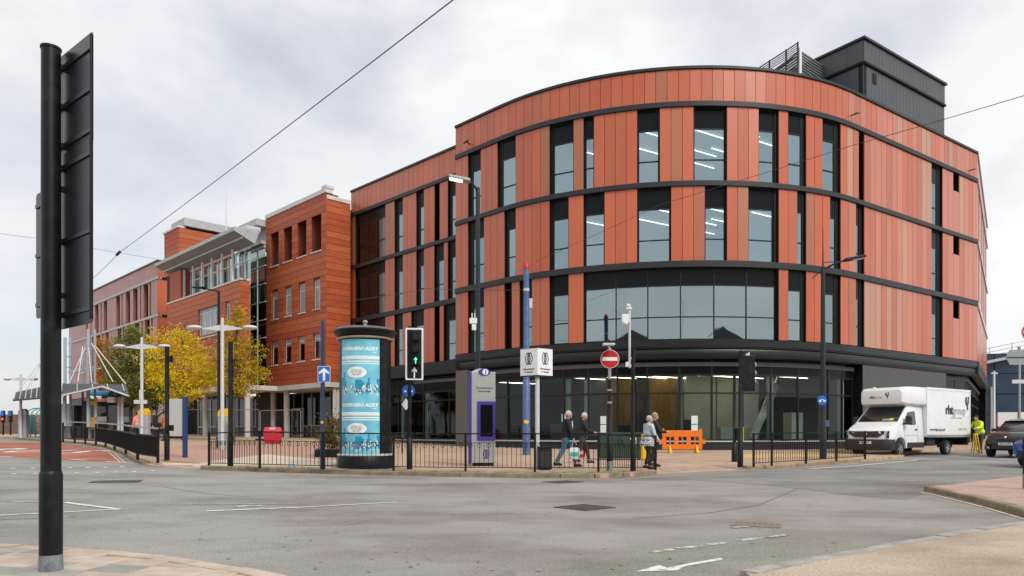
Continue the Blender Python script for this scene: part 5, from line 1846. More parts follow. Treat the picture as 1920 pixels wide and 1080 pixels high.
# round blue sign and a diamond plate behind the same post
bb = gpp(766, 876)
rs = empty("blue_sign", bb, 0, "round blue cycle sign with small diamond plate half hidden by the traffic signal", "road sign")
s2 = F / bb.y
zc2 = lambda py: (876 - py) / s2
MB().tube([(0, .05, 0), (0, .05, zc2(722))], .045, 12).build("post", M_POLE, rs, smooth=True)
MB().plate(disc_poly(.20, 28), face_m(0, -.01, zc2(733)), .004).build("face", M_SIGNBLUE, rs)
MB().plate(disc_poly(.035, 12, -.10, -.01), face_m(0, -.015, zc2(733)), .003).plate(disc_poly(.035, 12, .10, -.01), face_m(0, -.015, zc2(733)), .003).build("symbol", M_SIGNWHITE, rs)
MB().plate([(-.14, 0), (0, -.19), (.14, 0), (0, .19)], face_m(-.08, -.01, zc2(758)), .004).build("diamond_plate", M_SIGNWHITE, rs)

# one way arrow sign on the pole to the left of the column
b = gpp(605, 880)
s_ = F / b.y; zc = lambda py: (880 - py) / s_
ow = empty("one_way_sign", b, 0, "square blue sign with white up arrow on a navy pole", "road sign")
MB().lathe([(.075, 0), (.075, .92), (.062, .98), (.058, zc(700)), (.052, zc(601)), (0, zc(600.5))], 16).build("post", mat("navy_post_paint", (0.02, 0.03, 0.075), .4, var=.2, scale=3), ow, smooth=True)
M_ = face_m(.06, -.075, zc(702))
MB().plate(round_rect(.36, .46, .03, 3), M_, .004).build("border", M_SIGNWHITE, ow)
MB().plate(round_rect(.335, .435, .025, 3), M_ @ Matrix.Translation((0, 0, .005)), .003).build("face", M_SIGNBLUE, ow)
MB().plate([(x * .95, y * .5) for x, y in ARROW], M_ @ Matrix.Translation((0, 0, .009)), .003).build("arrow", M_SIGNWHITE, ow)
MB().plate(disc_poly(.04, 10), face_m(-.0, -.077, zc(792)), .003).build("sticker", M_YELLOW, ow)

# --- information totem
b = gpp(905, 873.5)
s_ = F / b.y; zc = lambda py: (873.5 - py) / s_
tt = empty("information_totem", b, R(7), "grey information totem with purple edge, purple i and dark screen", "information totem")
W_, H_, D_ = 43 / s_, zc(698), .30
MB().box((-W_ / 2, -D_ / 2, .10), (W_ / 2 + .03, D_ / 2, H_)).build("body", mat("totem_grey", (0.40, 0.41, 0.40), .4, metal=.2, var=.05), tt, bevel=.015)
MB().box((-W_ / 2 - .085, -D_ / 2 + .01, .06), (-W_ / 2 - .002, D_ / 2 + .1, H_ + .02)).build("side_panel", M_PURPLE, tt, bevel=.02)
MB().box((-W_ / 2 + .04, -D_ / 2 + .03, 0), (W_ / 2 - .02, D_ / 2 - .03, .10)).build("foot", M_POLE, tt)
MB().prism([(0, 0)], 0, 0) if False else None
hoodp = [(W_ * (-.52 + .9 * k / 10), .11 * math.sin(math.pi * k / 10)) for k in range(11)]
MB().plate(hoodp, Matrix.Translation((0, D_ / 2 - .03, H_)) @ Matrix.Rotation(R(90), 4, 'X'), D_ - .06).build("hood", M_LGREY, tt)
eye = [(.20 * math.cos(t), (.115 if math.sin(t) > 0 else .115) * math.sin(t) * abs(math.sin(t)) ** .25) for t in [2 * math.pi * k / 28 for k in range(28)]]
M_ = face_m(.045, -D_ / 2 - .006, H_ - .005)
MB().plate(eye, M_, .012).build("badge", M_PURPLE, tt)
MB().plate(disc_poly(.095, 24, .03, 0), M_ @ Matrix.Translation((0, 0, .014)), .003).build("badge_disc", M_SIGNWHITE, tt)
text("i", .21, M_INK, tt, M_ @ Matrix.Translation((.03, -.005, .019)), "lettering", .006, shear=.15)
M_ = face_m(.045, -D_ / 2 - .003, 0)
text("Wolverhampton", .082, M_INK, tt, M_ @ Matrix.Translation((0, zc(728), 0)), bold=.001)
text("Interchange", .082, M_INK, tt, M_ @ Matrix.Translation((0, zc(734), 0)), bold=.001)
sx, sz0, sz1 = .29, zc(826), zc(753)
scr_ = MB().plate(round_rect(sx * 2, sz1 - sz0, .02, 2, .06, (sz0 + sz1) / 2), M_, .03).build("screen_frame", M_PURPLE, tt)
MB().plate(round_rect(sx * 1.35, sz1 - sz0 - .24, .01, 2, .065, (sz0 + sz1) / 2 + .01), M_ @ Matrix.Translation((0, 0, .031)), .003).build("screen", M_SPAND, scr_)
def weave(mb, M, s):
    """three interlaced ovals, the transport operator's emblem"""
    for cx in (-.5, 0, .5):
        for sgn in (-1, 1):
            pts_ = [(cx * s * .62 + sgn * s * .34 * math.sin(math.pi * t / 8) * (1 if cx else .75), s * (t / 8 * 2 - 1)) for t in range(9)]
            for i in range(8):
                (xa, ya), (xb, yb) = pts_[i], pts_[i + 1]
                mb.plate([(xa - s * .07, ya), (xa + s * .07, ya), (xb + s * .07, yb), (xb - s * .07, yb)], M, 0)
    return mb
weave(MB(), M_ @ Matrix.Translation((.06, zc(851), .002)), .15).build("emblem", M_PURPLE, tt)

# --- blue overhead line pole with red cap
b = gpp(987, 853)
s_ = F / b.y; zc = lambda py: (853 - py) / s_
bp = empty("overhead_line_pole", b, 0, "tall blue overhead line pole with red cap behind the tram stop sign", "pole")
MB().lathe([(.165, 0), (.165, zc(715)), (.15, zc(714)), (.135, zc(712)), (.12, zc(504)), (0, zc(503.6))], 20).build("shaft", M_BLUEPOST, bp, smooth=True)
MB().lathe([(.135, zc(504.5)), (.135, zc(500)), (.05, zc(492)), (0, zc(491.5))], 16).build("cap", M_SIGNRED, bp, smooth=True)
MB().lathe([(.128, zc(546)), (.128, zc(541))], 16).build("collar", M_LGREY, bp, smooth=True)
MB().box((.12, -.07, zc(578)), (.26, .07, zc(560))).build("junction_box", M_LGREY, bp, bevel=.01)
MB().plate(round_rect(.22, .16, .07, 4), face_m(.0, -.168, zc(791)), .004).build("sticker", M_YELLOW, bp)

# --- tram stop sign: three sided box on a post
b = gpp(1007.5, 880)
s_ = F / b.y; zc = lambda py: (880 - py) / s_
ts = empty("tram_stop_sign", b, 0, "white box sign with tram emblem standing on a grey post above the litter bin", "sign")
MB().tube([(0, 0, 0), (0, 0, zc(702))], .068, 14).build("post", M_LGREY, ts, smooth=True)
z0, z1 = zc(704), zc(655)
e0, e1, em = Vector((-.50, .16, 0)), Vector((.46, .16, 0)), Vector((.0, -.22, 0))
for (a, c, nm) in ((e0, em, "panel"), (em, e1, "panel")):
    d = (c - a).normalized(); n = Vector((d.y, -d.x, 0))
    L = (c - a).length
    Mx = frame_m(a + Vector((0, 0, z0)), d)
    pn = MB().plate([(0.004, 0), (L - .004, 0), (L - .004, z1 - z0), (.004, z1 - z0)], Mx @ Matrix.Translation((0, 0, -.03)), .03).build(nm, M_SIGNWHITE, ts)
    weave(MB(), Mx @ Matrix.Translation((L / 2, (z1 - z0) * .64, .003)), .185).build("emblem", M_INK, pn)
    text("Wolverhampton", .062, M_INK, pn, Mx @ Matrix.Translation((L / 2, (z1 - z0) * .24, .003)), bold=.0015)
    text("St. George's", .062, M_INK, pn, Mx @ Matrix.Translation((L / 2, (z1 - z0) * .13, .003)), bold=.0015)
MB().prism([(e0.x, e0.y), (em.x, em.y + .012), (e1.x, e1.y)], z0 - .03, z0 - .004).build("bottom_plate", M_POLE, ts)
MB().prism([(e0.x, e0.y), (em.x, em.y + .012), (e1.x, e1.y)], z1 + .004, z1 + .02).build("top_plate", M_LGREY, ts)
MB().box((e0.x, .165, z0), (e1.x, .19, z1)).build("back_panel", M_SIGNWHITE, ts)

# --- litter bin
b = gpp(1021, 881)
s_ = F / b.y
lb = empty("litter_bin", b, R(5), "square black litter bin below the tram stop sign", "litter bin")
w_ = 25 / s_ / 2
MB().box((-w_, -w_, .02), (w_, w_, .62)).build("body", M_POLE, lb, bevel=.02)
MB().box((-w_ - .015, -w_ - .015, .625), (w_ + .015, w_ + .015, .68)).build("rim", M_POLE, lb, bevel=.015)
MB().box((-w_ + .06, -w_ + .06, .681), (w_ - .06, w_ - .06, .69)).build("opening", M_INK, lb)
MB().box((-w_ + .03, -w_ - .006, .1), (w_ - .03, -w_ - .001, .55)).build("door", mat("bin_door", (.022, .024, .026), .5), lb)

# --- no entry sign with lamp
def no_entry(px, base_py, face_py, r_px, label, lamp=True, top=None):
    b = gpp(px, base_py)
    s_ = F / b.y; zc = lambda py: (base_py - py) / s_
    ne = empty("no_entry_sign", b, 0, label, "road sign", "no entry signs")
    r_ = r_px / s_
    MB().tube([(0, 0, 0), (0, 0, .28)], .085, 12).build("worn_foot", M_POLE_WORN, ne, smooth=True)
    MB().lathe([(.082, .28), (.082, .95), (.05, 1.0), (.047, zc(face_py) - r_ - .3)], 14).build("post", M_POLE, ne, smooth=True)
    MB().tube([(0, 0, zc(face_py) - r_ - .3), (0, 0, zc(face_py) + r_ + .06)], .045, 12).build("upper_post", M_GREYPOST, ne, smooth=True)
    M_ = face_m(0, -.06, zc(face_py))
    MB().plate(disc_poly(r_, 36), M_, .006).build("border", M_SIGNWHITE, ne)
    MB().plate(disc_poly(r_ * .95, 36), M_ @ Matrix.Translation((0, 0, .007)), .003).build("disc", M_SIGNRED, ne)
    MB().plate([(-r_ * .8, -r_ * .19), (r_ * .8, -r_ * .19), (r_ * .8, r_ * .19), (-r_ * .8, r_ * .19)], M_ @ Matrix.Translation((0, 0, .011)), .003).build("bar", M_SIGNWHITE, ne)
    MB().plate(disc_poly(r_ * .98, 24), M_ @ Matrix.Translation((0, 0, -.012)), .005).build("back", M_SIGNBACK, ne)
    for z in (zc(face_py) + r_ * .5, zc(face_py) - r_ * .5):
        MB().box((-.06, -.05, z - .02), (.06, .05, z + .02)).build("clip", M_GREYPOST, ne)
    if lamp:
        MB().box((-r_ * .9, -.45, zc(face_py) + r_ + .08), (r_ * .35, -.22, zc(face_py) + r_ + .14)).bar((-.08, -.25, zc(face_py) + r_ + .1), (0, 0, zc(face_py) + r_ + .03), .035).build("sign_lamp", M_LGREY, ne, bevel=.01)
        for z in (1.9, 2.25):
            MB().box((-.06, -.05, z), (.06, .05, z + .05)).build("bracket", M_GREYPOST, ne)
    return ne
no_entry(1143, 883.5, 673.5, 17.5, "round red no entry sign with a lamp beside the green cabinet")
no_entry(1927, 915, 623, 16, "round red no entry sign cut by the right edge", False)

# --- black post with white camera mast
b = gpp(1187, 884.5)
s_ = F / b.y; zc = lambda py: (884.5 - py) / s_
cp = empty("camera_post", b, 0, "black post with thin white camera mast right of the no entry sign", "post")
MB().lathe([(.08, 0), (.08, .9), (.062, .95), (.055, zc(653)), (0, zc(652.6))], 14).build("post", M_POLE, cp, smooth=True)
MB().tube([(-.10, 0, zc(690)), (-.10, 0, zc(571))], .035, 10).build("mast", M_LGREY, cp, smooth=True)
MB().bar((-.11, 0, zc(686)), (0, 0, zc(686)), .05).bar((-.11, 0, zc(672)), (0, 0, zc(672)), .05).build("bracket", M_LGREY, cp)
MB().box((-.33, -.12, zc(606)), (-.13, .10, zc(590))).ball((-.23, -.05, zc(606)), (.09, .09, .09), 10, 6).build("camera", M_WHITE, cp, bevel=.015)
MB().box((-.20, -.06, zc(580)), (-.04, .04, zc(577))).box((-.18, -.05, zc(574.5)), (-.10, .05, zc(570))).build("antenna", M_WHITE, cp)
MB().box((-.22, -.07, zc(688)), (-.14, .03, zc(679))).build("detector", M_WHITE, cp, bevel=.01)

# --- signal seen from behind, and a pedestrian signal
b = gpp(1388, 876.5)
s_ = F / b.y; zc = lambda py: (876.5 - py) / s_
t2_ = empty("traffic_signal", b, 0, "traffic signal seen from behind with dark backboard at the crossing", "traffic light")
MB().lathe([(.09, 0), (.09, .95), (.062, 1.0), (.055, zc(664))], 14).build("post", M_POLE, t2_, smooth=True)
MB().box((.02, -.05, zc(734)), (.46, -.01, zc(667))).build("backboard", M_POLE, t2_, bevel=.01)
h2 = MB().box((.10, -.01, zc(730)), (.40, .16, zc(671))).build("signal_head", M_POLE, t2_, bevel=.03)
for py in (686, 701, 717):
    MB().lathe([(.11, 0), (.11, .18)], 14).build("hood", M_GREYPOST, h2).matrix_local = Matrix.Translation((.40, .06, zc(py))) @ Matrix.Rotation(R(62), 4, 'Y') @ Matrix.Scale(.75, 4)
MB().box((.0, -.06, zc(668)), (.02, .0, zc(655))).box((-.06, -.06, zc(662)), (.24, .02, zc(659))).build("bracket", M_POLE, t2_)
MB().box((.17, -.05, zc(667)), (.29, .05, zc(661))).build("detector", M_LGREY, t2_, bevel=.01)
b = gpp(1377, 866)
s_ = F / b.y; zc = lambda py: (866 - py) / s_
pdn = empty("pedestrian_signal", b, 0, "short black pedestrian signal showing a green man by the crossing", "traffic light")
MB().lathe([(.10, 0), (.10, .6), (.06, .65), (.055, zc(703)), (0, zc(702.5))], 14).build("post", M_POLE, pdn, smooth=True)
hd = MB().box((.03, -.14, zc(826)), (.26, .06, zc(802))).build("signal_box", M_POLE, pdn, bevel=.02)
M_ = face_m(.15, -.145, zc(814.5))
MB().plate(disc_poly(.028, 12, 0, .10), M_, .004).plate([(-.035, -.02), (.035, -.02), (.045, .06), (-.045, .06)], M_, .004).plate([(-.04, -.12), (-.012, -.12), (.0, -.02), (-.03, -.02)], M_, .004).plate([(.012, -.12), (.045, -.12), (.03, -.02), (.0, -.02)], M_, .004).build("green_man", M_GREEN, hd)
MB().box((.265, -.15, zc(826)), (.285, .05, zc(801))).build("side_plate", M_YELLOW, hd)

# --- street lamps
def lamp_post(px, base, top, arm_dx, arm_dy, label, lit=False, spike=0, extra=False):
    b = gpp(px, base)
    s_ = F / b.y; zc = lambda py: (base - py) / s_
    lp_ = empty("street_lamp", b, 0, label, "street lamp", "tall street lamps")
    MB().lathe([(.13, 0), (.13, 1.4), (.10, 1.5), (.095, zc(730)), (.075, zc(top)), (0, zc(top) + .01)], 16).build("column", M_POLEG, lp_, smooth=True)
    ax, az = arm_dx / s_, -arm_dy / s_
    tip = Vector((ax, -.3, zc(top) + az))
    MB().tube([(0, 0, zc(top) - .12), (ax * .5, -.15, zc(top) + az * .4), tip], [.045, .04, .035], 8).build("arm", M_POLEG, lp_, smooth=True)
    sgn = 1 if ax > 0 else -1
    d = Vector((sgn * .95, -.1, .16)).normalized()
    L = .72
    hd = MB(); Mh = frame_m(tip, d, Vector((0, -1, 0)))
    Mh = Matrix.Translation(tip) @ d.to_track_quat('X', 'Z').to_matrix().to_4x4()
    hd.box((-.05, -.16, -.05), (L, .16, .06), Mh)
    h_ = hd.build("lamp_head", M_POLEG if not lit else M_GREYPOST, lp_, bevel=.03)
    q = MB(); q.box((.22, -.13, -.064), (L - .05, .13, -.052), Mh)
    q.build("lens", M_LAMP if lit else M_LGREY, h_)
    if spike:
        MB().tube([(0, 0, zc(top)), (0, 0, zc(top) + spike)], [.03, .008], 6).build("spike", M_POLEG, lp_)
    return lp_, s_, zc
M_POLEG = mat("slate_post_paint", (0.018, 0.021, 0.026), .45, var=.15, scale=3, spec=.35)
M_LAMP = lamp_mat("street_lamp_glow", (1.0, 0.97, 0.88), 1.8)
l1, s_, zc = lamp_post(896, 866, 352, -16, -7, "tall grey street lamp with lit head in front of the red wing", True)
MB().box((-.28, -.22, zc(608)), (-.02, -.05, zc(598))).box((-.20, -.2, zc(620)), (-.05, -.08, zc(609))).tube([(-.2, -.12, zc(598)), (-.2, -.12, zc(588))], .02, 6).tube([(-.1, -.12, zc(598)), (-.1, -.12, zc(588))], .02, 6).build("radio_box", M_WHITE, l1)
l2, s_, zc = lamp_post(1543, 860, 500, 36, -9, "tall dark street lamp with side arm in front of the curved glazing", False, 1.6)
MB().tube([(0, 0, zc(505)), (-.42, 0, zc(522))], .022, 6).tube([(0, 0, zc(492)), (.9, -.2, zc(492))], .018, 6).build("stay", M_POLEG, l2)
MB().plate(disc_poly(.19, 28), face_m(-.08, -.12, zc(751)), .004).build("cycle_sign", M_SIGNBLUE, l2)
MB().plate(disc_poly(.045, 12, -.08, -.02), face_m(-.08, -.126, zc(751)), .003).plate(disc_poly(.045, 12, .08, -.02), face_m(-.08, -.126, zc(751)), .003).plate([(-.08, -.02), (.0, .06), (.08, -.02), (0, .02)], face_m(-.08, -.126, zc(751)), .003).build("cycle_symbol", M_SIGNWHITE, l2)
MB().box((.06, -.1, zc(800)), (.2, .02, zc(788))).build("cable_box", M_BLUEPOST, l2)

# --- lamp at left behind the trees
b = gpp(410, 840)
s_ = F / b.y; zc = lambda py: (840 - py) / s_
l3 = empty("street_lamp", b, 0, "slim black street lamp with left arm in front of the terracotta wall", "street lamp", "tall street lamps")
MB().lathe([(.1, 0), (.1, 1.2), (.075, 1.3), (.06, zc(546))], 12).build("column", M_POLE, l3, smooth=True)
MB().tube([(0, 0, zc(546)), (-.5, -.1, zc(543)), (-1.0, -.2, zc(541))], .035, 8).build("arm", M_POLE, l3, smooth=True)
MB().box((-1.15, -.32, zc(541) - .03), (-.55, -.1, zc(541) + .04)).build("lamp_head", M_POLE, l3, bevel=.02)

# --- tram stop masts with two winged lamps
def wing_lamp(px, Yw, top, arm_y, half, label, tall_box=True):
    b = Vector(((px - CX) / F * Yw, Yw, 0)); b.z = pzf(b.x, b.y)
    base = HY + F * (EYE - b.z) / Yw
    s_ = F / b.y; zc = lambda py: (base - py) / s_
    w_ = empty("winged_lamp", b, 0, label, "street lamp", "winged lamps of the tram stop")
    MB().lathe([(.085, 0), (.075, zc(arm_y)), (.06, zc(top)), (0, zc(top) + .01)], 14).build("mast", M_LGREY, w_, smooth=True)
    if tall_box:
        bb_ = MB().box((-.26, .1, .0), (.26, .4, 1.5)).build("cabinet", mat("cabinet_grey", (.36, .38, .41), .5, var=.05), w_, bevel=.02)
        MB().plate([(-.26, 0), (.26, 0), (.26, .22), (.14, .38), (-.14, .38), (-.26, .22)], face_m(0, .4, 1.51), .3).build("cabinet_top", M_YELLOW if tall_box == True else M_LGREY, w_)
    for sx in (-1, 1):
        L = half / s_
        vs = [(0, -.02, zc(arm_y) + .16), (0, -.02, zc(arm_y) - .14), (sx * L * .62, -.02, zc(arm_y) - .05), (sx * L * .62, -.02, zc(arm_y) - .01)]
        vs += [(x, .02, z) for x, _, z in vs]
        MB().add(vs, [(0, 1, 2, 3), (7, 6, 5, 4), (0, 3, 7, 4), (1, 5, 6, 2), (3, 2, 6, 7), (0, 4, 5, 1)]).build("wing", M_LGREY, w_)
        MB().ball((sx * L * .84, 0, zc(arm_y) + .02), (L * .23, .22, .11), 14, 8).build("lamp_head", M_LGREY, w_, smooth=True)
    return w_, s_, zc
w1_, s_, zc = wing_lamp(266, 38.0, 632, 650, 50, "winged pale lamp mast right of the tram shelter")
MB().box((-.4, -.05, zc(757)), (.28, .02, zc(750))).box((-.12, -.05, zc(749)), (-.02, .02, zc(731))).build("direction_plate", M_LGREY, w1_)
w2_, s_, zc = wing_lamp(417, 33.0, 596, 615, 62, "tall winged pale lamp mast in front of the yellow tree")
MB().box((.30, -.15, zc(815)), (.44, .1, zc(786))).build("help_point", M_YELLOW, w2_, bevel=.02)
wing_lamp(39, 47.0, 702, 711, 30, "small far winged lamp mast at the left edge", 2)

# --- plain black posts
for px, base, top, label in ((313, 863, 650, "black signal post with push button box near the display board"), (432, 876, 641, "plain black post rising before the yellow tree")):
    b = gpp(px, base); s_ = F / b.y
    o = empty("black_post", b, 0, label, "post", "plain black posts")
    MB().lathe([(.085, 0), (.085, .9), (.07, .95), (.07, (base - top) / s_), (0, (base - top) / s_ + .01)], 14).build("shaft", M_POLE, o, smooth=True)
    if px == 313:
        MB().box((.0, -.16, (base - 808) / s_), (.26, -.05, (base - 797) / s_)).build("push_button", M_POLE, o, bevel=.01)
        MB().box((.05, -.08, (base - 679) / s_), (.18, .05, (base - 668) / s_)).build("detector", M_POLE, o)
# --- display board on a blue post
b = gpp(346.5, 858); s_ = F / b.y; zc = lambda py: (858 - py) / s_
db = empty("display_board", b, 0, "blank pale grey display board held by a blue post", "display board")
MB().box((-.05, -.09, 0), (.07, .09, zc(744))).build("post", mat("board_post_blue", (0.014, 0.05, 0.16), .45, var=.1), db, bevel=.01)
MB().box((-(347 - 318) / s_, -.04, zc(818)), (-.055, .05, zc(748))).build("board", mat("board_grey", (.46, .46, .44), .5, var=.04), db, bevel=.01)
MB().box((-(347 - 320) / s_, -.05, zc(822)), (-.055, .06, zc(818) - .005)).build("lower_edge", M_POLE, db)

# --- green cabinet, orange barrier, yellow box, bike hoop, red bin
b = gpp(1161, 862); s_ = F / b.y; zc = lambda py: (862 - py) / s_
gc = empty("utility_cabinet", b, 0, "dark green utility cabinet behind the walking couple", "cabinet")
w_ = 39 / s_
MB().box((-w_, -.25, .06), (w_, .25, zc(815))).build("body", mat("cabinet_green", (0.018, 0.042, 0.026), .5, var=.15), gc, bevel=.015)
MB().box((-w_ - .03, -.28, zc(815) + .002), (w_ + .03, .28, zc(811))).build("lid", MATS["cabinet_green"], gc, bevel=.015)
for sx in (-1, 1):
    MB().box((sx * w_ / 2 - w_ / 2 + .03, -.262, .12), (sx * w_ / 2 + w_ / 2 - .03, -.252, zc(818))).build("door", mat("cabinet_green_door", (0.022, 0.05, 0.031), .5, var=.15), gc)
    MB().box((sx * .08 - .015, -.275, .55), (sx * .08 + .015, -.263, .75)).build("handle", M_POLE, gc)
MB().plate(round_rect(.22, .24, .01, 2), face_m(w_ * .62, -.264, zc(827)), .002).build("notice", M_SIGNWHITE, gc)
b = gpp(1212, 862); MB_ = empty("grit_bin", b, 0, "small yellow grit bin between cabinet and barrier", "bin")
MB().box((-.28, -.2, 0), (.28, .2, .75)).build("body", M_YELLOW, MB_, bevel=.04); MB().box((-.31, -.23, .755), (.31, .23, .95)).build("lid", M_YELLOW, MB_, bevel=.06)

b = gpp(1279, 849.5); s_ = F / b.y; zc = lambda py: (849.5 - py) / s_
ob = empty("plastic_barrier", b, R(-3), "orange plastic pedestrian barrier on the open square", "barrier")
M_OR = mat("orange_plastic", (0.80, 0.17, 0.012), .45, var=.06)
W_ = 37 / s_
z0, z1 = zc(843), zc(807)
hs = []
for k in range(3):
    cx = (-.62 + k * .62) * W_
    hs += [(cx - .19 * W_, cx - .02 * W_), (cx + .04 * W_, cx + .21 * W_)]
bars = [-W_] + [v for h in hs for v in h] + [W_]
mb = MB(); mb.box((-W_, -.05, z0), (W_, .05, z0 + .24)); mb.box((-W_, -.05, z1 - .30), (W_, .05, z1))
for i in range(0, len(bars), 2):
    mb.box((bars[i], -.045, z0 + .24), (bars[i + 1], .045, z1 - .30))
tag(mb.build("panel", M_OR, ob, bevel=.012), None)
for x in (-.62, .72):
    MB().box((x * W_ - .06, -.35, .0), (x * W_ + .06, .35, .06)).add([(x * W_ - .05, -.3, .06), (x * W_ + .05, -.3, .06), (x * W_ + .05, .3, .06), (x * W_ - .05, .3, .06), (x * W_ - .03, -.05, .35), (x * W_ + .03, -.05, .35), (x * W_ + .03, .05, .35), (x * W_ - .03, .05, .35)], [(0, 1, 5, 4), (1, 2, 6, 5), (2, 3, 7, 6), (3, 0, 4, 7), (4, 5, 6, 7)]).build("foot", M_YELLOW, ob)
for sx in (-1, 1):
    MB().box((sx * W_ * 1.0 if sx > 0 else -W_ - .14, -.05, z1 - .62), (W_ + .14 if sx > 0 else -W_, .05, z1 - .42)).build("hook", M_OR, ob)
for x in (-.95, .93):
    MB().box((x * W_ - .05, -.04, z1 + .002), (x * W_ + .05, .04, z1 + .09)).build("lug", M_OR, ob)

b = gpp(744, 850); s_ = F / b.y
bh_ = empty("bicycle_stand", b, R(60), "black hooped bicycle stand behind the guard rail", "bicycle stand")
pts_ = [(-.38, 0, 0), (-.38, 0, .6)] + [(-.38 * math.cos(math.pi * k / 8), 0, .6 + .2 * math.sin(math.pi * k / 8)) for k in range(1, 8)] + [(.38, 0, .6), (.38, 0, 0)]
MB().tube(pts_, .035, 8).build("hoop", M_POLE, bh_, smooth=True)

b = gpp(512, 832); s_ = F / b.y; zc = lambda py: (832 - py) / s_
rbn = empty("grit_bin", b, R(12), "red plastic grit bin in front of the terracotta building", "bin")
M_REDP = mat("red_plastic", (0.46, 0.015, 0.04), .4, var=.06)
MB().add([(-.42, -.3, 0), (.42, -.3, 0), (.42, .3, 0), (-.42, .3, 0), (-.52, -.38, .62), (.52, -.38, .62), (.52, .38, .62), (-.52, .38, .62)], [(3, 2, 1, 0), (4, 5, 6, 7), (0, 1, 5, 4), (1, 2, 6, 5), (2, 3, 7, 6), (3, 0, 4, 7)]).build("body", M_REDP, rbn, bevel=.05)
MB().add([(-.55, -.42, .63), (.55, -.42, .63), (.55, .42, .63), (-.55, .42, .63), (-.45, -.25, .98), (.45, -.25, .98), (.45, .3, .98), (-.45, .3, .98)], [(3, 2, 1, 0), (4, 5, 6, 7), (0, 1, 5, 4), (1, 2, 6, 5), (2, 3, 7, 6), (3, 0, 4, 7)]).build("lid", M_REDP, rbn, bevel=.05)
text("GRIT", .16, M_SIGNWHITE, rbn, face_m(0, -.36, .88), "lettering", .004)

# --- mesh site fence before the terracotta building
fa, fb = gpp(300, 827), gpp(640, 829)
fa, fb = Vector((-26.5, 52.5, 0)), Vector((-13.6, 46.5, 0))
n = 4
for i in range(n):
    a, c = fa.lerp(fb, i / n), fa.lerp(fb, (i + 1) / n)
    a.z, c.z = gz(a.x, a.y) + PAV, gz(c.x, c.y) + PAV
    d = (c - a); L = d.length
    fo = empty("site_fence", a, math.atan2(d.y, d.x), ["mesh site fence panel behind the yellow tree, first from the left", "mesh site fence panel behind the tall winged lamp", "mesh site fence panel left of the red grit bin", "mesh site fence panel right of the red grit bin"][i], "fence", "mesh fence panels")
    M_MESH = mat("galvanised_mesh", (.17, .18, .18), .5, metal=.4, var=.05)
    MB().tube([(.05, 0, 0), (.05, 0, 1.9), (.15, 0, 2.0), (L - .15, 0, 2.0), (L - .05, 0, 1.9), (L - .05, 0, 0)], .022, 8).tube([(.05, 0, .12), (L - .05, 0, .12)], .018, 6).build("frame", M_GREYPOST, fo)
    mb = MB()
    k = .2
    while k < L - .1:
        mb.bar((k, 0, .12), (k, 0, 2.0), .004); k += .12
    for z in range(1, 8): mb.bar((.05, 0, .12 + z * .24), (L - .05, 0, .12 + z * .24), .004)
    tag(mb.build("mesh", M_MESH, fo), kind="stuff")
    MB().box((-.12, -.3, 0), (.12, .3, .13)).build("foot", M_POLE, fo, bevel=.02)

# --- overhead wires
M_WIRE = mat("wire", (0.05, 0.05, 0.055), .5, var=0)
def wire(pts_, r_, label, sag=0.15):
    out = []
    for i in range(len(pts_) - 1):
        a, c = Vector(pts_[i]), Vector(pts_[i + 1])
        for k in range(12):
            t = k / 12
            p = a.lerp(c, t); p.z -= sag * 4 * t * (1 - t); out.append(p)
    out.append(Vector(pts_[-1]))
    return tag(MB().tube(out, r_, 5).build("overhead_wire", M_WIRE), label, "wire", "overhead wires")
w_ = wire([at(960, -85, 10.5), at(222, 475, 31.0), at(175, 521, 35.0), at(118, 576, 42.0)], .011, "thick overhead wire rising from the left sign to the top edge", .04)
MB().tube([at(218, 479, 31.0), at(226, 471, 31.0)], .055, 8).build("insulator", M_POLE, w_)
wire([at(2010, 152, 15.5), at(1600, 272, 23.0), at(1240, 383, 31.0), at(1000, 492, 33.5)], .010, "overhead wire crossing the right facade to the blue pole", .02)
wire([at(989, 543, 33.5), at(800, 541, 36), at(640, 566, 40), at(480, 612, 46)], .012, "overhead wire from the blue pole towards the terracotta building", .05)
wire([at(-60, 428, 44), at(75, 447, 46), at(310, 488, 52), at(430, 510, 58)], .010, "faint overhead wire across the left sky", .05)

# ================================================================== vehicles
M_VWHITE = mat("van_white", (0.80, 0.81, 0.81), .28, var=.02, spec=.5, coat=.4, dirt=((.62, .61, .58), .35, 1.6))
M_VBLACK = mat("bumper_plastic", (0.022, 0.023, 0.025), .55, var=.1)
M_VGLASS = mat("vehicle_glass", (0.012, 0.015, 0.017), .06, var=0, spec=.7, coat=.5)
M_TYRE = mat("tyre_rubber", (0.018, 0.018, 0.019), .8, var=.15)
M_RIM = mat("wheel_silver", (0.48, 0.49, 0.50), .35, metal=.7, var=.05)
M_CHROME = mat("chrome", (0.7, 0.71, 0.72), .15, metal=1.0, var=0)
M_LIGHT = mat("headlight_glass", (0.55, 0.58, 0.60), .08, var=.1, scale=20, spec=.8, coat=.6)
M_PLATE = mat("number_plate", (0.80, 0.80, 0.78), .4, var=.02)
M_UNDER = mat("underbody", (0.02, 0.02, 0.021), .8, var=.1)

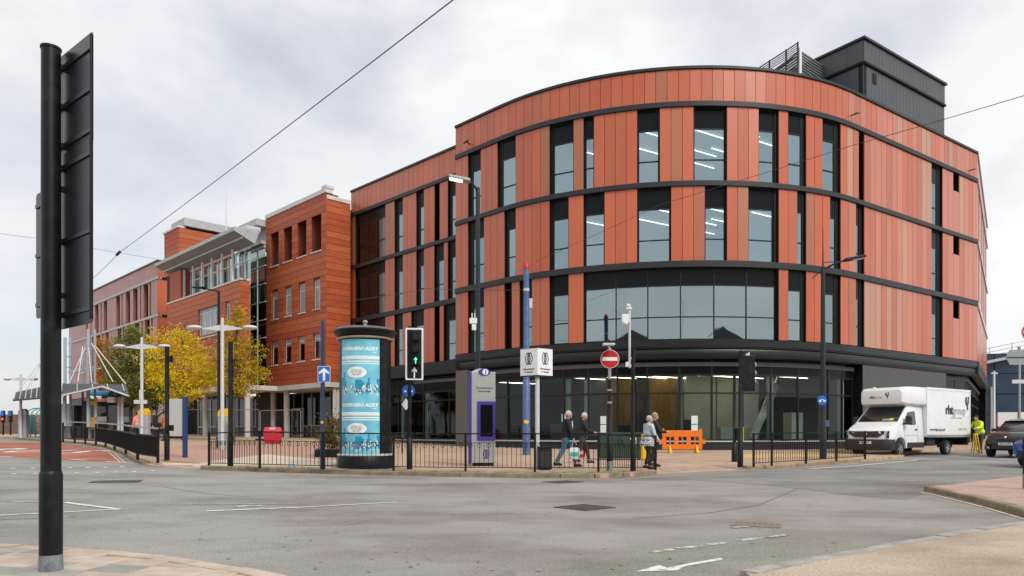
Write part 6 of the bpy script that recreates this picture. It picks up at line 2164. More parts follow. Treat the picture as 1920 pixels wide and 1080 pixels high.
def wheel(root, x, y, r_, w_, side, steel=False):
    """wheel standing at (x, y); side = +1 when its outer face looks along +Y"""
    wh = empty("wheel", (x, y, r_)); wh.parent = root
    def lat(prof, name, m):
        mb = MB(); mb.lathe(prof, 28)
        o = mb.build(name, m, wh, smooth=True)
        o.rotation_euler = (R(-90 * side), 0, 0)
        return o
    h_ = w_ / 2
    lat([(r_ * .62, h_ * .9), (r_ * .66, h_), (r_ * .93, h_ * .98), (r_, h_ * .72), (r_, -h_ * .72), (r_ * .93, -h_), (r_ * .5, -h_)], "tyre", M_TYRE)
    lat([(r_ * .64, h_ * .92), (r_ * .60, h_ * .80), (r_ * .58, h_ * .25)], "rim", M_RIM)
    lat([(r_ * .60, h_ * .2), (0, h_ * .2)], "brake", M_VBLACK)
    mb = MB()
    for k in range(5):
        a = 2 * math.pi * k / 5
        ca, sa = math.cos(a), math.sin(a)
        for sgn in (-.09, .09):
            px_, py_ = -sa * sgn * r_, ca * sgn * r_
            mb.bar((px_ * .5, py_ * .5, h_ * .72), (ca * r_ * .61 + px_, sa * r_ * .61 + py_, h_ * .84), r_ * .09, .03, up=(0, 0, 1))
    mb.lathe([(r_ * .16, h_ * .6), (r_ * .16, h_ * .86), (0, h_ * .9)], 14)
    o = mb.build("spokes", M_RIM, wh); o.rotation_euler = (R(-90 * side), 0, 0)
    return wh

def side_loft(prof_fn, stations):
    """body skin: stations = [(x, [(halfwidth, z) from sill to roof centre])], mirrored in Y"""
    mb = MB()
    n = len(stations[0][1])
    vs = []
    for x, pr in stations:
        for hw, z in pr: vs.append((x, hw, z))
        for hw, z in reversed(pr): vs.append((x, -hw, z))
    m = 2 * n
    fs = []
    for i in range(len(stations) - 1):
        for k in range(m - 1):
            fs.append((i * m + k, i * m + k + 1, (i + 1) * m + k + 1, (i + 1) * m + k))
        fs.append((i * m + m - 1, i * m, (i + 1) * m, (i + 1) * m + m - 1))
    fs.append(tuple(range(m))[::-1]); fs.append(tuple((len(stations) - 1) * m + k for k in range(m)))
    return mb.add(vs, fs)

# --- box van. local +X forward, +Y its nearside (towards us), front axle at x = 0
fw = gp(1689, 857.5); fw.z = gz(fw.x, fw.y)
hx = Vector((-0.8212, -0.5706, 0))
van = empty("box_van", (fw.x, fw.y, fw.z + .03), math.atan2(hx.y, hx.x), "white box van with rht group lettering parked half on the kerb", "van")
HWB = 1.03
# local: nearside is left of heading = +Y ; its outer wheel face lies at y = 0
off = -HWB
body = [(-2.12, .42), (-2.12, 2.28), (-1.35, 2.34), (-.86, 2.28), (.08, 1.50), (.20, 1.44), (.72, 1.26), (.90, 1.14), (.95, .98), (.96, .62), (.92, .40), (.46, .36), (.45, .55), (.36, .72), (.18, .82), (0, .84), (-.18, .82), (-.36, .72), (-.45, .55), (-.47, .36)]
mb = MB()
n = len(body)
def hw_at(x, z):
    w = HWB
    w -= max(0, z - 1.25) * .12
    if x > .4: w -= (x - .4) ** 2 * .30
    return w
vs = []
for k, sy in enumerate((-1, -.80, 0, .80, 1)):
    for x, z in body:
        xx = x
        if abs(sy) == 1 and x > .6: xx = x - .10
        vs.append((xx, off + sy * hw_at(x, z), z))
fs = []
for k in range(4):
    for i in range(n):
        j = (i + 1) % n
        fs.append((k * n + i, k * n + j, (k + 1) * n + j, (k + 1) * n + i))
fs.append(tuple(range(n))[::-1]); fs.append(tuple(4 * n + i for i in range(n)))
mb.add(vs, fs)
cab = mb.build("cab", M_VWHITE, van, bevel=.035, smooth=True, angle=50)
def vq(name, pts_, m, parent, lift=.004):
    """polygon laid on the body, pushed out along its normal"""
    P = [Vector(p) for p in pts_]
    nrm = (P[1] - P[0]).cross(P[2] - P[0]).normalized()
    c = sum(P, Vector()) / len(P)
    if nrm.dot(c - Vector((-.6, off, 1.1))) < 0: nrm = -nrm; P = P[::-1]
    k = len(P)
    return MB().add([p + nrm * lift for p in P] + [p - nrm * .03 for p in P], [tuple(range(k)), tuple(range(k, 2 * k))[::-1]] + [(i, k + i, k + (i + 1) % k, (i + 1) % k) for i in range(k)]).build(name, m, parent)
y1, y2 = off + HWB, off - HWB
ws = vq("windscreen", [(.03, off - .90, 1.545), (.03, off + .90, 1.545), (-.79, off + .82, 2.225), (-.79, off - .82, 2.225)], M_VGLASS, van, .012)
vq("permit", [(-.0, off + .50, 1.585), (-.0, off + .68, 1.585), (-.12, off + .68, 1.685), (-.12, off + .50, 1.685)], mat("yellow_sticker", (.7, .6, .05), .5), ws, .02)
vq("dash_paper", [(-.0, off + .20, 1.580), (-.0, off + .48, 1.580), (-.10, off + .48, 1.665), (-.10, off + .20, 1.665)], mat("dash_paper", (.30, .31, .30), .6), ws, .018)
for sgn in (-1, 1):
    yy = off + sgn * (HWB + .001)
    vq("side_window", [(-.20, yy - sgn * .028, 1.42), (-1.38, yy - sgn * .028, 1.42), (-1.40, yy - sgn * .122, 2.12), (-.88, yy - sgn * .122, 2.12)], M_VGLASS, van, .014)
    dr = vq("door", [(-.52, yy, .60), (-1.46, yy, .60), (-1.46, yy, 1.36), (-.30, yy, 1.36), (-.30, yy, .95)], M_VWHITE, van, .008)
    MB().box((-1.40, yy + sgn * .006, 1.16), (-1.20, yy + sgn * .03, 1.21)).build("handle", M_VBLACK, dr)
    MB().box((-1.485, yy - .004, .45), (-1.475, yy + sgn * .006, 1.40)).build("door_seam", M_VBLACK, van)
    MB().box((-1.45, yy - .004, .93), (-.30, yy + sgn * .012, .945)).build("crease", M_RIM, van)
    MB().box((-2.05, yy - .003, .38), (-.55, yy + sgn * .016, .62)).build("sill_trim", M_VBLACK, van, bevel=.01)
    mr = MB().box((-.42, yy + sgn * .05, 1.40), (-.26, yy + sgn * .30, 1.80)).build("mirror", M_VBLACK, van, bevel=.04)
    MB().bar((-.33, yy - sgn * .04, 1.42), (-.34, yy + sgn * .1, 1.5), .06).build("mirror_arm", M_VBLACK, mr)
# front end
xf = .965
vq("grille", [(xf, off - .52, .84), (xf, off + .52, .84), (xf, off + .78, 1.00), (xf - .03, off + .80, 1.12), (xf - .03, off - .80, 1.12), (xf, off - .78, 1.00)], M_VBLACK, van, .02)
M_VRED = mat("dark_red_trim", (.10, .008, .012), .3, var=.1)
vq("grille_strip", [(xf + .01, off - .58, .99), (xf + .01, off + .58, .99), (xf + .01, off + .62, 1.03), (xf + .01, off - .62, 1.03)], M_VRED, van, .018)
for sgn in (-1, 1):
    vq("headlight", [(xf - .005, off + sgn * .56, 1.01), (xf - .10, off + sgn * .94, .94), (xf - .14, off + sgn * .96, 1.14), (xf - .03, off + sgn * .56, 1.13)], M_LIGHT, van, .035)
    vq("light_housing", [(xf - .06, off + sgn * .86, .84), (xf - .12, off + sgn * .95, .80), (xf - .15, off + sgn * .965, 1.12), (xf - .09, off + sgn * .90, 1.10)], M_VBLACK, van, .045)
MB().plate([(0, -.12), (.08, 0), (0, .12), (-.08, 0)], Matrix.Translation((xf + .024, off, 1.0)) @ Matrix.Rotation(R(90), 4, 'Z') @ Matrix.Rotation(R(90), 4, 'X'), .02).build("badge", M_CHROME, van)
bp_ = [(xf + .05, .28), (xf + .07, .55), (xf + .04, .76), (.44, .76), (.44, .28)]
bvs = [(x - (.14 if abs(sy) == 1 and x > .5 else 0), off + sy * (HWB + .012), z) for sy in (-1, -.78, .78, 1) for x, z in bp_]
bfs = [(j * 5 + i, j * 5 + (i + 1) % 5, (j + 1) * 5 + (i + 1) % 5, (j + 1) * 5 + i) for j in range(3) for i in range(5)] + [(4, 3, 2, 1, 0), (15, 16, 17, 18, 19)]
MB().add(bvs, bfs).build("bumper", M_VBLACK, van, bevel=.03, smooth=True)
pl_ = MB().box((xf + .068, off - .27, .56), (xf + .082, off + .27, .67)).build("number_plate", M_PLATE, van)
text("BX25 RHT", .085, M_INK, pl_, Matrix.Translation((xf + .085, off, .615)) @ Matrix.Rotation(R(90), 4, 'Z') @ Matrix.Rotation(R(90), 4, 'X'), bold=.002)
# box with over-cab pod
bx0, bx1, bw, bz0, bz1 = -2.16, -6.48, 1.10, .86, 3.12
box_ = MB().box((bx1, off - bw, bz0), (bx0, off + bw, bz1)).build("load_box", M_VWHITE, van, bevel=.03)
for yy in (off + bw, off - bw):
    sgn = 1 if yy > off else -1
    MB().box((bx1, yy - .01, bz0 - .02), (bx0, yy + sgn * .02, bz0 + .10)).build("side_rail", M_RIM, van)
    MB().box((bx1, yy - .01, bz1 - .09), (bx0, yy + sgn * .018, bz1 + .01)).build("top_rail", M_VWHITE, van)
    for xx in (bx0 - .04, bx1 + .04):
        MB().box((xx - .04, yy - .01, bz0 + .1), (xx + .04, yy + sgn * .016, bz1 - .09)).build("corner_post", M_VWHITE, van)
secs = [(-2.17, 1.10, 2.26, 3.115, 1.0), (-1.3, 1.08, 2.26, 3.125, 1.0), (-.70, 1.03, 2.27, 3.11, .98), (-.42, .99, 2.30, 3.06, .95), (-.28, .92, 2.36, 2.97, .90)]
vs, fs = [], []
for x, w, z0, z1, q in secs:
    c_ = .10
    vs += [(x, off + a, z) for a, z in ((-w + c_, z0), (w - c_, z0), (w, z0 + c_ * .8), (w, z1 - c_), (w - c_, z1), (-w + c_, z1), (-w, z1 - c_), (-w, z0 + c_ * .8))]
for i in range(len(secs) - 1):
    for k in range(8): fs.append((8 * i + k, 8 * i + (k + 1) % 8, 8 * i + 8 + (k + 1) % 8, 8 * i + 8 + k))
fs += [tuple(range(8))[::-1], tuple(8 * (len(secs) - 1) + k for k in range(8))]
MB().add(vs, fs).build("cab_pod", M_VWHITE, van, bevel=.03, smooth=True, angle=60)
for sgn in (-1, 1):      # fairing wedge from the pod down to the cab roof
    MB().add([(-2.17, off + sgn * 1.06, 2.30), (-2.17, off + sgn * 1.06, 2.36), (-.95, off + sgn * .98, 2.36), (-2.17, off + sgn * .7, 2.30), (-2.17, off + sgn * .7, 2.36), (-.95, off + sgn * .7, 2.36)], [(0, 1, 2), (3, 5, 4), (0, 2, 5, 3), (1, 4, 5, 2), (0, 3, 4, 1)]).build("fairing", M_VWHITE, van)
Mv = Matrix.Translation((-4.9, off + bw + .022, 0)) @ Matrix.Rotation(R(180), 4, 'Z') @ Matrix.Rotation(R(90), 4, 'X')
M_NAVY = mat("navy_ink", (0.012, 0.016, 0.035), .4, var=0)
M_GREYINK = mat("grey_ink", (0.33, 0.34, 0.36), .4, var=0)
text("rht", .60, M_NAVY, box_, Mv @ Matrix.Translation((-.60, 2.12, 0)), bold=.018)
text("group", .55, M_GREYINK, box_, Mv @ Matrix.Translation((.42, 2.10, 0)), bold=-.004)
text("Vehicle and asset solutions", .10, M_GREYINK, box_, Mv @ Matrix.Translation((.15, 1.76, 0)))
text("www.rhtgroup.co.uk", .17, M_NAVY, box_, Mv @ Matrix.Translation((-1.75, 1.20, 0)), bold=.002)
text("01902 477 750", .14, M_GREYINK, box_, Mv @ Matrix.Translation((.75, 1.22, 0)))
lg = [(-.16, .24), (-.22, .12), (-.20, -.04), (-.10, -.16), (-.02, -.20), (.0, -.42), (.10, -.42), (.10, -.20), (.20, -.05), (.20, .12), (.26, .28), (.12, .24), (.08, .10), (.08, -.02), (.0, -.08), (-.07, -.02), (-.08, .12), (-.02, .26)]
MB().plate([(x * .82 + 1.22, y * .95 + 2.55) for x, y in lg], Mv, .004).build("emblem", M_NAVY, box_)
Mf = Matrix.Translation((-.272, off, 2.66)) @ Matrix.Rotation(R(90), 4, 'Z') @ Matrix.Rotation(R(90), 4, 'X')
text("rht", .17, M_NAVY, van, Mf @ Matrix.Translation((-.42, 0, .0)), bold=.005)
text("group", .16, M_GREYINK, van, Mf @ Matrix.Translation((-.13, 0, .0)))
MB().plate([(x * .38 + .28, y * .38 + .10) for x, y in lg], Mf, .004).build("emblem", M_NAVY, van)
MB().box((bx1 + .1, off - .45, .52), (-.3, off + .45, .80)).build("chassis", M_UNDER, van)
MB().box((-3.3, off + .5, .45), (-2.5, off + .95, .80)).build("tank", M_UNDER, van, bevel=.05)
MB().box((bx1 - .02, off - 1.0, .45), (bx1 + .08, off + 1.0, .85)).build("rear_bar", M_UNDER, van)
for x in (0.0, -4.37):
    for sgn in (-1, 1):
        wheel(van, x, off + sgn * (HWB - .13), .345, .24, sgn)
    if x < 0:
        for sgn in (-1, 1):
            MB().lathe([(.42, -.15), (.43, .15)], 16, (0, 0, 0), 0, math.pi).build("mudguard", M_UNDER, van).matrix_local = Matrix.Translation((x, off + sgn * (HWB - .16), .36)) @ Matrix.Rotation(R(90), 4, 'X')

# --- cars
def car(name, loc, heading, paint, label, group, plate, suv=1.0, L=4.4):
    root = empty(name, loc, heading, label, "car", group)
    W = .91
    h_ = suv
    # x from front (+) to rear; rows: sill, lower side, belt, cant rail, roof centre
    st = [(2.16, .50, .40, .62, .66), (2.08, .74, .36, .78, .82), (1.85, .86, .30, .90, .96), (1.35, .90, .28, .98, 1.05), (.85, .91, .27, 1.02, 1.09), (.55, .91, .27, 1.04, 1.12),
          (-1.2, .91, .27, 1.06, 1.12), (-1.75, .90, .30, 1.06, 1.12), (-2.1, .84, .36, 1.02, 1.06), (-2.2, .70, .45, .92, .96)]
    sts = []
    for x, w, z0, z1, z2 in st:
        sts.append((x, [(w * .90, z0), (w, z0 + .16), (w * 1.0, (z0 + z1) * .52 * h_), (w * .96, z1 * h_), (w * .6, z2 * h_)]))
    side_loft(None, sts).build("body", paint, root, smooth=True, bevel=.02, angle=38)
    # glasshouse
    gh = [(.75, 1.06, .78), (.05, 1.50, .62), (-.55, 1.56, .60), (-1.35, 1.50, .60), (-1.95, 1.10, .74)]
    pr = []
    vs, fs = [], []
    for x, z, w in gh:
        zb = 1.04
        vs += [(x, .80 if -1.5 < x < .4 else .76, zb * h_), (x, w, z * h_), (x, -w, z * h_), (x, -.80 if -1.5 < x < .4 else -.76, zb * h_)]
    for i in range(len(gh) - 1):
        for k in range(3): fs.append((4 * i + k, 4 * i + k + 1, 4 * i + 5 + k, 4 * i + 4 + k))
    MB().add(vs, fs).build("glasshouse", M_VGLASS, root, smooth=True, angle=30)
    rf = [(.10, 1.49), (-.3, 1.56), (-.8, 1.575), (-1.42, 1.51)]
    vs = [(x, s * .60, (z + .012) * h_) for x, z in rf for s in (-1, 1)] + [(x, s * .5, (z + .035) * h_) for x, z in rf for s in (-1, 1)]
    fs = []
    for i in range(3):
        fs += [(2 * i, 2 * i + 2, 8 + 2 * i + 2, 8 + 2 * i), (8 + 2 * i, 8 + 2 * i + 2, 8 + 2 * i + 3, 8 + 2 * i + 1), (8 + 2 * i + 1, 8 + 2 * i + 3, 2 * i + 3, 2 * i + 1)]
    fs += [(0, 8, 9, 1), (6, 7, 15, 14)]
    MB().add(vs, fs).build("roof", paint, root, smooth=True)
    for s in (-1, 1):
        MB().bar((.74, s * .77, 1.05 * h_), (.06, s * .62, 1.50 * h_), .06).build("windscreen_pillar", paint, root)
        MB().bar((-.5, s * .79, 1.05 * h_), (-.55, s * .61, 1.55 * h_), .06).build("door_pillar", M_VBLACK, root)
        m_ = MB().box((.38, s * .88, 1.06 * h_), (.54, s * 1.08, 1.20 * h_)).build("mirror", paint, root, bevel=.04)
        hl = MB().add([(2.05, s * .45, .68 * h_), (1.80, s * .84, .72 * h_), (1.66, s * .87, .86 * h_), (1.97, s * .48, .80 * h_), (2.13, s * .45, .67 * h_), (1.88, s * .86, .71 * h_), (1.72, s * .91, .87 * h_), (2.06, s * .50, .80 * h_)], [(0, 1, 2, 3), (7, 6, 5, 4), (0, 4, 5, 1), (1, 5, 6, 2), (2, 6, 7, 3), (3, 7, 4, 0)])
        hl.build("headlight", M_LIGHT, root, bevel=.02)
        MB().box((2.03, s * .62 - .12, .38), (2.10, s * .62 + .12, .46)).build("fog_light", M_CHROME, root, bevel=.015)
    MB().box((2.08, -.52, .36), (2.19, .52, .52)).build("lower_grille", M_VBLACK, root, bevel=.02)
    MB().box((2.08, -.36, .64 * h_), (2.17, .36, .78 * h_)).build("grille", M_VBLACK, root, bevel=.03)
    p_ = MB().box((2.18, -.26, .53), (2.205, .26, .64)).build("number_plate", M_PLATE, root)
    text(plate, .085, M_INK, p_, Matrix.Translation((2.208, 0, .585)) @ Matrix.Rotation(R(90), 4, 'Z') @ Matrix.Rotation(R(90), 4, 'X'), bold=.002)
    MB().plate(disc_poly(.05, 16), Matrix.Translation((2.16, 0, .83 * h_)) @ Matrix.Rotation(R(90), 4, 'Z') @ Matrix.Rotation(R(60), 4, 'X'), .012).build("badge", M_CHROME, root)
    for x in (1.38, -1.35):
        for s in (-1, 1):
            wheel(root, x, s * .80, .335, .22, s)
            MB().lathe([(.36, -.03), (.405, -.03), (.405, .03), (.36, .03)], 18, (0, 0, 0), 0, math.pi).build("wheel_arch", M_VBLACK, root).matrix_local = Matrix.Translation((x, s * .895, .335)) @ Matrix.Rotation(R(90), 4, 'X')
    return root
M_CARBLACK = mat("black_car_paint", (0.006, 0.006, 0.007), .25, var=0, coat=.4, spec=.4)
M_CARBLUE = mat("blue_car_paint", (0.006, 0.085, 0.34), .25, var=0, coat=.8, spec=.6)
p = gp(1850, 858); hd = Vector((-.80, -.60, 0)).normalized()
pc = Vector((22.85, 32.2, 0))
car("black_car", (pc.x, pc.y, gz(pc.x, pc.y) + .005), math.atan2(-.62, -.785), M_CARBLACK, "black car with white number plate driving out from behind the van", "cars on the road", "BN67 OWE", 1.06)
pb = gp(1909, 880)
car("blue_car", (pb.x + 2.75, pb.y + .85, gz(pb.x, pb.y) + .005), math.atan2(-.25, -.97), M_CARBLUE, "blue car whose front just enters at the right edge", "cars on the road", "DA19 KLM", 1.0)

# ================================================================== people
M_SKIN = mat("skin", (0.55, 0.30, 0.21), .55, var=.05)
def skin_mesh(name, joints, bones, m, parent, sub=1, extra=None):
    """surface grown round a skeleton; joints = {key: ((x,y,z), rx, ry)}"""
    keys = list(joints)
    me = bpy.data.meshes.new(name)
    me.from_pydata([joints[k][0] for k in keys], [(keys.index(a), keys.index(b)) for a, b in bones], [])
    o = bpy.data.objects.new(name, me)
    COL.objects.link(o)
    md = o.modifiers.new("skin", 'SKIN')
    sv = me.skin_vertices[0].data
    for i, k in enumerate(keys):
        sv[i].radius = (joints[k][1], joints[k][2])
        sv[i].use_root = (i == 0)
    md.use_smooth_shade = True
    s2 = o.modifiers.new("sub", 'SUBSURF'); s2.levels = sub; s2.render_levels = sub
    dg = bpy.context.evaluated_depsgraph_get()
    me2 = bpy.data.meshes.new_from_object(o.evaluated_get(dg))
    bpy.data.objects.remove(o)
    me2.materials.clear(); me2.materials.append(m)
    if extra is not None:
        bm = bmesh.new(); bm.from_mesh(me2)
        tmp = extra.mesh("tmp", m, smooth=True); bm.from_mesh(tmp); bm.to_mesh(me2); bm.free()
        bpy.data.meshes.remove(tmp)
    for p in me2.polygons: p.use_smooth = True
    r_ = link(name, me2, parent)
    return r_

def person(loc, heading, label, H=1.72, stride=.3, lean=.03, top=None, legs=None, shoes=None, hair=None, arms=((.22, .12), (-.18, .25)), coat_len=.0, open_front=None, group="people crossing the square", width=1.0, look=0.0, hat=None):
    """local +X forward, +Y left; arms = (shoulder swing, elbow bend) for left and right"""
    root = empty("person", loc, heading, label, "person", group)
    k = H / 1.72
    v = lambda x, y, z: (x * k, y * k * width, z * k)
    hip, knee, ank = .90, .49, .09
    J = {}
    J["pel"] = (v(0, 0, .96), .135 * k, .115 * k)
    J["wai"] = (v(lean * .4, 0, 1.10), .13 * k * width, .105 * k)
    J["che"] = (v(lean, 0, 1.30), .155 * k * width, .115 * k)
    J["sho"] = (v(lean * 1.1, 0, 1.42), .12 * k * width, .085 * k)
    J["nec"] = (v(lean * 1.3, 0, 1.49), .052 * k, .052 * k)
    J["hea"] = (v(lean * 1.5 + .02, 0, 1.56), .06 * k, .06 * k)
    bones = [("pel", "wai"), ("wai", "che"), ("che", "sho"), ("sho", "nec"), ("nec", "hea")]
    for s, nm in ((1, "L"), (-1, "R")):
        f = stride * s
        kx, ax = f * .55 + .06, f * 1.0
        az = ank + (0.05 if f < 0 else 0)
        J["hip" + nm] = (v(0, .095 * s, hip - .02), .088 * k, .092 * k)
        J["kne" + nm] = (v(kx, .10 * s, knee), .058 * k, .060 * k)
        J["ank" + nm] = (v(ax, .095 * s, az), .040 * k, .040 * k)
        J["toe" + nm] = (v(ax + .15, .105 * s, az - .045 if f >= 0 else az - .05), .036 * k, .030 * k)
        bones += [("pel", "hip" + nm), ("hip" + nm, "kne" + nm), ("kne" + nm, "ank" + nm), ("ank" + nm, "toe" + nm)]
        sw, be = arms[0] if s > 0 else arms[1]
        sx, sz = lean, 1.40
        ex, ez = sx + .28 * math.sin(sw), sz - .28 * math.cos(sw)
        wx, wz = ex + .25 * math.sin(sw + be), ez - .25 * math.cos(sw + be)
        J["shl" + nm] = (v(sx, .185 * s, sz), .055 * k, .055 * k)
        J["elb" + nm] = (v(ex, .235 * s, ez), .042 * k, .042 * k)
        J["wri" + nm] = (v(wx, .225 * s, wz), .027 * k, .027 * k)
        hx_, hz_ = wx + .09 * math.sin(sw + be + .1), wz - .09 * math.cos(sw + be + .1)
        J["han" + nm] = (v(hx_, .222 * s, hz_), .036 * k, .018 * k)
        bones += [("sho", "shl" + nm), ("shl" + nm, "elb" + nm), ("elb" + nm, "wri" + nm), ("wri" + nm, "han" + nm)]
    ex_ = MB()
    hc = Vector(v(lean * 1.5 + .025, 0, 1.615))
    ex_.ball(hc, (.096 * k, .076 * k, .115 * k), 16, 12)
    cl, sl = math.cos(look), math.sin(look)
    fd = lambda a, b2, c2: (hc.x + (a * cl - b2 * sl) * k, hc.y + (a * sl + b2 * cl) * k, hc.z + c2 * k)
    ex_.ball(fd(.098, 0, -.015), (.02 * k, .014 * k, .024 * k), 8, 6)          # nose
    ex_.ball(fd(.07, 0, -.075), (.032 * k, .034 * k, .03 * k), 8, 6)            # jaw
    for s in (-1, 1): ex_.ball(fd(-.005, .078 * s, -.01), (.018 * k, .010 * k, .03 * k), 8, 6)
    for s, nm in ((1, "L"), (-1, "R")):      # fingers and thumb
        hp, wp = Vector(J["han" + nm][0]), Vector(J["wri" + nm][0])
        d = (hp - wp).normalized(); side = Vector((d.z, 0, -d.x)) if abs(d.y) < .9 else Vector((1, 0, 0))
        curl = Vector((0, -s, 0))
        for q, ln in ((-.026, .062), (-.009, .075), (.009, .070), (.026, .055)):
            a = hp + side * q * k + d * .01
            ex_.tube([a, a + d * ln * .55 * k, a + d * ln * .9 * k + curl * .022 * k], [.0095 * k, .009 * k, .007 * k], 6)
        a = wp.lerp(hp, .5) + side * .03 * k
        ex_.tube([a, a + side * .025 * k + d * .03 * k, a + side * .028 * k + d * .06 * k], [.011 * k, .010 * k, .008 * k], 6)
    thin = {q: ((e[0], e[1] * .80, e[2] * .80) if q[:3] in ("pel", "wai", "che", "sho", "shl", "elb", "hip", "kne") else e) for q, e in J.items()}
    body = skin_mesh("body", thin, bones, M_SKIN, root, 1, ex_)
    g = .018 * k
    # trousers
    TJ = {"wst": (v(.005, 0, 1.08), .128 * k * width + g, .105 * k + g), "pel": (J["pel"][0], J["pel"][1] + g, J["pel"][2] + g)}
    tb = [("wst", "pel")]
    for nm in "LR":
        for q in ("hip", "kne", "ank"):
            e = J[q + nm]; TJ[q + nm] = (e[0] if q != "ank" else (e[0][0], e[0][1], e[0][2] + .015), e[1] + g * (.8 if q == "hip" else 1.1), e[2] + g * (.8 if q == "hip" else 1.1))
        tb += [("pel", "hip" + nm), ("hip" + nm, "kne" + nm), ("kne" + nm, "ank" + nm)]
    skin_mesh("trousers", TJ, tb, legs, root)
    # upper garment, with hem
    CJ = {}
    coat_len = max(coat_len, .10)
    if coat_len > 0:
        CJ["hem"] = ((J["pel"][0][0], 0, J["pel"][0][2] - coat_len * k), (.165 + .02) * k * width, .135 * k)
    for q in ("pel", "wai", "che", "sho"):
        CJ[q] = (J[q][0], J[q][1] + g * 1.7, J[q][2] + g * 2.2)
    CJ["col"] = (v(lean * 1.25, 0, 1.50), .075 * k, .07 * k)
    cb = [("pel", "wai"), ("wai", "che"), ("che", "sho"), ("sho", "col")] + ([("hem", "pel")] if coat_len > 0 else [])
    for nm in "LR":
        for q in ("shl", "elb", "wri"):
            e = J[q + nm]; CJ[q + nm] = (e[0], e[1] + g * 1.25, e[2] + g * 1.25)
        cb += [("sho", "shl" + nm), ("shl" + nm, "elb" + nm), ("elb" + nm, "wri" + nm)]
    order = ["che"] + [q for q in CJ if q != "che"]
    yk = MB(); yk.ball(v(lean, 0, 1.395), (.13 * k, .222 * k * width, .112 * k), 16, 10); yk.ball(v(lean * .2, 0, .99), (.165 * k, .20 * k * width, .17 * k), 16, 10); yk.ball(v(lean * .6, 0, 1.18), (.15 * k, .185 * k * width, .17 * k), 16, 10)
    skin_mesh("jacket", {q: CJ[q] for q in order}, cb, top, root, 1, yk)
    if open_front:
        fx = J["che"][0][0] + .145 * k
        MB().add([(fx + .02 * k, -.05 * k, 1.42 * k), (fx + .02 * k, .05 * k, 1.42 * k), (fx + .035 * k, .06 * k, 1.0 * k), (fx + .035 * k, -.06 * k, 1.0 * k)], [(0, 1, 2, 3)]).ball((J["che"][0][0] + .125 * k, 0, 1.28 * k), (.06 * k, .055 * k, .17 * k), 10, 8).build("shirt", open_front, root, smooth=True)
    for nm in "LR":
        a, t = Vector(J["ank" + nm][0]), Vector(J["toe" + nm][0])
        mb = MB(); mb.tube([a + Vector((-.07 * k, 0, -.035 * k)), a + Vector((-.05 * k, 0, -.03 * k)), a.lerp(t, .6) + Vector((0, 0, -.005)), t + Vector((.05 * k, 0, -.012 * k))], [.03 * k, .055 * k, .052 * k, .03 * k], 10)
        mb.build("shoe", shoes, root, smooth=True)
    if hair:
        hm, hr = hair
        mb = MB(); n_ = 16
        cx = Vector((-.018 * cl, -.018 * sl, .012)) * k
        rings_ = 6; vs = []; fs = []
        for i in range(rings_ + 1):
            th = math.pi * .62 * i / rings_
            for j in range(n_):
                a = 2 * math.pi * j / n_
                back_ = .5 - .5 * math.cos(a - look)
                t2 = th * (.72 + .5 * back_ * hr)
                jt = 1 + .07 * math.sin(a * 5 + i * 2.1) * (i / rings_)
                vs.append(hc + cx + Vector((.108 * jt * math.sin(t2) * math.cos(a), .092 * jt * math.sin(t2) * math.sin(a), .126 * math.cos(t2))) * k)
        for i in range(rings_):
            for j in range(n_): fs.append((i * n_ + j, (i + 1) * n_ + j, (i + 1) * n_ + (j + 1) % n_, i * n_ + (j + 1) % n_))
        mb.add(vs, fs).build("hair", hm, root, smooth=True)
    if hat:
        MB().lathe([(.115 * k, 0), (.112 * k, .05 * k), (.08 * k, .10 * k), (0, .115 * k)], 14, (hc.x - .005, hc.y, hc.z + .03 * k)).build("cap", hat, root, smooth=True)
    return root, J, k

C = lambda n_, c, r_=.8: mat(n_, c, r_, var=.12, scale=12, bump=.15, bscale=25)
def foot(px, py):
    p = gpp(px, py); return p
p = foot(1061, 876)
pA, JA, kA = person(p, R(8), "white haired man in dark jacket and jeans carrying shopping bags, walking right", 1.74, .34, .05, C("navy_jacket", (.012, .014, .022)), C("blue_jeans", (.05, .14, .25)), C("dark_shoe", (.012, .012, .013)), (C("white_hair", (.50, .48, .44)), .9), ((-.25, .1), (.15, .2)), .08, C("white_shirt", (.7, .68, .68)), width=1.05, look=R(-40))
def bag(person_loc, J, hand, heading, cols, label, h_=.36):
    Mx = Matrix.Translation(person_loc) @ Matrix.Rotation(heading, 4, 'Z')
    hp = Mx @ Vector(J["han" + hand][0])
    o = empty("shopping_bag", (hp.x, hp.y, hp.z - h_ - .20), heading, label, "bag", "shopping bags")
    vs = [(-.13, -.05, 0), (.13, -.05, 0), (.13, .05, 0), (-.13, .05, 0), (-.17, -.07, h_ * .55), (.17, -.07, h_ * .55), (.17, .07, h_ * .55), (-.17, .07, h_ * .55), (-.15, -.02, h_), (.15, -.02, h_), (.15, .02, h_), (-.15, .02, h_)]
    MB().add(vs, [(3, 2, 1, 0), (0, 1, 5, 4), (1, 2, 6, 5), (2, 3, 7, 6), (3, 0, 4, 7), (4, 5, 9, 8), (5, 6, 10, 9), (6, 7, 11, 10), (7, 4, 8, 11), (8, 9, 10, 11)]).build("sack", C(*cols[0]), o, bevel=.02)
    MB().box((-.14, -.078, h_ * .30), (.10, -.068, h_ * .62)).build("print", C(*cols[1]), o)
    MB().tube([(-.09, 0, h_ - .02), (-.05, 0, h_ + .16), (0, 0, h_ + .20), (.05, 0, h_ + .16), (.09, 0, h_ - .02)], .008, 5).build("handle", C(*cols[0]), o)
bag(p, JA, "R", R(8), (("bag_white", (.60, .62, .66)), ("bag_teal", (.03, .42, .40))), "white and teal shopping bag in the hand of the man in jeans")
p2 = foot(1091, 868.5)
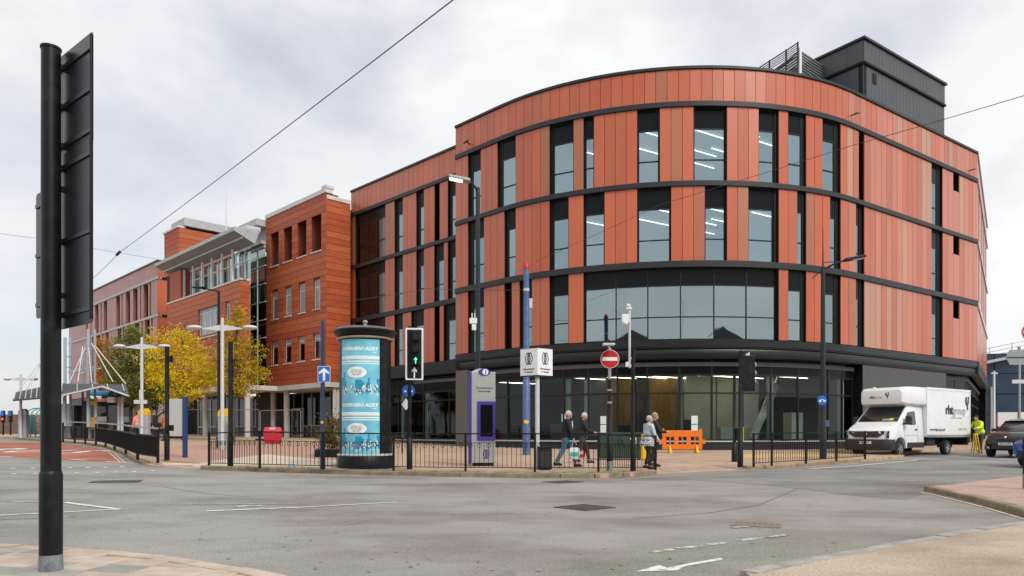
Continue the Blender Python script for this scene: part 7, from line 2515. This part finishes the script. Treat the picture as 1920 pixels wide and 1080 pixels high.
pB, JB, kB = person(p2, R(5), "white haired person in black coat and olive trousers, walking behind the man in jeans", 1.72, .26, .05, C("black_coat", (.016, .016, .017)), C("olive_trousers", (.035, .042, .026)), C("brown_shoe", (.06, .03, .02)), (C("white_hair", (.50, .48, .44)), 1.0), ((-.15, .1), (.35, .9)), .14, None, look=R(-60))
bag(p2, JB, "L", R(5), (("bag_red", (.42, .03, .05)), ("bag_pink", (.6, .42, .42))), "red shopping bag beside the person in black coat", .40)
p3 = foot(1214, 881)
def check_mat():
    m = mat("patterned_tunic", (.55, .58, .60), .8, var=.1)
    return m
pC, JC, kC = person(p3, R(20), "grey haired woman in pale grey jumper and black trousers beside the last rail post", 1.62, .14, .04, C("pale_grey_jumper", (.47, .53, .56)), C("black_trousers", (.014, .014, .016)), C("dark_shoe", (.012, .012, .013)), (C("grey_hair", (.42, .40, .38)), .5), ((.35, .6), (.2, .5)), .0, None, width=1.14, look=R(-10))
# patterned hem of her blouse
mb = MB(); mb.lathe([(.235, .72), (.228, .82), (.205, .90)], 20)
pat = bpy.data.materials.new("monochrome_print"); pat.use_nodes = True
_nt = pat.node_tree; _v = _nt.nodes.new("ShaderNodeTexVoronoi"); _v.inputs["Scale"].default_value = 22
_rp = _nt.nodes.new("ShaderNodeValToRGB"); _rp.color_ramp.interpolation = 'CONSTANT'
_rp.color_ramp.elements[0].color = (.03, .03, .04, 1); _rp.color_ramp.elements[1].color = (.62, .64, .66, 1); _rp.color_ramp.elements[1].position = .42
_tc = _nt.nodes.new("ShaderNodeTexCoord"); _nt.links.new(_tc.outputs["Object"], _v.inputs["Vector"]); _nt.links.new(_v.outputs["Distance"], _rp.inputs["Fac"])
_nt.links.new(_rp.outputs["Color"], _nt.nodes["Principled BSDF"].inputs["Base Color"]); _nt.nodes["Principled BSDF"].inputs["Roughness"].default_value = .85
mb.build("blouse_hem", pat, pC, smooth=True)
p4 = foot(1224, 876)
person(p4, R(15), "person in black with short fair hair, half hidden behind the woman in grey", 1.70, .12, .04, C("black_top", (.015, .015, .018)), C("black_trousers", (.014, .014, .016)), C("dark_shoe", (.012, .012, .013)), (C("sandy_hair", (.33, .24, .17)), .3), ((.3, 1.2), (.3, 1.2)), .05, None, look=R(0))
# road worker at the back of the van
pw = gpp(1829, 853)
pw = Vector((fw.x, fw.y, 0)) - hx * 6.95 + Vector((-.5706 * 0 + .2, -.25, 0)); pw.z = gz(pw.x, pw.y) + .02
M_HIVIS = mat("hi_vis_yellow", (.62, .80, .02), .6, var=.06, emit=0.0)
pW, JW, kW = person(pw, R(200), "worker in yellow high visibility jacket bending at the back of the van", 1.84, .12, .16, M_HIVIS, C("dark_work_trousers", (.05, .035, .05)), C("dark_shoe", (.012, .012, .013)), (C("dark_hair", (.02, .016, .014)), .7), ((.7, .7), (.6, .6)), .12, None, "workers in high visibility clothing", 1.1, look=R(10))
M_REFL = mat("reflective_tape", (.55, .56, .58), .3, metal=.6, var=.03)
for z, r_, x in ((1.02, .178, .03), (1.17, .176, .09)):
    MB().lathe([(r_, -.025), (r_, .025)], 20, (x, 0, z)).build("reflective_band", M_REFL, pW, smooth=True)
tr_ = empty("yellow_trestle", (pw.x - .45, pw.y - .35, pw.z), R(30), "yellow folding trestle beside the worker in the yellow jacket", "trestle")
for x in (-.12, .12):
    MB().bar((x, -.15, 0), (x * .8, .0, .95), .045).build("leg", M_YELLOW, tr_)
    MB().bar((x, .15, 0), (x * .8, .02, .95), .045).build("leg", M_YELLOW, tr_)
MB().box((-.16, -.03, .9), (.16, .05, .97)).build("top_bar", M_YELLOW, tr_)
# two workers at the tram stop
M_HVO = mat("hi_vis_orange", (.85, .17, .04), .6, var=.06)
q1 = gpp(293, 828)
q1 = Vector((-21.6, 43.6, 0)); q1.z = gz(q1.x, q1.y) + PAV
person(q1, R(200), "person in black coat and cap standing at the end of the tram platform", 1.80, .06, .02, C("black_coat", (.016, .016, .017)), C("black_trousers", (.014, .014, .016)), C("dark_shoe", (.012, .012, .013)), None, ((.1, .1), (.1, .1)), .2, None, "workers in high visibility clothing", 1.15, hat=C("grey_cap", (.12, .12, .13)))
q2 = Vector((q1.x + .42, q1.y + .35, q1.z))
person(q2, R(220), "worker in orange high visibility jacket behind the person in black", 1.72, .06, .02, M_HVO, C("navy_trousers", (.014, .016, .03)), C("dark_shoe", (.012, .012, .013)), (C("dark_hair", (.02, .016, .014)), .6), ((.1, .2), (.1, .2)), .15, None, "workers in high visibility clothing", 1.05)
q3 = at(258, 800, 44.0); q3.z = gz(q3.x, q3.y) + PAV
person(q3, R(150), "worker in pink-orange jacket half hidden by the winged lamp cabinet", 1.70, .06, .02, mat("faded_hi_vis", (.80, .26, .20), .6, var=.06), C("navy_trousers", (.014, .016, .03)), C("dark_shoe", (.012, .012, .013)), (C("dark_hair", (.02, .016, .014)), .6), ((.1, .2), (.1, .2)), .1, None, "workers in high visibility clothing", 1.0)

# ================================================================== trees and planting
M_BARK = mat("bark", (0.085, 0.062, 0.045), .9, var=.3, scale=9, bump=.6, bscale=25)
L_YEL = leaf_mat("leaf_yellow", [(.36, .34, .03), (.66, .54, .02), (.88, .66, .015), (.90, .58, .012), (.62, .52, .02)])
L_YELB = leaf_mat("leaf_yellow_brown", [(.26, .20, .02), (.56, .40, .02), (.74, .50, .02), (.50, .40, .03), (.32, .28, .03)])
L_GRN = leaf_mat("leaf_green", [(.055, .085, .016), (.12, .16, .025), (.22, .25, .04), (.34, .31, .04), (.13, .16, .03)])
L_ORG = leaf_mat("leaf_orange", [(.42, .16, .012), (.60, .25, .012), (.50, .13, .01), (.40, .24, .02)])
L_SHR = leaf_mat("leaf_shrub", [(.07, .10, .02), (.16, .15, .03), (.22, .09, .03), (.12, .13, .03)])
def tree(loc, H, trunk_h, blobs, leaf, label, n, size=.16, seed=1, group="trees on the square", r0=.14, name="broadleaf_tree"):
    """blobs = [(x, y, z, r)] crown masses; limbs run to each"""
    rr = random.Random(seed)
    root = empty(name, loc, 0, label, "tree", group)
    tk = MB()
    top = Vector((rr.uniform(-.1, .1), rr.uniform(-.1, .1), trunk_h))
    tk.tube([(0, 0, -.1), (.02, .01, .15), top * .5, top], [r0 * 1.35, r0, r0 * .85, r0 * .7], 10, False)
    ends = []
    for (x, y, z, r_) in blobs:
        c = Vector((x, y, z))
        mid = top.lerp(c, .5) + Vector((rr.uniform(-.2, .2), rr.uniform(-.2, .2), rr.uniform(.0, .3)))
        tk.tube([top - Vector((0, 0, rr.uniform(0, trunk_h * .25))), mid, c], [r0 * .5, r0 * .3, r0 * .12], 6, False)
        for k in range(5):
            d = Vector((rr.gauss(0, 1), rr.gauss(0, 1), rr.gauss(0.2, .8))).normalized()
            e = c + d * r_ * .85
            tk.tube([mid.lerp(c, rr.uniform(.3, 1)), c + d * r_ * .4 + Vector((0, 0, .1)), e], [r0 * .14, r0 * .08, .008], 4, False)
            ends.append((e, r_ * .42))
        ends.append((c, r_ * .75))
    tk.build("trunk", M_BARK, root, smooth=True)
    mb = MB()
    # leaves in small clusters hung on the twigs, so gaps stay between them
    clusters = []
    for (x, y, z, r_) in blobs:
        m_ = max(6, int(22 * r_ * r_))
        for _ in range(m_):
            d = Vector((rr.gauss(0, 1), rr.gauss(0, 1), rr.gauss(0, 1))).normalized() * r_ * (rr.random() ** .45)
            d.z *= .85
            clusters.append((Vector((x, y, z)) + d, rr.uniform(.08, .26) * max(.6, min(1.2, r_))))
    for e, r_ in ends:
        clusters.append((e, .28))
    per = max(4, n // len(clusters))
    vs, fs = [], []
    for c, cr in clusters:
        for _ in range(per):
            p = c + Vector((rr.gauss(0, cr), rr.gauss(0, cr), rr.gauss(0, cr * .8)))
            nrm = Vector((rr.gauss(0, 1), rr.gauss(0, 1), rr.gauss(.5, 1))).normalized()
            u = nrm.orthogonal().normalized(); u.rotate(Matrix.Rotation(rr.uniform(0, 6.28), 3, nrm))
            w = nrm.cross(u)
            s = size * rr.uniform(.55, 1.25)
            i = len(vs)
            vs += [p - u * s * .5, p + w * s * .30 + nrm * s * .06, p + u * s * .5, p - w * s * .30 + nrm * s * .06]
            fs.append((i, i + 1, i + 2, i + 3))
    mb.add(vs, fs)
    mb.build("crown", leaf, root)
    return root
def tree_at(px, Y):
    x = (px - CX) / F * Y
    return Vector((x, Y, gz(x, Y) + PAV))
tree(tree_at(345, 46), 8, 2.6, [(-1.2, 0, 6.0, 1.15), (-1.5, 0, 5.0, 1.1), (.1, .2, 4.2, 1.3), (-.9, -.5, 3.7, 1.2), (.5, .3, 5.6, 1.15), (-.1, 0, 6.4, .85), (1.3, .3, 4.3, 1.15), (-1.6, .3, 4.1, .95), (.9, -.4, 3.3, 1.0), (-.2, .4, 3.0, .9)], L_YEL, "bright yellow autumn tree left of the tall winged lamp", 12500, .14, 11)
tree(tree_at(436, 45.5), 9, 3.0, [(.35, 0, 8.0, .6), (.3, 0, 7.2, .85), (.1, .2, 6.1, 1.05), (1.0, .1, 5.4, 1.0), (-.7, 0, 5.0, 1.05), (.5, .3, 4.4, 1.1), (1.5, .2, 4.3, .8), (-1.0, .2, 4.0, .9), (.0, -.3, 3.5, .9), (.9, 0, 3.3, .75)], L_YELB, "tall amber autumn tree before the glazed stair tower", 9000, .14, 12)
tree(tree_at(246, 50), 9, 2.4, [(0, 0, 6.6, 1.15), (-.9, .2, 5.6, 1.2), (.9, .1, 5.5, 1.15), (.1, .3, 4.6, 1.3), (-1.1, 0, 4.2, 1.1), (1.1, .2, 4.0, 1.1), (-.4, -.3, 3.2, 1.1), (.7, .0, 2.9, 1.0), (0, .4, 7.3, .7)], L_GRN, "green tree between tram shelter and yellow tree", 14000, .14, 13)
tree(tree_at(192, 56), 8, 2.0, [(0, 0, 5.9, .9), (-.3, 0, 4.9, 1.0), (.5, 0, 4.0, 1.0), (-.2, .1, 7.0, .6)], L_ORG, "small orange tree behind the tram shelter", 6000, .14, 14, r0=.09)
tree(tree_at(290, 53), 6, 1.6, [(-.7, 0, 3.2, 1.2), (.6, 0, 3.0, 1.2), (0, .2, 4.2, 1.1), (1.4, .1, 2.6, .9)], L_GRN, "low dark green tree behind the display board", 8000, .14, 15)
# shrub by the advertising column
def shrub(loc, blobs, leaf, label, n, seed, size=.09, group="shrubs and weeds"):
    o = tree(loc, 1, .25, blobs, leaf, label, n, size, seed, group, .03, "shrub")
    o["category"] = "shrub"
    return o
shrub(gpp(624, 856), [(-.15, 0, .5, .42), (.2, 0, .55, .42), (0, 0, 1.0, .36), (.1, .05, 1.35, .26), (-.25, .1, .8, .3)], L_SHR, "reddish green shrub in a planter left of the advertising column", 2600, 21)
pl_o = gpp(624, 857)
pt = empty("planter", pl_o, 0, "low dark planter below the reddish shrub", "planter")
MB().box((-.62, -.4, 0), (.62, .4, .30)).build("tub", M_POLE, pt, bevel=.02)
MB().box((-.55, -.33, .301), (.55, .33, .315)).build("soil", M_BARK, pt)
# moss and weeds along the kerb joint
rr = random.Random(31)
vs, fs = [], []
def tuft(p, h_, nb):
    for _ in range(nb):
        a = rr.uniform(0, 6.28); l_ = h_ * rr.uniform(.4, 1.1)
        b_ = p + Vector((rr.gauss(0, .03), rr.gauss(0, .03), 0))
        t_ = b_ + Vector((math.cos(a) * l_ * .5, math.sin(a) * l_ * .5, l_))
        w_ = Vector((-math.sin(a), math.cos(a), 0)) * .007
        i = len(vs); vs.extend([b_ - w_, b_ + w_, t_]); fs.append((i, i + 1, i + 2))
for i in range(260):
    px = rr.choice((rr.uniform(395, 1220), rr.gauss(1060, 40), rr.uniform(395, 1220)))
    _k = rr.uniform(0, len(front_e) - 1.001); _i = int(_k); p_ = front_e[_i].lerp(front_e[_i + 1], _k - _i) + Vector((0, .15 + abs(rr.gauss(0, .12)), 0)); p_.z = pzf(p_.x, p_.y); tuft(p_, rr.uniform(.02, .06), 6)
for i in range(60):
    p_ = gp(rr.uniform(1790, 1925), 0) if False else None
mb = MB().add(vs, fs)
wd = tag(mb.build("weeds", leaf_mat("leaf_moss", [(.12, .13, .03), (.22, .22, .05), (.30, .27, .06)])), "moss and small weeds along the front kerb", "weeds", None, "stuff")
# fallen leaves
vs, fs = [], []
for i in range(500):
    px, py = rr.uniform(0, 1900), rr.uniform(900, 1075)
    if rr.random() < .6: px, py = rr.gauss(1060, 60), rr.uniform(879, 886)
    p_ = gp(px, py) if py > 897 else gpp(px, py)
    s_ = rr.uniform(.015, .035); a = rr.uniform(0, 6.28)
    u, w = Vector((math.cos(a), math.sin(a), 0)) * s_, Vector((-math.sin(a), math.cos(a), 0)) * s_ * .6
    q = p_ + Vector((0, 0, .014)); i0 = len(vs)
    vs += [q - u, q + w, q + u, q - w]; fs.append((i0, i0 + 1, i0 + 2, i0 + 3))
tag(MB().add(vs, fs).build("fallen_leaves", leaf_mat("leaf_fallen", [(.42, .30, .08), (.5, .45, .36), (.25, .16, .06), (.55, .52, .47)])), "scattered fallen leaves and grit on the road", "leaves", None, "stuff")
# crumpled blue litter by the rail
lt = gpp(548, 874.5)
mb = MB(); mb.ball((0, 0, .035), (.14, .08, .04), 9, 5)
mb.v = [(x + rr.gauss(0, .012), y + rr.gauss(0, .012), max(.003, z + rr.gauss(0, .012))) for x, y, z in mb.v]
o = mb.build("litter_bag", mat("pale_blue_plastic", (.30, .48, .62), .4, var=.1)); o.location = lt
tag(o, "crumpled pale blue plastic bag lying by the guard rail", "litter")

# ================================================================== tram stop on the left
M_SHEL = mat("shelter_steel", (.13, .14, .15), .5, metal=.3, var=.08)
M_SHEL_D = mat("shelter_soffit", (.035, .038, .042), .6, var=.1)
M_MAST = mat("mast_blue_grey", (.33, .39, .46), .5, var=.06)
def sg_(px, Y): 
    x = (px - CX) / F * Y
    return Vector((x, Y, gz(x, Y) + PAV))
YB = 45.0
base = sg_(165, YB)
sh = empty("tram_shelter", base, 0, "tram stop shelter with folded dark canopy hung from masts by cables", "shelter")
L_ = lambda px, py, Y=YB: at(px, py, Y) - base
def roof_plate(pts_, t, name, m):
    a = [Vector(p) for p in pts_]; n_ = len(a)
    b_ = [p - Vector((0, 0, t)) for p in a]
    return MB().add(a + b_, [tuple(range(n_)), tuple(range(n_, 2 * n_))[::-1]] + [(i, n_ + i, n_ + (i + 1) % n_, (i + 1) % n_) for i in range(n_)]).build(name, m, sh)
# right hand canopy: two plates folding up from a valley
v0, v1 = L_(192, 724, 44), L_(186, 722, 50)
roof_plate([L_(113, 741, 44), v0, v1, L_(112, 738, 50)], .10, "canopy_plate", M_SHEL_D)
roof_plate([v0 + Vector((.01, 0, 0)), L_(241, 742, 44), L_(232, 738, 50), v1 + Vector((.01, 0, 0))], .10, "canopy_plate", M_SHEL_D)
pts_ = [L_(113, 741, 43.9), L_(117, 719, 43.9), L_(236, 721, 43.9), L_(241, 741, 43.9), L_(192, 723.5, 43.9)]
MB().add(pts_ + [p + Vector((0, .06, 0)) for p in pts_], [(0, 1, 4), (1, 2, 4), (2, 3, 4), (5, 9, 6), (6, 9, 7), (7, 9, 8), (0, 5, 6, 1), (1, 6, 7, 2), (2, 7, 8, 3)]).build("canopy_fascia", M_SHEL, sh)
for i in range(5):
    a, c = L_(117 + i * 28, 719.5, 43.85), L_(115 + i * 30, 735 - abs(2.4 - i) * -2, 43.85)
    MB().bar(a, a + (c - a) * .7, .05).build("fascia_rib", M_LGREY, sh)
MB().bar(L_(113, 742, 43.8), L_(192, 724.5, 43.8), .09).build("edge_trim", M_LGREY, sh)
MB().bar(L_(192, 724.5, 43.8), L_(242, 742.5, 43.8), .09).build("edge_trim", M_LGREY, sh)
# left canopy
roof_plate([L_(24, 749, 46), L_(30, 735, 46), L_(112, 718, 44.6), L_(112, 742, 44.6)], .08, "canopy_panel", M_SHEL)
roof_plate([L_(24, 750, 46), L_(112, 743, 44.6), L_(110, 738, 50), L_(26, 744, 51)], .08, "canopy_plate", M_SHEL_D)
for i in range(9):
    a, c = L_(30 + i * 10, 735 - i * 2.0, 45.7 - i * .13), L_(26 + i * 10.6, 749 - i * .8, 45.7 - i * .13)
    MB().bar(a, c, .05).build("panel_rib", M_LGREY, sh)
# masts and cables
for px, top, Y, r_ in ((122, 633, 45.2, .09), (132, 633, 45.6, .07), (155, 660, 46.5, .07), (165.5, 617, 45.0, .10), (178, 618, 45.4, .07), (77, 652, 47, .06)):
    t_, f_ = L_(px, top, Y), L_(px, 722, Y)
    MB().tube([f_ - Vector((0, 0, 2.6)), f_, t_], r_, 10).build("mast", M_MAST, sh, smooth=True)
for a, c in (((172, 644, 45.0), (212, 716, 44)), ((178, 648, 45.2), (236, 720, 44)), ((166, 648, 45.0), (172, 718, 44)), ((160, 652, 45.0), (130, 718, 44.2)), ((155, 650, 45.0), (146, 716, 44.2)), ((172, 650, 45.2), (200, 712, 49)), ((77, 675, 47), (40, 726, 46)), ((77, 675, 47), (58, 724, 45.6)), ((77, 680, 47), (50, 730, 46)), ((150, 700, 45.2), (190, 690, 46))):
    MB().tube([L_(*a), L_(*c)], .032, 6).build("cable", M_LGREY, sh)
for px, py, Y in ((122, 670, 45.2), (122, 690, 45.2)):
    MB().bar(L_(px, py, Y), L_(px + 12, py - 3, Y + .4), .05).build("mast_brace", M_MAST, sh)
MB().tube([L_(150, 656, 45), L_(166, 646, 45), L_(178, 652, 45.3), L_(166, 658, 45.2), L_(150, 656, 45)], .04, 6).build("mast_ring", M_MAST, sh)
# glazed walls, core and posts under the canopy
for px0, px1, py0, m, nm in ((114, 132, 757, M_LGREY, "panel"), (134, 152, 760, M_VGLASS, "glass_panel"), (153, 166, 752, M_SHEL_D, "core"), (168, 178, 748, M_SHEL, "panel"), (200, 222, 760, M_VGLASS, "glass_panel")):
    a, c = L_(px0, 832, 46), L_(px1, py0, 46)
    MB().box((a.x, a.y, .0), (c.x, a.y + .12, c.z)).build(nm, m, sh)
for px in (120, 168, 180, 223, 229):
    a = L_(px, 800, 45.4); MB().box((a.x - .06, a.y - .06, 0), (a.x + .06, a.y + .06, L_(px, 745, 45.4).z)).build("post", M_LGREY, sh)
a = L_(170, 800, 45.3); MB().box((a.x, a.y - .05, L_(170, 760, 45.3).z), (a.x + .33, a.y + .05, L_(170, 752, 45.3).z)).build("yellow_panel", M_YELLOW, sh)
MB().box((a.x, a.y - .05, L_(170, 805, 45.3).z), (a.x + .33, a.y + .05, L_(170, 782, 45.3).z)).build("timetable", mat("timetable_print", (.5, .28, .08), .5, var=.4, scale=9), sh)
a = L_(204, 746, 45.0); MB().box((a.x, a.y - .2, a.z - .3), (a.x + .42, a.y + .1, a.z + .05)).build("monitor", M_LGREY, sh, bevel=.02)
# tram standing behind the shelter
tb_ = sg_(183, 52)
tm = empty("tram", tb_, R(0), "blue and white tram standing behind the shelter", "tram")
MB().box((-.7, 0, .35), (2.6, 8, 1.0)).build("skirt", M_SHEL_D, tm, bevel=.05)
MB().box((-.7, 0.01, 1.02), (2.6, 8, 3.0)).build("body", M_WHITE, tm, bevel=.12)
MB().box((-.6, -.02, 1.5), (2.5, .0, 2.55)).build("windscreen", M_VGLASS, tm)
MB().box((-.7, -.01, 3.02), (2.6, 8, 3.35)).build("roof", mat("tram_blue", (.03, .30, .48), .4, var=.05), tm, bevel=.1)
MB().box((-.7, -.03, 2.6), (2.6, -.001, 2.75)).build("stripe", M_HVO, tm)
MB().box((.3, -.04, 2.8), (1.7, -.002, 2.98)).build("destination_panel", M_INK, tm)
# curved glass shelter hoops further left
gs = sg_(62, 52)
hs_ = empty("hoop_shelter", gs, 0, "small teal hooped shelter left of the tram stop canopy", "shelter")
M_TEAL = mat("teal_frame", (.03, .30, .36), .4, var=.1)
for i in range(4):
    x = -.55 + i * .36
    MB().tube([(x, 0, 0), (x, 0, 1.5), (x + .05, .2, 1.85), (x + .1, .7, 2.05), (x + .1, 1.6, 2.1)], .045, 6).build("hoop", M_TEAL, hs_)
for i in range(3):
    x = -.5 + i * .36
    MB().box((x, .03, .15), (x + .28, .06, 1.55)).build("pane", (M_VGLASS, M_SHEL, mat("poster_print", (.45, .25, .12), .5, var=.5, scale=5))[i], hs_)
# far signals and a low brick wall with hedge at the left edge
for i, px in enumerate((6, 20)):
    b_ = sg_(px, 62); o = empty("far_signal", b_, 0, ["far traffic signal with blue hood and red lamps, leftmost", "far traffic signal with blue hood, nearer the winged lamp"][i], "traffic light", "far traffic signals")
    MB().tube([(0, 0, 0), (0, 0, 1.7)], .07, 8).build("post", M_POLE, o)
    MB().box((-.13, -.1, 1.1), (.13, .1, 2.1)).build("head", M_POLE, o, bevel=.02)
    MB().box((-.12, -.18, 1.65), (.12, -.10, 2.05)).build("hood", M_SIGNBLUE, o)
    MB().plate(disc_poly(.09, 12), face_m(0, -.11, 1.38), .01).build("lamp", lamp_mat("red_lamp", (1, .06, .04), 1.6) if i == 0 else M_LENS_OFF, o)
fwl = sg_(-10, 90)
wl_ = empty("brick_wall", (fwl.x - 14, fwl.y, fwl.z), 0, "far low brown brick wall under the sky at the left edge", "wall")
for i in range(8): MB().box((i * 4.2, 0, 0), (i * 4.2 + 4.18, .4, 2.4)).build("wall_bay", mat("brown_brick", (.15, .10, .075), .9, var=.25, scale=2), wl_)
MB().box((0, -.06, 2.41), (33.6, .46, 2.55)).build("coping", M_CONC, wl_)
# ================================================================== small things on the right
b_ = Vector((41.8, 61.2, 0)); b_.z = gz(b_.x, b_.y) + PAV
for i in range(4):
    o = empty("water_barrier", (b_.x + i * 1.15, b_.y - i * .22, b_.z), R(-10), ["red water filled barrier nearest the building corner", "second red water filled barrier from the building corner", "third red water filled barrier from the building corner", "red water filled barrier farthest from the building corner"][i], "barrier", "red barriers")
    MB().add([(-.52, -.3, 0), (.52, -.3, 0), (.52, .3, 0), (-.52, .3, 0), (-.52, -.12, .75), (.52, -.12, .75), (.52, .12, .75), (-.52, .12, .75)], [(3, 2, 1, 0), (4, 5, 6, 7), (0, 1, 5, 4), (1, 2, 6, 5), (2, 3, 7, 6), (3, 0, 4, 7)]).build("tank", M_REDP, o, bevel=.06)
    MB().box((-.50, -.11, .755), (.50, .11, 1.15)).build("upper_tank", M_REDP, o, bevel=.05)
b_ = Vector((41.0, 60.2, 0)); b_.z = gz(b_.x, b_.y) + PAV
o = empty("sand_bag", b_, R(20), "yellow bulk bag at the building corner behind the black car", "bag")
mb = MB().ball((0, 0, .35), (.75, .55, .42), 14, 8); mb.v = [(x, y, max(0, z)) for x, y, z in mb.v]
mb.build("sack", M_YELLOW, o, smooth=True); MB().tube([(-.2, 0, .7), (0, 0, .95), (.2, 0, .7)], .03, 6).build("strap", M_YELLOW, o)
b_ = Vector((37.5, 56.4, 0)); b_.z = gz(b_.x, b_.y) + PAV
o = empty("grey_post", b_, 0, "grey bollard post standing at the far building corner", "post")
MB().lathe([(.12, 0), (.12, 4.2), (0, 4.25)], 12).build("shaft", M_GREYPOST, o, smooth=True); MB().lathe([(.14, .0), (.14, .3)], 12).build("collar", M_POLE, o)
# direction sign seen from behind and a lamp mast on the far side of the road
b_ = Vector((27.0, 39.0, 0)); b_.z = gz(b_.x, b_.y)
Yd = 45.0
bd = Vector(((1912 - CX) / F * Yd, Yd, 0)); bd.z = gz(bd.x, bd.y)
o = empty("direction_sign", bd, 0, "grey back of a large arrow ended direction sign at the right edge", "road sign")
s_ = F / Yd; zq = lambda py: EYE + (HY - py) / s_ - bd.z
MB().tube([(0, .05, 0), (0, .05, zq(650))], .09, 10).build("post", M_GREYPOST, o, smooth=True)
xq = lambda px: (px - 1912) / s_
for y0, y1, xl in ((656, 684, 1885), (664, 660, 1885)):
    if y1 > y0: MB().plate([(xq(xl), (zq(y0) + zq(y1)) / 2), (xq(xl + 8), zq(y1)), (xq(1975), zq(y1)), (xq(1975), zq(y0)), (xq(xl + 8), zq(y0))], face_m(0, 0, 0), .03).build("arrow_panel", mat("sign_grey_green", (.26, .31, .31), .5, var=.05), o)
MB().bar((xq(1888), -.05, (zq(656) + zq(684)) / 2), (xq(1975), -.05, (zq(656) + zq(684)) / 2), .05).build("stiffener", M_SHEL_D, o)
MB().box((xq(1897), -.05, zq(719)), (xq(1975), 0, zq(712))).build("lower_plate", M_LGREY, o)
b_ = Vector((.6695 * 70, 70, 0)); b_.z = gz(b_.x, b_.y)
o = empty("white_pole", b_, 0, "thin white pole in front of the blue glazed building", "pole")
MB().lathe([(.12, 0), (.09, 6.6), (0, 6.62)], 10).build("shaft", M_WHITE, o, smooth=True); MB().box((-.3, -.1, 6.3), (.3, .1, 6.45)).build("head", M_LGREY, o)
